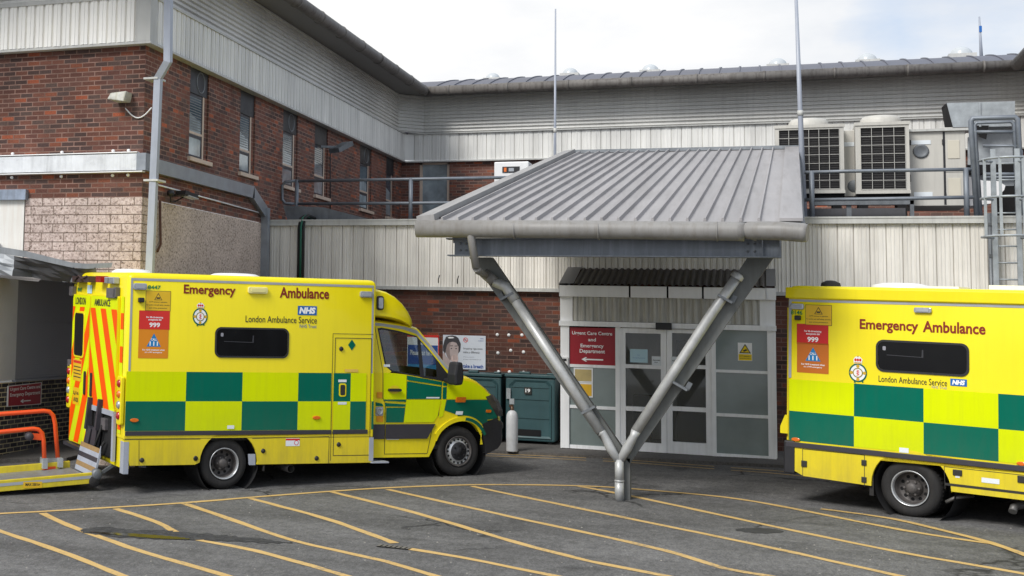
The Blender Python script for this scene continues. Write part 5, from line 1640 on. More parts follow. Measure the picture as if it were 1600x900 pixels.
def wheel(root, u, w, r, dual, v0=.035):
    b = MB()
    tw = .2 if not dual else .24
    b.lathe([(r * .60, .0), (r * .66, -.012), (r * .80, -.022), (r * .90, -.014), (r * .965, .006), (r * .995, .03), (r, .07), (r, tw - .05), (r * .96, tw), (r * .6, tw)], (u, v0 + .022, w), (0, 1, 0), 40)
    for k in range(44):
        a = 2 * math.pi * k / 44
        d = Vector((math.cos(a), 0, math.sin(a))); c = Vector((u, v0 + .022, w)) + d * (r - .002)
        b.bar(c + Vector((0, .045, 0)), c + Vector((0, tw - .07, 0)), .02, .012, upv=tuple(d))
    if dual: b.lathe([(r * .6, tw + .06), (r * .97, tw + .07), (r, tw + .1), (r, tw + .26), (r * .6, tw + .28)], (u, v0 + .022, w), (0, 1, 0), 32)
    t = b.build('wheel', M_black, root, local=True)
    b = MB()
    if dual:
        b.lathe([(r * .61, .0), (r * .625, -.012), (r * .60, -.016), (r * .575, -.004), (r * .55, .03), (r * .52, .12), (r * .46, .135), (r * .30, .135)], (u, v0 + .012, w), (0, 1, 0), 40, ms=[0, 0, 0, 0, 1, 1, 1])
        b.lathe([(r * .30, .135), (r * .28, .07), (r * .19, .05), (r * .17, .02), (r * .09, .01), (.001, .01)], (u, v0 + .012, w), (0, 1, 0), 24, m=1)
        for k in range(10):
            a = 2 * math.pi * (k + .3) / 10; b.lathe([(.001, 0), (.022, 0)], (u + math.cos(a) * r * .41, v0 + .012 + .133, w + math.sin(a) * r * .41), (0, 1, 0), 10, m=2)
        for k in range(6):
            a = 2 * math.pi * k / 6; b.lathe([(.001, -.03), (.015, -.028), (.017, 0)], (u + math.cos(a) * r * .24, v0 + .012 + .065, w + math.sin(a) * r * .24), (0, 1, 0), 6, m=1, smooth=False)
    else:
        b.lathe([(r * .61, .0), (r * .62, -.012), (r * .58, -.012), (r * .56, .0), (r * .53, .018), (r * .41, .002), (r * .36, -.012)], (u, v0 + .012, w), (0, 1, 0), 40, ms=[1, 1, 1, 1, 0, 0])
        b.lathe([(r * .37, -.014), (r * .34, -.022), (r * .14, -.024), (r * .12, -.035), (.001, -.037)], (u, v0 + .012, w), (0, 1, 0), 30, m=3)
        for k in range(16):
            a = 2 * math.pi * k / 16; b.lathe([(.001, -.0), (.017, -.0)], (u + math.cos(a) * r * .475, v0 + .012 + .005, w + math.sin(a) * r * .475), (0, 1, 0), 9, m=2)
        for k in range(6):
            a = 2 * math.pi * (k + .4) / 6; b.lathe([(.001, -.05), (.014, -.048), (.016, -.02)], (u + math.cos(a) * r * .26, v0 + .012, w + math.sin(a) * r * .26), (0, 1, 0), 6, m=2, smooth=False)
    b.build('rim', [M_chrome, M_rim, M_dark, M_blackp], t, local=True)


def arch(cu, cw, r, a0, a1, n=16):
    return [(cu + r * math.cos(rad(a0 + (a1 - a0) * k / n)), cw + r * math.sin(rad(a0 + (a1 - a0) * k / n))) for k in range(n + 1)]


def crest(root, pose, box):
    (u0, w0), (u1, w1) = pose.S(box[0], box[3]), pose.S(box[2], box[1])
    b = MB(); H = w1 - w0; cu = (u0 + u1) / 2; R_ = (u1 - u0) / 2; cw = w0 + R_ * 1.1
    t = -.004
    b.flat(circ(cu, cw, R_, 24, R_ * 1.08), SIDE, t, 0)
    for a in (-115, -65): b.flat([(cu + R_ * math.cos(rad(a)) * .8, cw + R_ * math.sin(rad(a)) * .9), (cu + R_ * math.cos(rad(a)) * 1.1, cw + R_ * 1.25 * math.sin(rad(a))), (cu + R_ * math.cos(rad(a + 12)) * 1.1, cw + R_ * 1.25 * math.sin(rad(a + 12)))], SIDE, t, 0)
    b.flat(circ(cu, cw, R_ * .83, 24, R_ * .9), SIDE, t - .001, 1)
    for a in (0, 90, 180, 270):
        c0 = (cu + R_ * .72 * math.cos(rad(a)), cw + R_ * .75 * math.sin(rad(a))); b.flat(circ(c0[0], c0[1], R_ * .2, 8), SIDE, t - .002, 2)
    b.flat(circ(cu, cw, R_ * .56, 20), SIDE, t - .003, 0); b.flat(circ(cu, cw, R_ * .5, 20), SIDE, t - .004, 2); b.flat(circ(cu, cw, R_ * .44, 20), SIDE, t - .005, 1)
    z = [(cu + R_ * .1 * (1 if k % 2 else -1.2), cw - R_ * .32 + R_ * .64 * k / 6) for k in range(7)]
    for p, q in zip(z, z[1:]): b.flat([(p[0] - .008, p[1]), (p[0] + .012, p[1]), (q[0] + .012, q[1]), (q[0] - .008, q[1])], SIDE, t - .006, 3)
    cb_ = cw + R_ * 1.02
    ch = w1 - cb_
    b.flat([(cu - R_ * .42, cb_), (cu + R_ * .42, cb_), (cu + R_ * .5, cb_ + ch * .55), (cu + R_ * .3, cb_ + ch * .85), (cu, cb_ + ch), (cu - R_ * .3, cb_ + ch * .85), (cu - R_ * .5, cb_ + ch * .55)], SIDE, t - .001, 1)
    for s in (-1, 0, 1): b.flat(circ(cu + s * R_ * .26, cb_ + ch * .5, R_ * .13, 8, ch * .2), SIDE, t - .002, 3)
    b.flat([(cu - R_ * .38, cb_ + .003), (cu + R_ * .38, cb_ + .003), (cu + R_ * .4, cb_ + ch * .2), (cu - R_ * .4, cb_ + ch * .2)], SIDE, t - .002, 2)
    b.flat(circ(cu, cb_ + ch * .95, R_ * .09, 8), SIDE, t - .003, 2)
    b.build('crest_emblem', [M_green, M_signw, surf('crest_gold', C(214, 170, 40), .4, 0, .05), M_stred], root, local=True)


def stickers(root, pose, cctv, r999, r111, faded=False):
    def rct(bx): (u0, w0), (u1, w1) = pose.S(bx[0], bx[3]), pose.S(bx[2], bx[1]); return u0, w0, u1, w1
    def q(r, a, b_, c, d): return (r[0] + (r[2] - r[0]) * a, r[1] + (r[3] - r[1]) * b_, r[0] + (r[2] - r[0]) * c, r[1] + (r[3] - r[1]) * d)
    def rc(b, r, t, m): b.flat([(r[0], r[1]), (r[2], r[1]), (r[2], r[3]), (r[0], r[3])], SIDE, t, m)
    b = MB(); r = rct(cctv)
    rc(b, r, -.003, 1); rc(b, q(r, .015, .02, .985, .98), -.004, 0)
    tri = lambda k: [(r[0] + (r[2] - r[0]) * (.5 + d * k), r[1] + (r[3] - r[1]) * (.64 + e * k)) for d, e in ((-.16, -.10), (.16, -.10), (0, .26))]
    b.flat(tri(1), SIDE, -.005, 1); b.flat(tri(.78), SIDE, -.006, 0); rc(b, q(r, .43, .6, .57, .68), -.007, 1)
    for k, tx in enumerate(('CCTV cameras in operation', 'for public and staff safety, security', 'and crime prevention')):
        b.text(tx, SIDE, q(r, (.14, .04, .14)[k], .40 - .15 * k, (.86, .96, .86)[k], .48 - .15 * k), -.005, 1, bold=.01)
    b.build('camera_sticker', [M_stam, M_ink], root, local=True)
    b = MB(); r = rct(r999); rc(b, r, -.003, 0)
    b.text('For life threatening', SIDE, q(r, .24, .58, .78, .70), -.004, 1, bold=.025); b.text('emergencies dial', SIDE, q(r, .30, .45, .73, .57), -.004, 1, bold=.025); b.text('999', SIDE, q(r, .34, .12, .69, .37), -.004, 1, bold=.03)
    b.build('emergency_sticker', [M_stred if not faded else surf('sticker_deep_red', C(206, 26, 26), .45, 0, .04), M_signw], root, local=True)
    b = MB(); r = rct(r111); rc(b, r, -.003, 0)
    c_ = q(r, .27, .40, .75, .86); b.flat([(c_[0], c_[1]), (c_[2], c_[1]), ((c_[0] + c_[2]) / 2, c_[3])], SIDE, -.004, 2)
    b.text('CALL', SIDE, q(r, .41, .61, .61, .69), -.005, 1, bold=.03); b.text('111', SIDE, q(r, .37, .43, .65, .58), -.005, 1, bold=.03)
    b.text('For NHS treatment when', SIDE, q(r, .14, .26, .88, .32), -.004, 1, bold=.025); b.text("it's a 999 emergency", SIDE, q(r, .22, .17, .80, .23), -.004, 1, bold=.025)
    b.build('advice_sticker', [M_stor if not faded else surf('sticker_rusty_orange', C(200, 108, 20), .45, 0, .04), M_signw, M_ltblue], root, local=True)


def lamp_unit(root, pose, box, vertical=False, mat=None, name='side_lamp'):
    (u0, w0), (u1, w1) = pose.S(box[0], box[3]), pose.S(box[2], box[1])
    b = MB(); r = min(u1 - u0, w1 - w0) * .3
    b.prism(rrect(u0, w0, u1, w1, r), SIDE, 0.0, -.035, 0)
    f = b.build(name, M_lens if mat is None else mat, root, local=True, bevel=.008)
    b = MB(); iu, iw = (u1 - u0) * .14, (w1 - w0) * .24
    b.prism(rrect(u0 + iu, w0 + iw, u1 - iu, w1 - iw, r * .6), SIDE, -.034, -.042, 0); b.build('lens', M_silv if mat is None else mat, f, local=True)


def side_window(root, pose, box, name='side_window'):
    (u0, w0), (u1, w1) = pose.S(box[0], box[3]), pose.S(box[2], box[1])
    b = MB(); o_ = rrect(u0, w0, u1, w1, .09, 6); i_ = rrect(u0 + .025, w0 + .025, u1 - .025, w1 - .025, .07, 6)
    n = len(o_)
    for k in range(n):
        k2 = (k + 1) % n
        b.face([SIDE(*o_[k], -.012), SIDE(*o_[k2], -.012), SIDE(*i_[k2], -.012), SIDE(*i_[k], -.012)])
        b.face([SIDE(*o_[k], -.012), SIDE(*o_[k2], -.012), SIDE(*o_[k2], 0), SIDE(*o_[k], 0)])
    f = b.build(name, M_blackp, root, local=True)
    b = MB(); b.flat(i_, SIDE, -.006); b.build('pane', M_dkglass, f, local=True)
    # faint fittings seen behind the smoked glass
    b = MB(); du = u1 - u0
    b.flat(rrect(u0 + du * .075, w1 - .13, u0 + du * .11, w1 - .08, .01, 2), SIDE, -.0075, 0)
    b.build('inner_light', surf('dim_inner_light', C(150, 150, 158), .5), f, local=True)
    b = MB(); dw = w1 - w0
    b.flat([(u0 + du * .12, w0 + dw * .52), (u0 + du * .52, w0 + dw * .50), (u0 + du * .52, w0 + dw * .52), (u0 + du * .12, w0 + dw * .54)], SIDE, -.0072)
    b.flat([(u0 + du * .50, w0 + dw * .52), (u0 + du * .52, w0 + dw * .52), (u0 + du * .52, w0 + dw * .74), (u0 + du * .505, w0 + dw * .74)], SIDE, -.0072)
    b.build('inner_rail', surf('dim_inner_rail', C(52, 52, 57), .5), f, local=True)



def cab(root, pose):
    v0, v1 = .09, W - .09
    hw = (v1 - v0) / 2; vc = (v0 + v1) / 2
    # side outline of the bodywork from the rear roof corner over the bonnet to the nose (u, w)
    roof = [(2.272, 2.345), (2.5, 2.345), (2.8, 2.31), (2.985, 2.245)]
    screen = [(2.985, 2.245), (3.18, 2.02), (3.40, 1.76), (3.66, 1.565)]
    hood = [(3.66, 1.565), (3.80, 1.545), (3.97, 1.475), (4.14, 1.36), (4.25, 1.255)]
    nose = [(4.25, 1.255), (4.33, 1.12), (4.385, .98), (4.40, .90)]
    bump_ = [(4.40, .90), (4.445, .86), (4.45, .80), (4.425, .76), (4.435, .68), (4.43, .58), (4.39, .52), (4.10, .43)]
    tum = lambda w: max(0, (w - 1.5)) * .13
    sh = lambda a: .10 * max(0, min(1, (a - 2.5) / .5))
    st = [0, .03, .09, .2, .38, .65, 1.0, 1.35, 1.62, 1.80, 1.91, 1.97, 2.0]
    def pt(p, s):
        u, w = p
        e = min(s, 2 - s)                      # 0 at the side, 1 at the centre
        front = max(0, min(1, (u - 3.5) / .9))
        cut = (-.10 * max(0, 1 - e / .13) ** 2 + .12 * (1 - (1 - e) ** 2)) * front
        ins = tum(w) * (1 - e)
        v = v0 + s * hw
        v += ins if s < 1 else -ins
        dw = .035 * (1 - (1 - e) ** 2) if w > 1.2 else 0
        if e < .06: dw -= .03 * (1 - e / .06) * (1 if w > 1.3 else 0)
        if 2.98 <= u <= 3.7: u += .12 * (1 - (1 - e) ** 2)
        return (u + cut + sh(p[0]), v, w + dw)
    def loft(b, line, m=0):
        for s0, s1 in zip(st, st[1:]):
            for p, q in zip(line, line[1:]): b.face([pt(p, s0), pt(p, s1), pt(q, s1), pt(q, s0)], m, True)
    b = MB()
    loft(b, roof); loft(b, hood); loft(b, nose)
    # near and far side panels, with the wheel arch cut out
    fw = .464; FU = 3.735
    belt = [(2.272, 1.60), (2.56, 1.60), (2.80, 1.575), (3.0, 1.545), (3.2, 1.51), (3.40, 1.50), (3.66, 1.53)]
    rise = 1.56
    low = [(2.272, .39)] + [(3.23, .39)] + arch(FU + .02, .47, .44, 168, 12, 18) + [(4.13, .56), (4.18, .90), (4.30, .93)]
    top = [(4.355, .98), (4.30, 1.12), (4.22, 1.25), (4.10, 1.36), (3.94, 1.46), (3.78, 1.525), (3.66, 1.53)]
    def sv(u, w, s):    # side surface position
        q = pt((u, w), 0 if s == 0 else 2.0)
        return (q[0] if u < 3.6 else q[0], q[1], w)
    poly = low + top + list(reversed(belt))[1:]
    win = [(2.405, 2.235), (2.47, 2.245), (2.70, 2.205), (2.95, 2.135), (3.10, 1.97), (3.28, 1.77), (3.42, 1.60), (3.44, 1.525), (3.10, 1.525), (2.80, 1.575), (2.585, 1.62), (2.50, 1.70)]
    for s in (0, 1):
        f = lambda a, c: ((a + sh(a) * (1 if a > 4.2 else max(0, min(1, (c - .75) / .5))) - .08 * max(0, min(1, (a - 3.9) / .45))), (v0 + tum(c)) if s == 0 else (v1 - tum(c)), c)
        b.face([f(a, c) for a, c in poly])
        # greenhouse: rear pillar, roof rail, front pillar
        b.face([f(*p) for p in [(2.272, 1.60), (2.56, 1.60), (2.585, 1.62), (2.50, 1.70), (2.405, 2.235), (2.40, 2.33), (2.272, 2.33)]])
        b.face([f(*p) for p in [(2.405, 2.235), (2.47, 2.245), (2.70, 2.205), (2.95, 2.135), (2.985, 2.225), (2.80, 2.285), (2.5, 2.32), (2.40, 2.33)]])
        b.face([f(*p) for p in [(2.95, 2.135), (3.10, 1.97), (3.28, 1.77), (3.42, 1.60), (3.44, 1.525), (3.66, 1.53), (3.40, 1.735), (3.18, 1.995), (2.985, 2.225)]])
        # wheel arch lip
    b.build('cab_body', M_yel, root, local=True, weld=True)
    b = MB(); loft(b, bump_)
    for vv in (v0 + .01, v1 - .01):
        b.face([(a, vv - (.016 if vv < 1 else -.016), c) for a, c in [(4.17, .42), (4.165, .56), (4.13, .70), (4.07, .80), (4.14, .87), (4.36, .95), (4.44, .88), (4.44, .56), (4.39, .50), (4.2, .42)]])
    b.build('front_bumper', M_blackp, root, local=True, weld=True)
    b = MB()
    for p, q in zip(screen, screen[1:]):
        for s0, s1 in zip(st[2:-2], st[3:-2]): b.face([pt(p, s0), pt(p, s1), pt(q, s1), pt(q, s0)], 0, True)
    b.build('windscreen', M_glass, root, local=True, weld=True)
    b = MB()
    for sa in ((0, 1, 2), (10, 11, 12)):
        for s0, s1 in zip([st[k] for k in sa], [st[k] for k in sa][1:]):
            for p, q in zip(screen, screen[1:]): b.face([pt(p, s0), pt(p, s1), pt(q, s1), pt(q, s0)], 0, True)
    b.build('screen_pillar', M_silv, root, local=True, weld=True)
    # side glass with black surround
    fs = lambda a, c, t: (a + sh(a) * (1 if a > 4.2 else max(0, min(1, (c - .75) / .5))), v0 + tum(c) + t, c)
    fs2 = lambda a, c, t: (a + sh(a), v1 - tum(c) - t, c)
    cu = sum(p[0] for p in win) / len(win); cw = sum(p[1] for p in win) / len(win)
    inn = [(cu + (p - cu) * .955, cw + (q - cw) * .93) for p, q in win]
    for F2 in (fs, fs2):
        b = MB()
        for k in range(len(win)):
            k2 = (k + 1) % len(win)
            b.face([F2(*win[k], -.004), F2(*win[k2], -.004), F2(*inn[k2], -.004), F2(*inn[k], -.004)])
        b.face([F2(*p, -.006) for p in [(2.955, 2.12), (3.0, 2.07), (3.035, 1.53), (2.97, 1.545)]])
        b.face([F2(*p, -.0055) for p in [(3.24, 1.80), (3.28, 1.77), (3.42, 1.60), (3.60, 1.50), (3.64, 1.43), (3.42, 1.475), (3.0, 1.535), (3.0, 1.56), (3.24, 1.545)]])
        f = b.build('cab_side_window', M_blackp, root, local=True)
        b = MB(); b.face([F2(*p, .002) for p in inn]); b.build('pane', M_glass, f, local=True)
    # door seams, handle, trim
    b = MB()
    def seam(pts, wd=.008, t=-.003):
        for p, q in zip(pts, pts[1:]):
            d = Vector((q[0] - p[0], q[1] - p[1])); d.normalize(); n_ = Vector((-d.y, d.x)) * wd / 2
            b.face([fs(p[0] + n_.x, p[1] + n_.y, t), fs(p[0] - n_.x, p[1] - n_.y, t), fs(q[0] - n_.x, q[1] - n_.y, t), fs(q[0] + n_.x, q[1] + n_.y, t)])
    seam([(2.36, 2.27), (2.40, 2.0), (2.46, 1.62), (2.46, 1.24), (2.50, 1.16), (2.50, .44), (3.20, .44), (3.27, .86)], .008)
    seam([(3.33, 1.51), (3.33, .98)], .008)
    b.build('door_seam', M_ink, root, local=True)
    b = MB(); b.prism(rrect(2.53, 1.335, 2.70, 1.375, .018), lambda a, c, t: fs(a, c, t), -.004, -.05); b.flat(circ(2.62, 1.36, .075, 14, .06), fs, -.0035, 1); b.build('door_handle', [M_blackp, M_yeld], root, local=True)
    b = MB(); b.prism([(2.275, .655), (2.49, .655), (2.49, .865), (2.275, .865)], fs, -.002, -.02); b.prism([(2.51, .655), (3.19, .655), (3.30, .865), (2.51, .865)], fs, -.002, -.02); b.build_each('rubbing_strip', M_dkgreyp, root, local=True, bevel=.004)
    # arch trim
    b = MB(); o_ = arch(FU + .02, .47, .50, 150, 44, 18); i_ = arch(FU + .02, .47, .435, 160, 38, 18)
    for k in range(18): 
        b.face([fs(*o_[k], -.018), fs(*o_[k + 1], -.018), fs(*i_[k + 1], -.018), fs(*i_[k], -.018)]); b.face([fs(*o_[k], -.018), fs(*o_[k + 1], -.018), fs(*o_[k + 1], .0), fs(*o_[k], .0)]); b.face([fs(*i_[k], -.018), fs(*i_[k + 1], -.018), fs(*i_[k + 1], .1), fs(*i_[k], .1)])
    b.build('arch_trim', M_yel, root, local=True)
    b = MB(); g_ = arch(FU + .02, .47, .49, 86, 30, 9); h_ = arch(FU + .02, .47, .445, 86, 30, 9)
    for k in range(9): b.face([fs(*g_[k], -.022), fs(*g_[k + 1], -.022), fs(*h_[k + 1], -.022), fs(*h_[k], -.022)])
    def gp(pts, t=-.0045): b.face([fs(a, c, t) for a, c in clipcab(pts)])
    def clipcab(pts): return pts
    # green panels of the cab chequer
    gp([(2.79, 1.565), (3.33, 1.475), (3.33, 1.425), (2.79, 1.50)]); gp([(2.79, 1.48), (3.325, 1.405), (3.325, 1.225), (2.79, 1.225)])
    gp([(3.345, 1.47), (3.41, 1.455), (3.41, 1.415), (3.345, 1.42)]); gp([(3.345, 1.40), (3.41, 1.40), (3.41, 1.225), (3.345, 1.225)])
    gp([(2.47, 1.215), (2.785, 1.215), (2.785, 1.185), (2.47, 1.20)]); gp([(2.49, 1.17), (2.785, 1.15), (2.785, 1.115), (2.50, 1.12)]); gp([(2.515, 1.10), (2.785, 1.10), (2.785, .89), (2.515, .89)])
    gp([(2.345, 1.18), (2.45, 1.16), (2.47, 1.125), (2.345, 1.125)])
    ar = arch(FU + .02, .47, .515, 30, 100, 10)
    gp([(3.415, 1.215), (4.18, 1.215), (4.25, 1.05), (4.28, .985), (4.27, .94), (4.17, .92)] + [p for p in ar if p[0] > 3.415] + [(3.63, 1.0), (3.415, 1.06)], -.0046)
    b.build_each('green_marking', M_green, root, local=True, gap=0)
    b = MB()
    def lp(pts): b.face([fs(a, c, -.0042) for a, c in pts])
    lp([(2.47, 1.60), (2.56, 1.598), (2.785, 1.57), (2.785, 1.22), (2.47, 1.22)])
    lp([(2.79, 1.215), (3.32, 1.215), (3.32, .98), (3.27, .89), (2.79, .89)]); lp([(3.34, 1.215), (3.41, 1.215), (3.41, .98), (3.34, .95)])
    lp([(3.415, 1.455), (3.64, 1.43), (3.68, 1.50), (3.85, 1.47), (4.0, 1.40), (4.15, 1.28), (4.18, 1.225), (3.415, 1.225)])
    b.build_each('lime_marking', M_lime, root, local=True, gap=0)
    b = MB()
    b.face([fs(a, c, -.004) for a, c in [(2.34, 2.315), (2.5, 2.305), (2.8, 2.265), (2.96, 2.215), (2.95, 2.165), (2.78, 2.225), (2.5, 2.265), (2.345, 2.275)]])
    b.face([fs(a, c, -.004) for a, c in [(2.96, 2.215), (3.18, 1.985), (3.40, 1.73), (3.58, 1.58), (3.50, 1.58), (3.35, 1.72), (3.13, 1.975), (2.945, 2.165)]])
    b.build('silver_tape', M_silv, root, local=True)
    # lamps on the cab
    for (a, c, du, dw, mm) in ((3.57, 1.18, .16, .075, M_amber), (4.12, 1.03, .08, .04, M_amber)):
        b = MB(); b.prism(rrect(a, c, a + du, c + dw, .012), fs, -.004, -.022); b.build('side_marker', mm, root, local=True)
    b = MB()
    for (a, c, du, dw, mi) in ((3.60, 1.0, .12, .05, 0), (2.36, 1.24, .085, .085, 1), (2.36, .90, .11, .085, 1), (3.07, 1.235, .22, .02, 0), (2.53, .645, .2, .014, 0), (2.475, 1.685, .09, .035, 0)):
        b.flat([(a, c), (a + du, c), (a + du, c + dw), (a, c + dw)], fs, -.0235 if a > 3.5 and c < 1.1 else -.007, mi)
    b.build_each('small_label', [M_paper, surf('label_orange', C(220, 150, 20), .5)], root, local=True)
    b = MB(); b.lathe([(.05, 0), (.055, -.02), (.045, -.03), (.03, -.02), (.028, 0)], (2.405, v0 - .002, 1.05), (0, 1, 0), 20); b.prism(rrect(2.345, .985, 2.465, 1.115, .02), fs, -.002, -.008); b.build('charging_socket', M_silv, root, local=True)
    for far in (0, 1):
        b = MB(); vv = (lambda v: v) if not far else (lambda v: W - v)
        P_ = [(4.10, 1.262), (4.20, 1.285), (4.30, 1.19), (4.365, 1.06), (4.375, .975), (4.33, .98), (4.24, 1.09), (4.15, 1.19)]
        n = len(P_)
        def hl(a, c, e): 
            x = a + .10 + (-.07 * max(0, min(1, (a - 3.9) / .45)), .035, .09)[e]; return (x, vv(v0 + (-.010, .05, .34)[e]), c)
        b.face([hl(a, c, 0) for a, c in P_]); b.face([hl(a, c, 2) for a, c in P_])
        for e in (0, 1):
            for k in range(n): k2 = (k + 1) % n; b.face([hl(*P_[k], e), hl(*P_[k2], e), hl(*P_[k2], e + 1), hl(*P_[k], e + 1)], 0, True)
        b.build('headlight', surf('headlight_lens', C(84, 82, 84), .12, .4, .4, 9, coat=.8), root, local=True)
    # mirror
    for far in (0, 1):
        vv = (lambda v: v) if not far else (lambda v: W - v)
        m0 = 3.40
        b = MB(); b.prism([(m0 + .0, 1.45), (m0 + .13, 1.46), (m0 + .15, 1.56), (m0 + .135, 1.74), (m0 + .12, 1.79), (m0 + .02, 1.78), (m0 - .01, 1.6)], lambda a, c, t: (a, vv(t), c), -.32, -.10)
        b.bar((m0 + .06, vv(-.12), 1.5), (m0 + .1, vv(v0 + .02), 1.5), .08, .07)
        f = b.build('door_mirror', M_blackp, root, local=True, bevel=.03)
    # interior: seats, dash, bulkhead
    b = MB()
    for sv_ in (.55, W - .55 - .5):
        b.box((2.45, sv_, .9), (2.95, sv_ + .5, 1.3)); b._hex([(2.38, sv_, 1.25), (2.5, sv_, 1.25), (2.5, sv_ + .5, 1.25), (2.38, sv_ + .5, 1.25), (2.3, sv_ + .05, 1.85), (2.4, sv_ + .05, 1.85), (2.4, sv_ + .45, 1.85), (2.3, sv_ + .45, 1.85)])
        b.box((2.29, sv_ + .12, 1.86), (2.38, sv_ + .38, 2.05))
    b.build('seat', M_seat, root, local=True, bevel=.02)
    b = MB(); b.box((3.05, v0 + .1, .8), (3.6, v1 - .1, 1.45)); b.tube([(3.0, .95 + .2 * math.cos(k), 1.45 + .18 * math.sin(k)) for k in [2 * math.pi * j / 14 for j in range(15)]], .018, 6); b.build('dashboard', M_blackp, root, local=True)
    b = MB(); b.box((2.28, v0 + .03, .5), (4.0, v1 - .03, .56)); b.box((2.275, v0 + .05, .56), (2.29, v1 - .05, 1.35)); b.build('cab_floor', M_black, root, local=True)
    # bulging pod over the cab
    b = MB()
    L_ = [(2.272, 2.80), (2.36, 2.80), (2.50, 2.77), (2.65, 2.70), (2.78, 2.60), (2.88, 2.485), (2.94, 2.38), (2.965, 2.30), (2.955, 2.26), (2.8, 2.33), (2.6, 2.375), (2.40, 2.395), (2.272, 2.40)]
    cuL, cwL = 2.45, 2.56
    stv = [(0, .84), (.02, .92), (.05, .97), (.12, 1.0), (.4, 1.02), (1, 1.04), (1.6, 1.02), (1.88, 1.0), (1.95, .97), (1.98, .92), (2, .84)]
    for (s0, k0), (s1, k1) in zip(stv, stv[1:]):
        for p, q in zip(L_, L_[1:]):
            def lq(p, s, k): return (2.272 + (p[0] - 2.272) * k, .06 + s * (W / 2 - .06), cwL + (p[1] - cwL) * k)
            b.face([lq(p, s0, k0), lq(p, s1, k1), lq(q, s1, k1), lq(q, s0, k0)], 0, True)
    for s, k in (stv[0], stv[-1]): b.face([(2.272 + (p[0] - 2.272) * k, .06 + s * (W / 2 - .06), cwL + (p[1] - cwL) * k) for p in L_])
    b.build('roof_pod', M_yel, root, local=True, sharp=50)
    b = MB(); b.prism(rrect(2.31, 2.50, 2.42, 2.705, .035), SIDE, .075, .03); f = b.build('blue_light_unit', M_blackp, root, local=True, bevel=.012)
    b = MB(); b.prism(rrect(2.33, 2.525, 2.40, 2.68, .02), SIDE, .029, .02); b.build('lens', M_lens, f, local=True)
    # wheel well and front wheel liner
    b = MB(); b.lathe([(.46, 0), (.46, .5), (.001, .5)], (FU + .02, v0 + .03, .47), (0, 1, 0), 26); b.lathe([(.46, 0), (.46, .5), (.001, .5)], (FU + .02, v1 - .03, .47), (0, -1, 0), 26); b.build_each('wheel_well', M_dark, root, local=True)


def box_body(root, top=2.925, bot=.70, pod=False):
    b = MB()
    r = .07
    def outline(ins):
        pts = []
        for cx, cy, s in ((UB0 + r, r, 180), (UB1 - .02, .02, 270), (UB1 - .02, W - .02, 0), (UB0 + r, W - r, 90)):
            rr = r if cx < 0 else .02
            for k in range(5):
                a = rad(s + 90 * k / 4); x, y = cx + rr * math.cos(a), cy + rr * math.sin(a)
                x += ins if x < 0 else -ins; y += ins if y < W / 2 else -ins
                pts.append((x, y))
        return pts
    layers = [(bot, 0), (top - .07, 0), (top - .035, .012), (top - .01, .035), (top, .075)]
    for (z0, i0), (z1, i1) in zip(layers, layers[1:]):
        A_, B_ = outline(i0), outline(i1); n = len(A_)
        for k in range(n): k2 = (k + 1) % n; b.face([(*A_[k], z0), (*A_[k2], z0), (*B_[k2], z1), (*B_[k], z1)], 0, True)
    b.face([(*p, top) for p in outline(.075)]); b.face([(*p, bot) for p in reversed(outline(0))])
    b.build('box_body', M_yel, root, local=True, sharp=40)


def underside(root):
    b = MB()
    b.box((UB0 + .25, .35, .42), (2.3, W - .35, .69)); b.box((2.2, .6, .3), (4.1, W - .6, .55)); b.box((-.25, .5, .25), (.25, W - .5, .45)); b.box((3.5, .5, .3), (3.9, W - .5, .45))
    b.box((UB0 + .02, .06, .66), (UB1, W - .06, .70))
    b.build('chassis', M_black, root, local=True)
    b = MB(); b.lathe([(.45, 0), (.45, .6), (.001, .6)], (.05, .02, .36), (0, 1, 0), 26); b.lathe([(.45, 0), (.45, .6), (.001, .6)], (.05, W - .02, .36), (0, -1, 0), 26); b.build_each('wheel_well', M_dark, root, local=True)


def chequer(root, us, w0, wm, w1, first_low=True, lastgap=None):
    g_, l_ = MB(), MB()
    for k, (a, c) in enumerate(us):
        hi_green = (k % 2 == 1) if first_low else (k % 2 == 0)
        for lo, hi, gr in ((w0, wm, not hi_green), (wm, w1, hi_green)):
            (g_ if gr else l_).flat([(a, lo), (c, lo), (c, hi), (a, hi)], SIDE, -.003)
    g_.build_each('green_marking', M_green, root, local=True, gap=-.01); l_.build_each('lime_marking', M_lime, root, local=True, gap=-.01)


# ---------------------------------------------------------------- left ambulance
A1 = thing('ambulance', (0, 0, 0), 'yellow ambulance numbered 8447 with its tail lift lowered, parked nose to the bins', 'ambulance', 'emergency ambulances', PL.M)
box_body(A1)
cab(A1, PL)
underside(A1)
wheel(A1, 0.0, .347, .347, True)
wheel(A1, 3.735, .464, .36, False, .10)
for (u, w, r, dl) in ((0.0, .347, .347, True), (3.70, .40, .36, False)):
    b = MB(); b.lathe([(r * .4, 0), (r * .9, .0), (r, .03), (r, .2), (r * .6, .22)], (u, W - .28, w), (0, 1, 0), 28); b.build('wheel', M_black, A1, local=True)
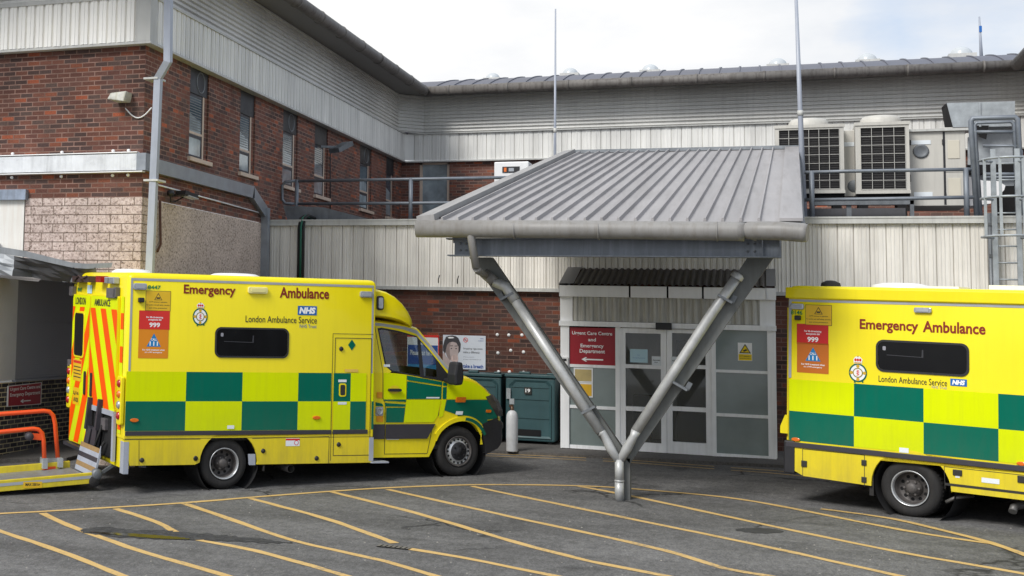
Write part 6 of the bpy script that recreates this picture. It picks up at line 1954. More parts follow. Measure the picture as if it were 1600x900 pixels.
# skirts
b = MB()
sk = [(UB0 + .09, .345)] + [(-.45, .345)] + arch(.05, .36, .43, 178, 2, 16)[0:] + [(.47, .335), (2.245, .335), (2.245, .742), (UB0 + .005, .742), (UB0 + .005, .66)]
b.prism(sk, SIDE, -.004, .03); b.prism([(UB0 + .02, .35), (2.25, .35), (2.25, .7), (UB0 + .02, .7)], lambda a, c, t: (a, W - t, c), -.004, .03)
b.build_each('side_skirt', M_yeld, A1, local=True)
b = MB(); b.prism([(UB0 + .012, .742), (1.60, .742), (1.60, .80), (UB0 + .012, .80)], SIDE, .002, -.016); b.prism([(1.62, .742), (2.17, .742), (2.17, .80), (1.62, .80)], SIDE, .002, -.016); b.build_each('rubbing_strip', M_dkgreyp, A1, local=True, bevel=.004)
b = MB(); b.prism([(UB0 + .0, .235), (-1.40, .235), (-1.40, .66), (UB0 + .0, .66)], SIDE, -.008, .14); b.prism([(2.20, .36), (2.27, .36), (2.27, .69), (2.20, .69)], SIDE, -.008, .1); b.build_each('corner_guard', M_pipegrey, A1, local=True)
W0, WM, W1 = .80, .852, 1.255
b = MB()
def seamS(pts, wd=.007, t=-.006):
    for p, q in zip(pts, pts[1:]):
        d = Vector((q[0] - p[0], q[1] - p[1])); d.normalize(); n_ = Vector((-d.y, d.x)) * wd / 2
        b.face([SIDE(p[0] + n_.x, p[1] + n_.y, t), SIDE(p[0] - n_.x, p[1] - n_.y, t), SIDE(q[0] - n_.x, q[1] - n_.y, t), SIDE(q[0] + n_.x, q[1] + n_.y, t)])
du = PL.S
seamS([du(192, 687), du(313, 686)]); seamS([du(394, 685), du(514, 682), du(513, 724)]); seamS([du(217, 688), du(217, 726)])
seamS([(UB0 + .01, .70), (2.24, .70)], .006)
o0, o1 = du(524, 528), du(577, 711)
seamS([(o0[0], o1[1]), (o0[0], o0[1]), (o1[0], o0[1]), (o1[0], o1[1]), (o0[0], o1[1])], .009)
seamS([(o0[0] - .04, o1[1] - .07), (o0[0] - .04, o0[1] + .06), (o1[0] + .03, o0[1] + .06)], .007)
b.build('panel_seam', M_ink, A1, local=True)
WM, WLo = .852, .455 + .347
# chequers: rows survey to 0.80..1.20..1.60 above the local ground line
rl, rm, rh = .803, du(195, 627)[1], du(290, 581)[1]
cols = [(-1.465, -.606), (-.606, .224), (.224, 1.072), (1.072, 1.585)]
chequer(A1, cols, rl, rm, rh)
g_, l_ = MB(), MB()
dx = [du(521, 600)[0], du(547.5, 600)[0], du(572, 600)[0]]
g_.flat([(dx[0], rm), (dx[1], rm), (dx[1], rh), (dx[0], rh)], SIDE, -.008); l_.flat([(dx[1], rm), (dx[2], rm), (dx[2], rh), (dx[1], rh)], SIDE, -.008)
l_.flat([(dx[0], rl), (dx[1], rl), (dx[1], rm), (dx[0], rm)], SIDE, -.008); g_.flat([(dx[1], rl), (dx[2], rl), (dx[2], rm), (dx[1], rm)], SIDE, -.008)
e0 = du(581, 600)[0]
g_.flat([(e0, rl), (e0 + .035, rl), (e0 + .035, rm), (e0, rm)], SIDE, -.004); l_.flat([(e0 - .02, rm), (2.255, rm), (2.255, rh), (e0 - .02, rh)], SIDE, -.004)
k_ = du(549.5, 539); g_.flat([(k_[0] - .06, k_[1]), (k_[0], k_[1] - .078), (k_[0] + .06, k_[1]), (k_[0], k_[1] + .078)], SIDE, -.006)
g_.build_each('green_marking', M_green, A1, local=True, gap=-.01); l_.build_each('lime_marking', M_lime, A1, local=True, gap=-.01)
b = MB()
t0, t1 = du(204, 435.5), du(584, 448)
b.flat([(-1.44, t0[1] - .02), (2.235, t0[1] - .02), (2.235, t0[1] + .012), (-1.44, t0[1] + .012)], SIDE, -.004)
b.flat([(-1.44, du(196, 580)[1]), (-1.41, du(196, 580)[1]), (-1.41, t0[1] - .02), (-1.44, t0[1] - .02)], SIDE, -.004); b.flat([(2.205, rh), (2.235, rh), (2.235, t0[1] - .03), (2.205, t0[1] - .03)], SIDE, -.004)
b.build('silver_tape', M_silv, A1, local=True)


def lettering(root, pose, body, box, mat, bold=.02, t=-.004, name='lettering'):
    (u0, w0), (u1, w1) = pose.S(box[0], box[3]), pose.S(box[2], box[1])
    # keep the baseline level: use the mid line of the surveyed strip
    b = MB(); b.text(body, SIDE, (u0, (w0), u1, w1), t, 0, bold); b.build(name, mat, root, local=True)


def letter2(root, pose, body, x0, x1, yt, yb, mat, bold=.02, name='lettering'):
    """yt / yb: top and bottom of the word read at its horizontal middle"""
    xm = (x0 + x1) / 2
    u0 = pose.S(x0, (yt + yb) / 2)[0]; u1 = pose.S(x1, (yt + yb) / 2)[0]
    w1 = pose.S(xm, yt)[1]; w0 = pose.S(xm, yb)[1]
    b = MB(); b.text(body, SIDE, (u0, w0, u1, w1), -.005, 0, bold); b.build(name, mat, root, local=True)


letter2(A1, PL, 'Emergency', 287, 368, 445.5, 464, M_dkred, .025)
letter2(A1, PL, 'Ambulance', 437, 514, 449.5, 466.5, M_dkred, .025)
letter2(A1, PL, 'London Ambulance Service', 383.5, 495, 494, 504.5, M_ink, .004)
letter2(A1, PL, 'NHS Trust', 468, 494.5, 507, 512.5, M_blue, 0)
letter2(A1, PL, '8447', 231, 251, 445.8, 452, M_inkg, .03)
b = MB(); (u0, w0), (u1, w1) = du(465, 492), du(495, 478.5)
b.flat([(u0, w0), (u1, w0), (u1, w1), (u0, w1)], SIDE, -.004); f = b.build('health_badge', M_blue, A1, local=True)
b = MB(); b.text('NHS', SIDE, (u0 + .02, w0 + .018, u1 - .02, w1 - .018), -.006, 0, .06, .18); b.build('lettering', M_signw, f, local=True)
crest(A1, PL, (300.5, 473, 325, 508.5))
stickers(A1, PL, (227, 455, 267, 485.5), (216.5, 486, 265.5, 514.5), (215.5, 515, 263.5, 559.5))
lamp_unit(A1, PL, (207.5, 442.8, 229, 452.5)); lamp_unit(A1, PL, (561.5, 455.5, 581, 464.5)); lamp_unit(A1, PL, (386.5, 449, 417.5, 458.5), mat=surf('cream_lamp', C(236, 226, 150), .35, 0, .05, coat=.3))
side_window(A1, PL, (335, 513, 451.5, 558.5))
b = MB(); k_ = du(219.5, 469); b.box((k_[0] - .04, -.06, k_[1] - .03), (k_[0] + .04, 0, k_[1] + .035)); b.build('side_camera', M_blackp, A1, local=True, bevel=.012)
for px, py, m_ in ((209.5, 656.5, M_amber), (494, 652.5, M_amber)):
    k_ = du(px, py); b = MB(); b.prism(circ(k_[0], k_[1], .062, 14, .026), SIDE, -.003, -.022); b.build('side_marker', m_, A1, local=True, bevel=.006)
b = MB()
for px, py in ((221.5, 719), (305.5, 716), (305.5, 716.5), (411, 704.5), (494.5, 716), (529, 694.5), (533, 545)):
    k_ = du(px, py); b.lathe([(.001, -.012), (.03, -.012), (.034, 0)], (k_[0], -.004, k_[1]), (0, 1, 0), 12)
b.build_each('locker_lock', M_ink, A1, local=True)
b = MB()
for bx_ in ((446, 684.5, 468, 697),): (u0, w0), (u1, w1) = du(bx_[0], bx_[3]), du(bx_[2], bx_[1]); b.flat([(u0, w0), (u1, w0), (u1, w1), (u0, w1)], SIDE, -.007); b.flat([(u0, w1 - .03), (u1, w1 - .03), (u1, w1 - .005), (u0, w1 - .005)], SIDE, -.008, 1); b.flat(circ(u1 - .05, w0 + .045, .035, 14), SIDE, -.008, 1); b.flat(circ(u1 - .05, w0 + .045, .026, 14), SIDE, -.009, 0)
for bx_, m_ in (((354.5, 664.5, 365.5, 670), 0), ((538, 577, 559, 581), 2), ((528, 593, 541, 597), 0), ((527.5, 628, 541, 632), 0)):
    (u0, w0), (u1, w1) = du(bx_[0], bx_[3]), du(bx_[2], bx_[1]); b.flat([(u0, w0), (u1, w0), (u1, w1), (u0, w1)], SIDE, -.011, m_)
b.build_each('small_label', [M_paper, M_stred, surf('pinkish_label', C(226, 190, 90), .5)], A1, local=True)
(u0, w0), (u1, w1) = du(529, 619.5), du(540.5, 599)
b = MB(); b.prism(rrect(u0, w0, u1, w1, .03), SIDE, -.009, -.014, 0); b.prism(rrect(u0 + .018, w0 + .02, u1 - .018, w1 - .02, .02), SIDE, -.0135, -.017, 1); b.build('locker_handle', [M_yel, M_ink], A1, local=True)
b = MB()
for (u, v, r, h) in ((-1.0, 1.3, .30, .07), (.30, .55, .36, .05), (.9, 1.9, .3, .05)):
    b.lathe([(r, 0), (r * .97, h * .4), (r * .8, h * .85), (r * .5, h), (.001, h)], (u, v, 2.915), (0, 0, 1), 20)
b.build_each('roof_vent', M_white, A1, local=True)
b = MB()
for px in (496, 537): k_ = PL.Z(px, 440, 2.925); b.tube([(k_[0], .45, 2.92), (k_[0], .45, 2.98), (k_[0] + .02, .45, 3.04)], .008, 5)
b.build_each('roof_aerial', M_black, A1, local=True)
# exhaust, step and hoses under the skirt
b = MB(); k_ = du(459, 733); b.lathe([(.05, 0), (.055, 0), (.055, .5), (.045, .5), (.045, .01)], (k_[0], .1, k_[1] - .01), (0, 1, 0), 16); k2 = du(417, 738); b.tube([(k2[0] + .02, .15, k2[1] + .12), (k2[0], .13, k2[1])], .018, 6); b.build('exhaust_pipe', surf('sooty_steel', C(110, 108, 106), .5, .4, .3, 8), A1, local=True)
b = MB(); b.box((2.23, -.05, .33), (2.5, .25, .35)); k_ = du(392, 712); b.prism([du(390, 710), du(400, 710), du(400, 727), du(391, 727)], SIDE, .02, .06); b.build_each('step_plate', M_pipegrey, A1, local=True)

# rear face
UR = UB0 - .004
RB_ = lambda a, c, t: (UR - t, a, c)
def rr_(px, py): return PL.R(px, py, UR)
b = MB(); b.box((UB0 + .01, .03, .30), (UB0 + .09, W - .03, .71)); b.build('rear_panel', M_yel, A1, local=True)
vn, vf = rr_(188, 500)[0] , W - .09
wb0, wt0 = rr_(140, 700)[1], rr_(150, 461)[1]
vmid = rr_(143.6, 529)[0]
wch = rr_(150, 481)[1]
doors = [('near', vn + .02, vmid - .012), ('far', vmid + .012, vf - .08)]
for nm, va, vb in doors:
    b = MB()
    w_lo = .40 if nm == 'far' else 1.02
    b.prism(rrect(va, w_lo, vb, wt0, .03, 3), RB_, 0, .035, 0)
    # diagonal stripes rising to the middle
    pit = .88
    for k in range(-8, 14):
        s0 = w_lo + k * pit
        sl = 1.75
        if nm == 'near': quad = [(va, s0), (vb, s0 + (vb - va) * sl), (vb, s0 + (vb - va) * sl + pit * .5), (va, s0 + pit * .5)]
        else: quad = [(vb, s0), (va, s0 + (vb - va) * sl), (va, s0 + (vb - va) * sl + pit * .5), (vb, s0 + pit * .5)]
        q_ = clip(quad, va + .012, w_lo + .012, vb - .012, wch)
        if q_: b.flat(q_, RB_, .0375, 2)
    b.flat([(va + .012, w_lo + .012), (vb - .012, w_lo + .012), (vb - .012, wt0 - .012), (va + .012, wt0 - .012)], RB_, .0358, 1)
    f = b.build('rear_door', [M_yel, M_lime, M_orange], A1, local=True)
    if nm == 'near':
        a0, a1 = rr_(176.5, 473), rr_(151.5, 473); b = MB(); b.text('AMBULANCE', lambda a, c, t: RB_(-a, c, t), (-a0[0] * 0 - max(a0[0], a1[0]), rr_(164, 478.5)[1], -min(a0[0], a1[0]), rr_(164, 467.5)[1]), .0395, 0, .02); b.build('lettering', M_ink, f, local=True)
    else:
        a0, a1 = rr_(138, 470), rr_(122, 470); b = MB(); b.text('LONDON', lambda a, c, t: RB_(-a, c, t), (-max(a0[0], a1[0]), rr_(130, 476)[1], -min(a0[0], a1[0]), rr_(130, 464.5)[1]), .0395, 0, .02); b.build('lettering', M_ink, f, local=True)
        p0, p1 = rr_(128, 486)[1], rr_(128, 559)[1]
        x0, x1 = rr_(136, 520)[0], rr_(120.5, 520)[0]
        b = MB(); b.prism(rrect(x0, p1, x1, p0, .07), RB_, .036, .05); w_ = b.build('rear_window', M_yel, f, local=True, bevel=.01)
        b = MB(); b.flat(rrect(x0 + .03, p1 + .03, x1 - .03, p0 - .03, .06), RB_, .0515); b.build('pane', M_dkglass, f, local=True)
        x0, x1 = rr_(131, 580)[0], rr_(118, 580)[0]; p0, p1 = rr_(124, 561)[1], rr_(124, 595)[1]
        b = MB(); b.flat([(x0, p1), (x1, p1), (x1, p0), (x0, p0)], RB_, .039); b.flat([(x0 + .02, p0 - .06), (x1 - .02, p0 - .06), (x1 - .02, p0 - .02), (x0 + .02, p0 - .02)], RB_, .0395, 1)
        for k in range(4): b.flat([(x0 + .03, p1 + .05 + k * .05), (x1 - .03, p1 + .05 + k * .05), (x1 - .03, p1 + .065 + k * .05), (x0 + .03, p1 + .065 + k * .05)], RB_, .0395, 2)
        b.build('warning_label', [M_stam, M_stred, M_ink], f, local=True)
        x0, x1 = rr_(127.5, 618)[0], rr_(117.5, 618)[0]; p0, p1 = rr_(122, 605)[1], rr_(122, 632)[1]
        b = MB(); b.flat([(x0, p1), (x1, p1), (x1, p0), (x0, p0)], RB_, .039); n_ = b.build('number_plate', surf('number_plate_yellow', C(238, 190, 20), .4, 0, .04), f, local=True)
        b = MB(); b.text('LJ16', lambda a, c, t: RB_(-a, c, t), (-x1 + .03, p1 + (p0 - p1) * .53, -x0 - .03, p1 + (p0 - p1) * .78), .041, 0, .03); b.text('AXB', lambda a, c, t: RB_(-a, c, t), (-x1 + .05, p1 + (p0 - p1) * .16, -x0 - .05, p1 + (p0 - p1) * .42), .041, 0, .03); b.build('lettering', M_ink, n_, local=True)
    b = MB(); hv = (va + vb) / 2
    x = vb - .16 if nm == 'near' else va + .14
    hz = rr_(143, 600)[1]
    b.prism(rrect(x - .04, hz - .17, x + .04, hz + .17, .03), RB_, .036, .055); b.build('door_handle', M_ink, f, local=True)
# orange edging beside the doors
b = MB(); b.flat([(vn - .16, .75), (vn - .03, .75), (vn - .03, wt0), (vn - .16, wt0)], RB_, .003, 0)
for k in range(4): b.flat([(vn - .16, .8 + k * .45), (vn - .03, .8 + k * .45), (vn - .03, 1.02 + k * .45), (vn - .16, 1.02 + k * .45)], RB_, .005, 1)
b.flat([(vf - .06, .75), (vf + .02, .75), (vf + .02, wt0), (vf - .06, wt0)], RB_, .003, 0)
for k in range(4): b.flat([(vf - .06, .8 + k * .45), (vf + .02, .8 + k * .45), (vf + .02, 1.02 + k * .45), (vf - .06, 1.02 + k * .45)], RB_, .005, 1)
b.build_each('edge_marking', [M_lime, M_orange], A1, local=True)
# light clusters
for va, vb in ((.05, .17), (W - .17, W - .05)):
    b = MB(); zc_ = [rr_(179, p)[1] for p in (596, 612.5, 629, 646)]
    b.prism(rrect(va - .03, zc_[3] - .12, vb + .03, zc_[0] + .1, .03), RB_, 0, .05); f = b.build('rear_lamp_cluster', M_yel, A1, local=True, bevel=.01)
    for z, mm in zip(zc_, (M_redl, M_amber, M_lens, M_redl)):
        b = MB(); b.lathe([(.001, -.03), (.035, -.026), (.052, -.01), (.056, 0)], (UR - .05, (va + vb) / 2, z), (1, 0, 0), 16); b.build('lamp', mm, f, local=True)
b = MB()
for (px, py, wd) in ((110, 437, .3), (117, 437, .3), (182, 438.5, .3), (176, 438, .22)):
    v_, w_ = rr_(px, py); b.box((UR - .09, v_ - wd / 2, w_ - .045), (UR, v_ + wd / 2, w_ + .045), 0)
f = b.build('rear_light_bar', M_lens, A1, local=True, bevel=.01)
b = MB()
for px, m_ in ((127, 0), (133, 0), (146, 0), (165, 1)):
    v_, w_ = rr_(px, 437); b.box((UR - .11, v_ - .12, w_ - .04), (UR, v_ + .12, w_ + .05), m_)
p_ = [rr_(128, 440), rr_(135, 431), rr_(140, 436), rr_(148, 432)]; b.tube([(UR - .12, q[0], q[1]) for q in p_], .014, 6)
b.build_each('lamp_housing', [surf('burnt_brown_housing', C(70, 52, 50), .5, 0, .3, 9), M_redl], f, local=True)
b = MB()
for px, py, wd in ((117, 455, .17), (180, 458, .40), (186, 457, .1)):
    v_, w_ = rr_(px, py); b.box((UR - .07, v_ - wd / 2, w_ - .07), (UR, v_ + wd / 2, w_ + .07))
v_, w_ = rr_(163, 668); b.box((UR - .06, v_ - .2, w_ - .02), (UR, v_ + .2, w_ + .14)); v_, w_ = rr_(112, 568); b.box((UR - .05, v_ - .08, w_ - .05), (UR, v_ + .08, w_ + .06))
b.build_each('door_hinge', surf('grey_hinge', C(106, 102, 104), .45, .2, .3, 9), A1, local=True, bevel=.008)
b = MB(); v_, w_ = rr_(140.5, 452); b.flat([(v_ - .12, w_ - .06), (v_ + .12, w_ - .06), (v_ + .12, w_ + .06), (v_ - .12, w_ + .06)], RB_, .004, 0); v_, w_ = rr_(125, 452.5); b.build('badge', [M_paperb], A1, local=True)
b = MB(); v_, w_ = rr_(125, 452.5); b.text('8447', lambda a, c, t: RB_(-a, c, t), (-v_ - .12, w_ - .03, -v_ + .12, w_ + .03), .004, 0, .03); b.build('lettering', M_inkg, A1, local=True)
# tail lift bay: dark opening with lift arms
b = MB(); va, wa = rr_(172, 700); vb, wb = rr_(138, 668)
b.prism([(vn + .03, .38), (vmid - .02, .38), (vmid - .02, 1.0), (vn + .03, 1.0)], RB_, -.002, .01, 0); b.build('lift_opening', M_dark, A1, local=True)
b = MB()
for v_ in (vn + .05, vmid - .04): b.prism([(v_ - .04, .36), (v_ + .04, .36), (v_ + .04, 1.0), (v_ - .04, 1.0)], RB_, .011, .05, 0)
b.prism([(vn + .03, .96), (vmid - .02, .96), (vmid - .02, 1.03), (vn + .03, 1.03)], RB_, .012, .052, 0)
b.build('lift_frame', M_pipegrey, A1, local=True)
b = MB()
for (p, q, wd) in (((148, 621), (146, 670), .07), ((164, 624), (162, 672), .07), ((149, 667), (145, 706), .2), ((158, 670), (155, 712), .2)):
    a0, a1 = rr_(*p), rr_(*q); b.bar((UR - .06, a0[0], a0[1]), (UR - .10, a1[0], a1[1]), wd, .07, upv=(1, 0, 0))
b.build_each('lift_arm', M_dkgreyp, A1, local=True)
b = MB()
for (p, q) in (((160, 700), (166, 665)), ((157, 722), (170, 690)), ((162, 730), (150, 700))): a0, a1 = rr_(*p), rr_(*q); b.tube([(UR - .12, a0[0], a0[1]), (UR - .06, a1[0], a1[1])], .02, 6)
b.build('lift_cable', M_black, A1, local=True)
b = MB(); b.box((UR - .1, vmid + .05, .33), (UR, W - .1, .38)); b.build('rear_step', M_dkgreyp, A1, local=True)
# lowered platform with its handrails
NV, FV = .52, 1.72                     # near and far edge beams
def nb(px, py): return PL.S(px, py, NV)
ni = nb(146, 746); no = nb(0, 759); 
slope = (ni[1] - no[1]) / (ni[0] - no[0])
Ui = ni[0]; Uo = Ui - 2.1
def wz(u): return ni[1] + (u - Ui) * slope
lift = MB()
lift.face([(Uo, NV, wz(Uo) - .02), (Ui, NV, wz(Ui) - .02), (Ui, FV, wz(Ui) - .02), (Uo, FV, wz(Uo) - .02)])
lift.face([(Uo, NV, wz(Uo) - .05), (Ui, NV, wz(Ui) - .05), (Ui, FV, wz(Ui) - .05), (Uo, FV, wz(Uo) - .05)])
lp_ = lift.build('tail_lift', M_chequer, A1, local=True)
b = MB()
for v_ in (NV, FV):
    b._hex([(Uo, v_ - .03, wz(Uo) - .075), (Ui, v_ - .03, wz(Ui) - .075), (Ui, v_ + .03, wz(Ui) - .075), (Uo, v_ + .03, wz(Uo) - .075), (Uo, v_ - .03, wz(Uo) + .07), (Ui, v_ - .03, wz(Ui) + .07), (Ui, v_ + .03, wz(Ui) + .07), (Uo, v_ + .03, wz(Uo) + .07)])
b.build_each('edge_beam', M_yeld, lp_, local=True, bevel=.006)
b = MB()
b.face([(Uo, NV - .034, wz(Uo) - .005), (Ui, NV - .034, wz(Ui) - .005), (Ui, NV - .034, wz(Ui) + .035), (Uo, NV - .034, wz(Uo) + .035)], 0)
k_ = nb(50, 756); b.face([(k_[0] - .13, NV - .037, wz(k_[0]) - .06), (k_[0] + .13, NV - .037, wz(k_[0]) - .06), (k_[0] + .13, NV - .037, wz(k_[0]) + .02), (k_[0] - .13, NV - .037, wz(k_[0]) + .02)], 1)
b.text('MAX 350 kg', lambda a, c, t: (a, t, c), (k_[0] - .1, wz(k_[0]) - .045, k_[0] + .1, wz(k_[0]) + .005), NV - .040, 2, .02)
b.build('beam_marking', [M_silv, M_stam, M_ink], lp_, local=True)
b = MB(); k_ = PL.S(147, 762, NV - .02); b.lathe([(.001, -.03), (.03, -.03), (.05, -.02), (.075, -.02), (.08, .0), (.08, .06), (.001, .06)], (k_[0], NV - .03, .075), (0, 1, 0), 20); b.build('castor', M_black, lp_, local=True)
b = MB(); k_ = PL.S(152, 741, NV - .04); b.lathe([(.001, -.03), (.05, -.03), (.075, -.01), (.075, .06)], (k_[0], NV - .04, k_[1]), (0, 1, 0), 18); b.bar((Ui - .1, NV - .0, wz(Ui) - .07), (UR + .3, NV + .1, .42), .04, .04); b.build('pivot', M_galvd, lp_, local=True)
b = MB()   # bridge plate leaning against the vehicle, striped
q0 = [(Ui + .02, wz(Ui) - .01), (UR - .14, .50)]
mats_ = [M_pipegrey, surf('brown_grip_strip', C(150, 122, 80), .7, 0, .2, 9), M_pipegrey, M_dkgreyp, M_pipegrey, surf('brown_grip_strip', C(150, 122, 80), .7, 0, .2, 9)]
for k in range(6):
    s0, s1 = k / 6, (k + 1) / 6
    a0 = (q0[0][0] + (q0[1][0] - q0[0][0]) * s0, q0[0][1] + (q0[1][1] - q0[0][1]) * s0); a1 = (q0[0][0] + (q0[1][0] - q0[0][0]) * s1, q0[0][1] + (q0[1][1] - q0[0][1]) * s1)
    b.face([(a0[0], NV + .06, a0[1]), (a1[0], NV + .06, a1[1]), (a1[0], FV - .2, a1[1]), (a0[0], FV - .2, a0[1])], k)
b.prism([(q0[0][0], q0[0][1] - .04), (q0[1][0], q0[1][1] - .1), (q0[1][0], q0[1][1] + .04), (q0[0][0], q0[0][1] + .05)], SIDE, NV + .03, NV + .05, 0)
b.build('bridge_plate', mats_, lp_, local=True)
for (path, dv) in (([(-30, 650), (0, 647), (68, 642), (77, 643), (83, 649), (86, 662), (91, 727)], .03), ([(-30, 678), (0, 675), (52, 670), (60, 671), (66, 677), (68, 688), (70, 731)], -.05)):
    b = MB(); b.tube([(PL.S(p[0], p[1], FV + dv)[0], FV + dv, PL.S(p[0], p[1], FV + dv)[1]) for p in path], .032, 10)
    k_ = PL.S(*path[-1], FV + dv); b.tube([(k_[0], FV + dv, k_[1] + .01), (k_[0], FV + dv, wz(k_[0]) - .02)], .032, 10)
    f = b.build('handrail', M_railo, lp_, local=True)
b = MB(); k0, k1 = PL.S(69, 733, FV - .05), PL.S(94, 730, FV); b.bar((k0[0], FV - .05, k0[1]), (k1[0], FV, k1[1]), .03, .05); k0, k1 = PL.S(45, 681, FV - .05), PL.S(66, 683, FV - .05); b.bar((k0[0], FV - .05, k0[1]), (k1[0], FV - .05, k1[1]), .04, .09); b.build_each('rail_bracket', M_railo, lp_, local=True)
b = MB(); k0 = PL.S(46, 682, FV - .1); b.lathe([(.001, -.04), (.05, -.04), (.06, 0), (.06, .08)], (k0[0], FV - .12, k0[1]), (0, 1, 0), 16); b.build('hand_control', M_dkgreyp, lp_, local=True)
b = MB()
for px in (68, 92): k_ = PL.S(px, 728, FV); b.box((k_[0] - .035, FV - .1, wz(k_[0])), (k_[0] + .035, FV + .08, k_[1] + .12))
k0, k1 = PL.S(70, 722, FV), PL.S(92, 718, FV); b.box((k0[0], FV + .0, k0[1] - .02), (k1[0], FV + .03, k1[1] + .02)); b.build('rail_socket', M_galv, lp_, local=True)

# ---------------------------------------------------------------- right ambulance
A2 = thing('ambulance', (0, 0, 0), 'yellow ambulance numbered 8146, cut off by the right edge, with a black corner bumper', 'ambulance', 'emergency ambulances', PRt.M)
dr = PRt.S
TOP = dr(1232, 450)[1]
box_body(A2, TOP + .035, .70)
cab(A2, PRt)
underside(A2)
wheel(A2, 0.0, .347, .347, True)
wheel(A2, 3.70, .43, .36, False, .11)
for (u, w, r, dl) in ((0.0, .33, .347, True), (3.70, .40, .36, False)):
    b = MB(); b.lathe([(r * .4, 0), (r * .9, .0), (r, .03), (r, .2), (r * .6, .22)], (u, W - .28, w), (0, 1, 0), 28); b.build('wheel', M_black, A2, local=True)
c0 = dr(1240, 466)[1]
b = MB(); b.prism([(UB0 - .01, c0), (2.26, c0 - .0), (2.26, TOP + .01), (UB0 - .01, TOP + .01)], SIDE, -.03, .02); b.build('cornice', M_yel, A2, local=True, bevel=.012)
sb = [dr(1240, 741)[1], dr(1355, 762)[1]]
wb_ = .345
b = MB()
ar = arch(.02, .36, .45, 180, 0, 18)
sk = [(-1.37, .40), (-1.25, wb_), (-.43, wb_ - .02)] + [(p[0], max(p[1], wb_ - .02)) for p in ar] + [(.47, wb_ + .03), (2.25, wb_ + .03), (2.25, .70), (-1.40, .70)]
b.prism(sk, SIDE, -.004, .03); b.prism([(UB0 + .02, .35), (2.25, .35), (2.25, .7), (UB0 + .02, .7)], lambda a, c, t: (a, W - t, c), -.004, .03); b.build_each('side_skirt', M_yeld, A2, local=True)
b = MB(); z0, z1 = dr(1300, 709)[1], dr(1300, 702.5)[1]
z0, z1 = .70, .765
b.prism([(UB0, z0), (2.25, z0), (2.25, z1), (UB0, z1)], SIDE, .002, -.022); b.build('rubbing_strip', M_dkgreyp, A2, local=True, bevel=.005)
b = MB(); (u0, w0), (u1, w1) = dr(1227, 739), dr(1238, 692); b.prism([(UB0 - .03, w0), (-1.36, w0), (-1.36, .78), (UB0 - .03, .78)], SIDE, -.02, .3); b.box((UB0 - .05, .02, .38), (UB0, W - .02, .62)); b.build('corner_bumper', M_blackp, A2, local=True, bevel=.02)
r0, r1, r2 = .785, dr(1233, 642)[1], dr(1333.5, 599)[1]
r1 = (dr(1233, 642)[1] + dr(1333.5, 649.5)[1] + dr(1441, 660)[1] + dr(1559, 669.8)[1]) / 4
r2 = (dr(1333.5, 599)[1] + dr(1559.7, 615.3)[1]) / 2
ce = [dr(1233, 650)[0], dr(1333.7, 650)[0], dr(1442.3, 650)[0], dr(1560, 650)[0]]
st_ = (ce[3] - ce[0]) / 3
cols = [(ce[0] + k * st_, ce[0] + (k + 1) * st_) for k in range(4)]; cols[3] = (cols[3][0], 1.95)
chequer(A2, cols, r0, r1, r2)
b = MB(); zt_ = c0 - .012
b.flat([(-1.44, zt_ - .03), (2.24, zt_ - .03), (2.24, zt_), (-1.44, zt_)], SIDE, -.004); zl = dr(1234, 590)[1]; b.flat([(-1.445, zl), (-1.41, zl), (-1.41, zt_ - .03), (-1.445, zt_ - .03)], SIDE, -.004); b.build('silver_tape', M_silv, A2, local=True)
letter2(A2, PRt, 'Emergency', 1343.5, 1435, 500, 520.5, M_dkred, .025)
letter2(A2, PRt, 'Ambulance', 1442, 1540, 503, 521, M_dkred, .025)
letter2(A2, PRt, 'London Ambulance Service', 1373, 1480, 590, 600, M_ink, .002)
letter2(A2, PRt, 'NHS Trust', 1456, 1480, 603, 607.5, M_silv, 0)
letter2(A2, PRt, '8146', 1236, 1254, 485, 491.5, M_inkg, .02)
b = MB(); (u0, w0), (u1, w1) = dr(1485, 602.5), dr(1511, 593); b.flat([(u0, w0), (u1, w0), (u1, w1), (u0, w1)], SIDE, -.004); f = b.build('health_badge', M_blue, A2, local=True)
b = MB(); b.text('NHS', SIDE, (u0 + .02, w0 + .014, u1 - .02, w1 - .014), -.006, 0, .06, .18); b.build('lettering', M_signw, f, local=True)
crest(A2, PRt, (1326.5, 557, 1355, 596.5))
stickers(A2, PRt, (1258.5, 477, 1300, 507.5), (1245, 507.5, 1294.5, 537), (1245.3, 537.3, 1295, 581.5), True)
side_window(A2, PRt, (1369, 537, 1514.5, 580))
lamp_unit(A2, PRt, (1235.5, 474.5, 1257, 483)); lamp_unit(A2, PRt, (1429, 481, 1456.5, 488.5))
b = MB(); k_ = dr(1248, 496.5); b.box((k_[0] - .035, -.06, k_[1] - .03), (k_[0] + .035, 0, k_[1] + .03)); b.build('side_camera', M_blackp, A2, local=True, bevel=.012)
for px, py in ((1244, 686.5), (1597, 724.5)):
    k_ = dr(px, py); b = MB(); b.prism(circ(k_[0], k_[1], .055, 14, .024), SIDE, -.003, -.022); b.build('side_marker', M_amber, A2, local=True, bevel=.006)
b = MB()
seamS([dr(1254.5, 701), dr(1254.5, 746)]); seamS([dr(1351, 711), dr(1351, 760)]); seamS([dr(1254.5, 701.5), dr(1350, 711)]);
p0, p1, p2_, p3 = dr(1475.5, 729), dr(1477, 764), dr(1600, 780), dr(1600, 741)
seamS([p1, p0, (2.2, p0[1])]); 
b.face([SIDE(p1[0], .44, -.007), SIDE(2.2, .44, -.007), SIDE(2.2, .47, -.007), SIDE(p1[0], .47, -.007)])
b.build_each('panel_seam', M_ink, A2, local=True)
b = MB()
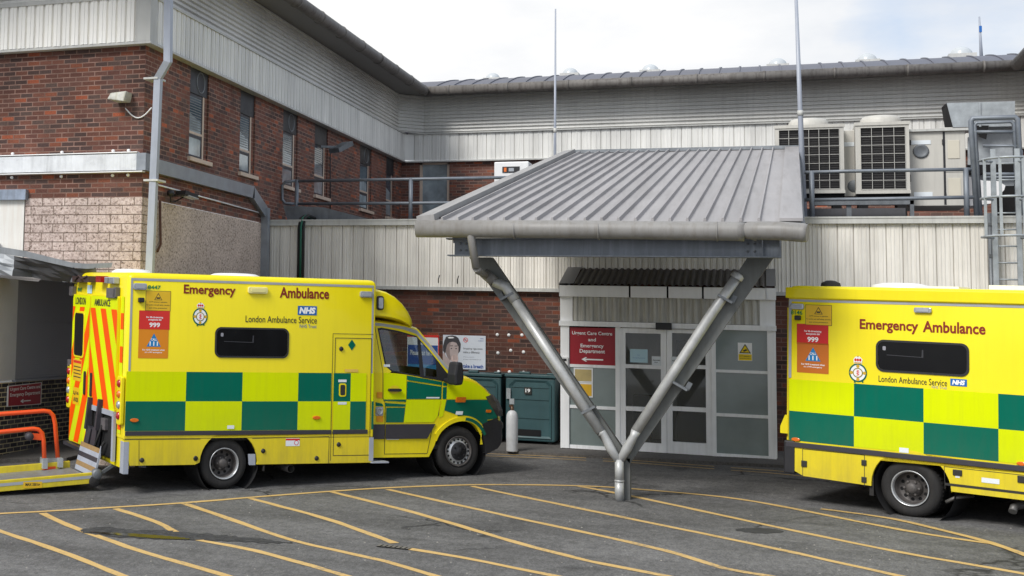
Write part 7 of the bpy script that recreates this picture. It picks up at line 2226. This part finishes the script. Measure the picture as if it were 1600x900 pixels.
for px, py, a, c in ((1257, 724.5, .035, .04), (1350.5, 723, .03, .035), (1350.5, 749.5, .03, .035), (1496.5, 738.5, .05, .035), (1598, 749, .05, .04)):
    k_ = dr(px, py); b.box((k_[0] - a, -.02, k_[1] - c), (k_[0] + a, -.004, k_[1] + c))
b.build_each('locker_catch', M_ink, A2, local=True, bevel=.006)
b = MB()
for bx_ in ((1405.5, 700.5, 1420, 706.5), (1534, 749, 1562, 753.5), (1493, 743, 1500, 746)):
    (u0, w0), (u1, w1) = dr(bx_[0], bx_[3]), dr(bx_[2], bx_[1]); b.flat([(u0, w0), (u1, w0), (u1, w1), (u0, w1)], SIDE, -.008)
b.build_each('small_label', M_paper, A2, local=True)
b = MB(); b.lathe([(.35, 0), (.34, .05), (.2, .08), (.001, .08)], (-.4, .9, TOP + .03), (0, 0, 1), 20); b.box((.7, .6, TOP + .03), (1.4, 1.2, TOP + .1)); b.box((-.1, .5, TOP + .03), (.4, .9, TOP + .07)); b.build_each('roof_vent', M_white, A2, local=True)
b = MB(); k_ = dr(1288, 448); b.lathe([(.12, 0), (.11, .05), (.05, .08), (.001, .085)], (k_[0], .2, TOP + .03), (0, 0, 1), 16); b.build('roof_beacon', M_black, A2, local=True)
b = MB(); k_ = dr(1478, 782); b.tube([(k_[0] - .03, .1, k_[1] - .03), (k_[0] + .08, .1, k_[1] + .04), (k_[0] + .2, .3, k_[1] + .06)], .022, 8); k_ = dr(1580, 796); b.tube([(k_[0], .05, k_[1] - .03), (k_[0], .1, k_[1] + .02), (k_[0] + .08, .3, k_[1] + .05), (k_[0] + .6, .4, k_[1] + .06)], .045, 10); b.build('exhaust_pipe', surf('sooty_steel', C(110, 108, 106), .5, .4, .3, 8), A2, local=True)
b = MB(); k_ = dr(1361, 772); b.box((k_[0] - .03, .03, k_[1] - .02), (k_[0] + .02, .3, k_[1] + .25)); b.build('mud_flap', M_black, A2, local=True)
# rear face of the right vehicle (seen edge on)
b = MB(); b.box((UB0 - .04, .1, .45), (UB0 - .002, W - .1, 2.5)); b.build('rear_door', M_yeld, A2, local=True, bevel=.01)
b = MB(); k_ = dr(1223, 680); b.prism([(UB0 - .10, .86), (UB0 - .002, .86), (UB0 - .002, 1.10), (UB0 - .04, 1.10), (UB0 - .10, .95)], SIDE, .05, .3); b.build('rear_lamp_cluster', M_yel, A2, local=True)
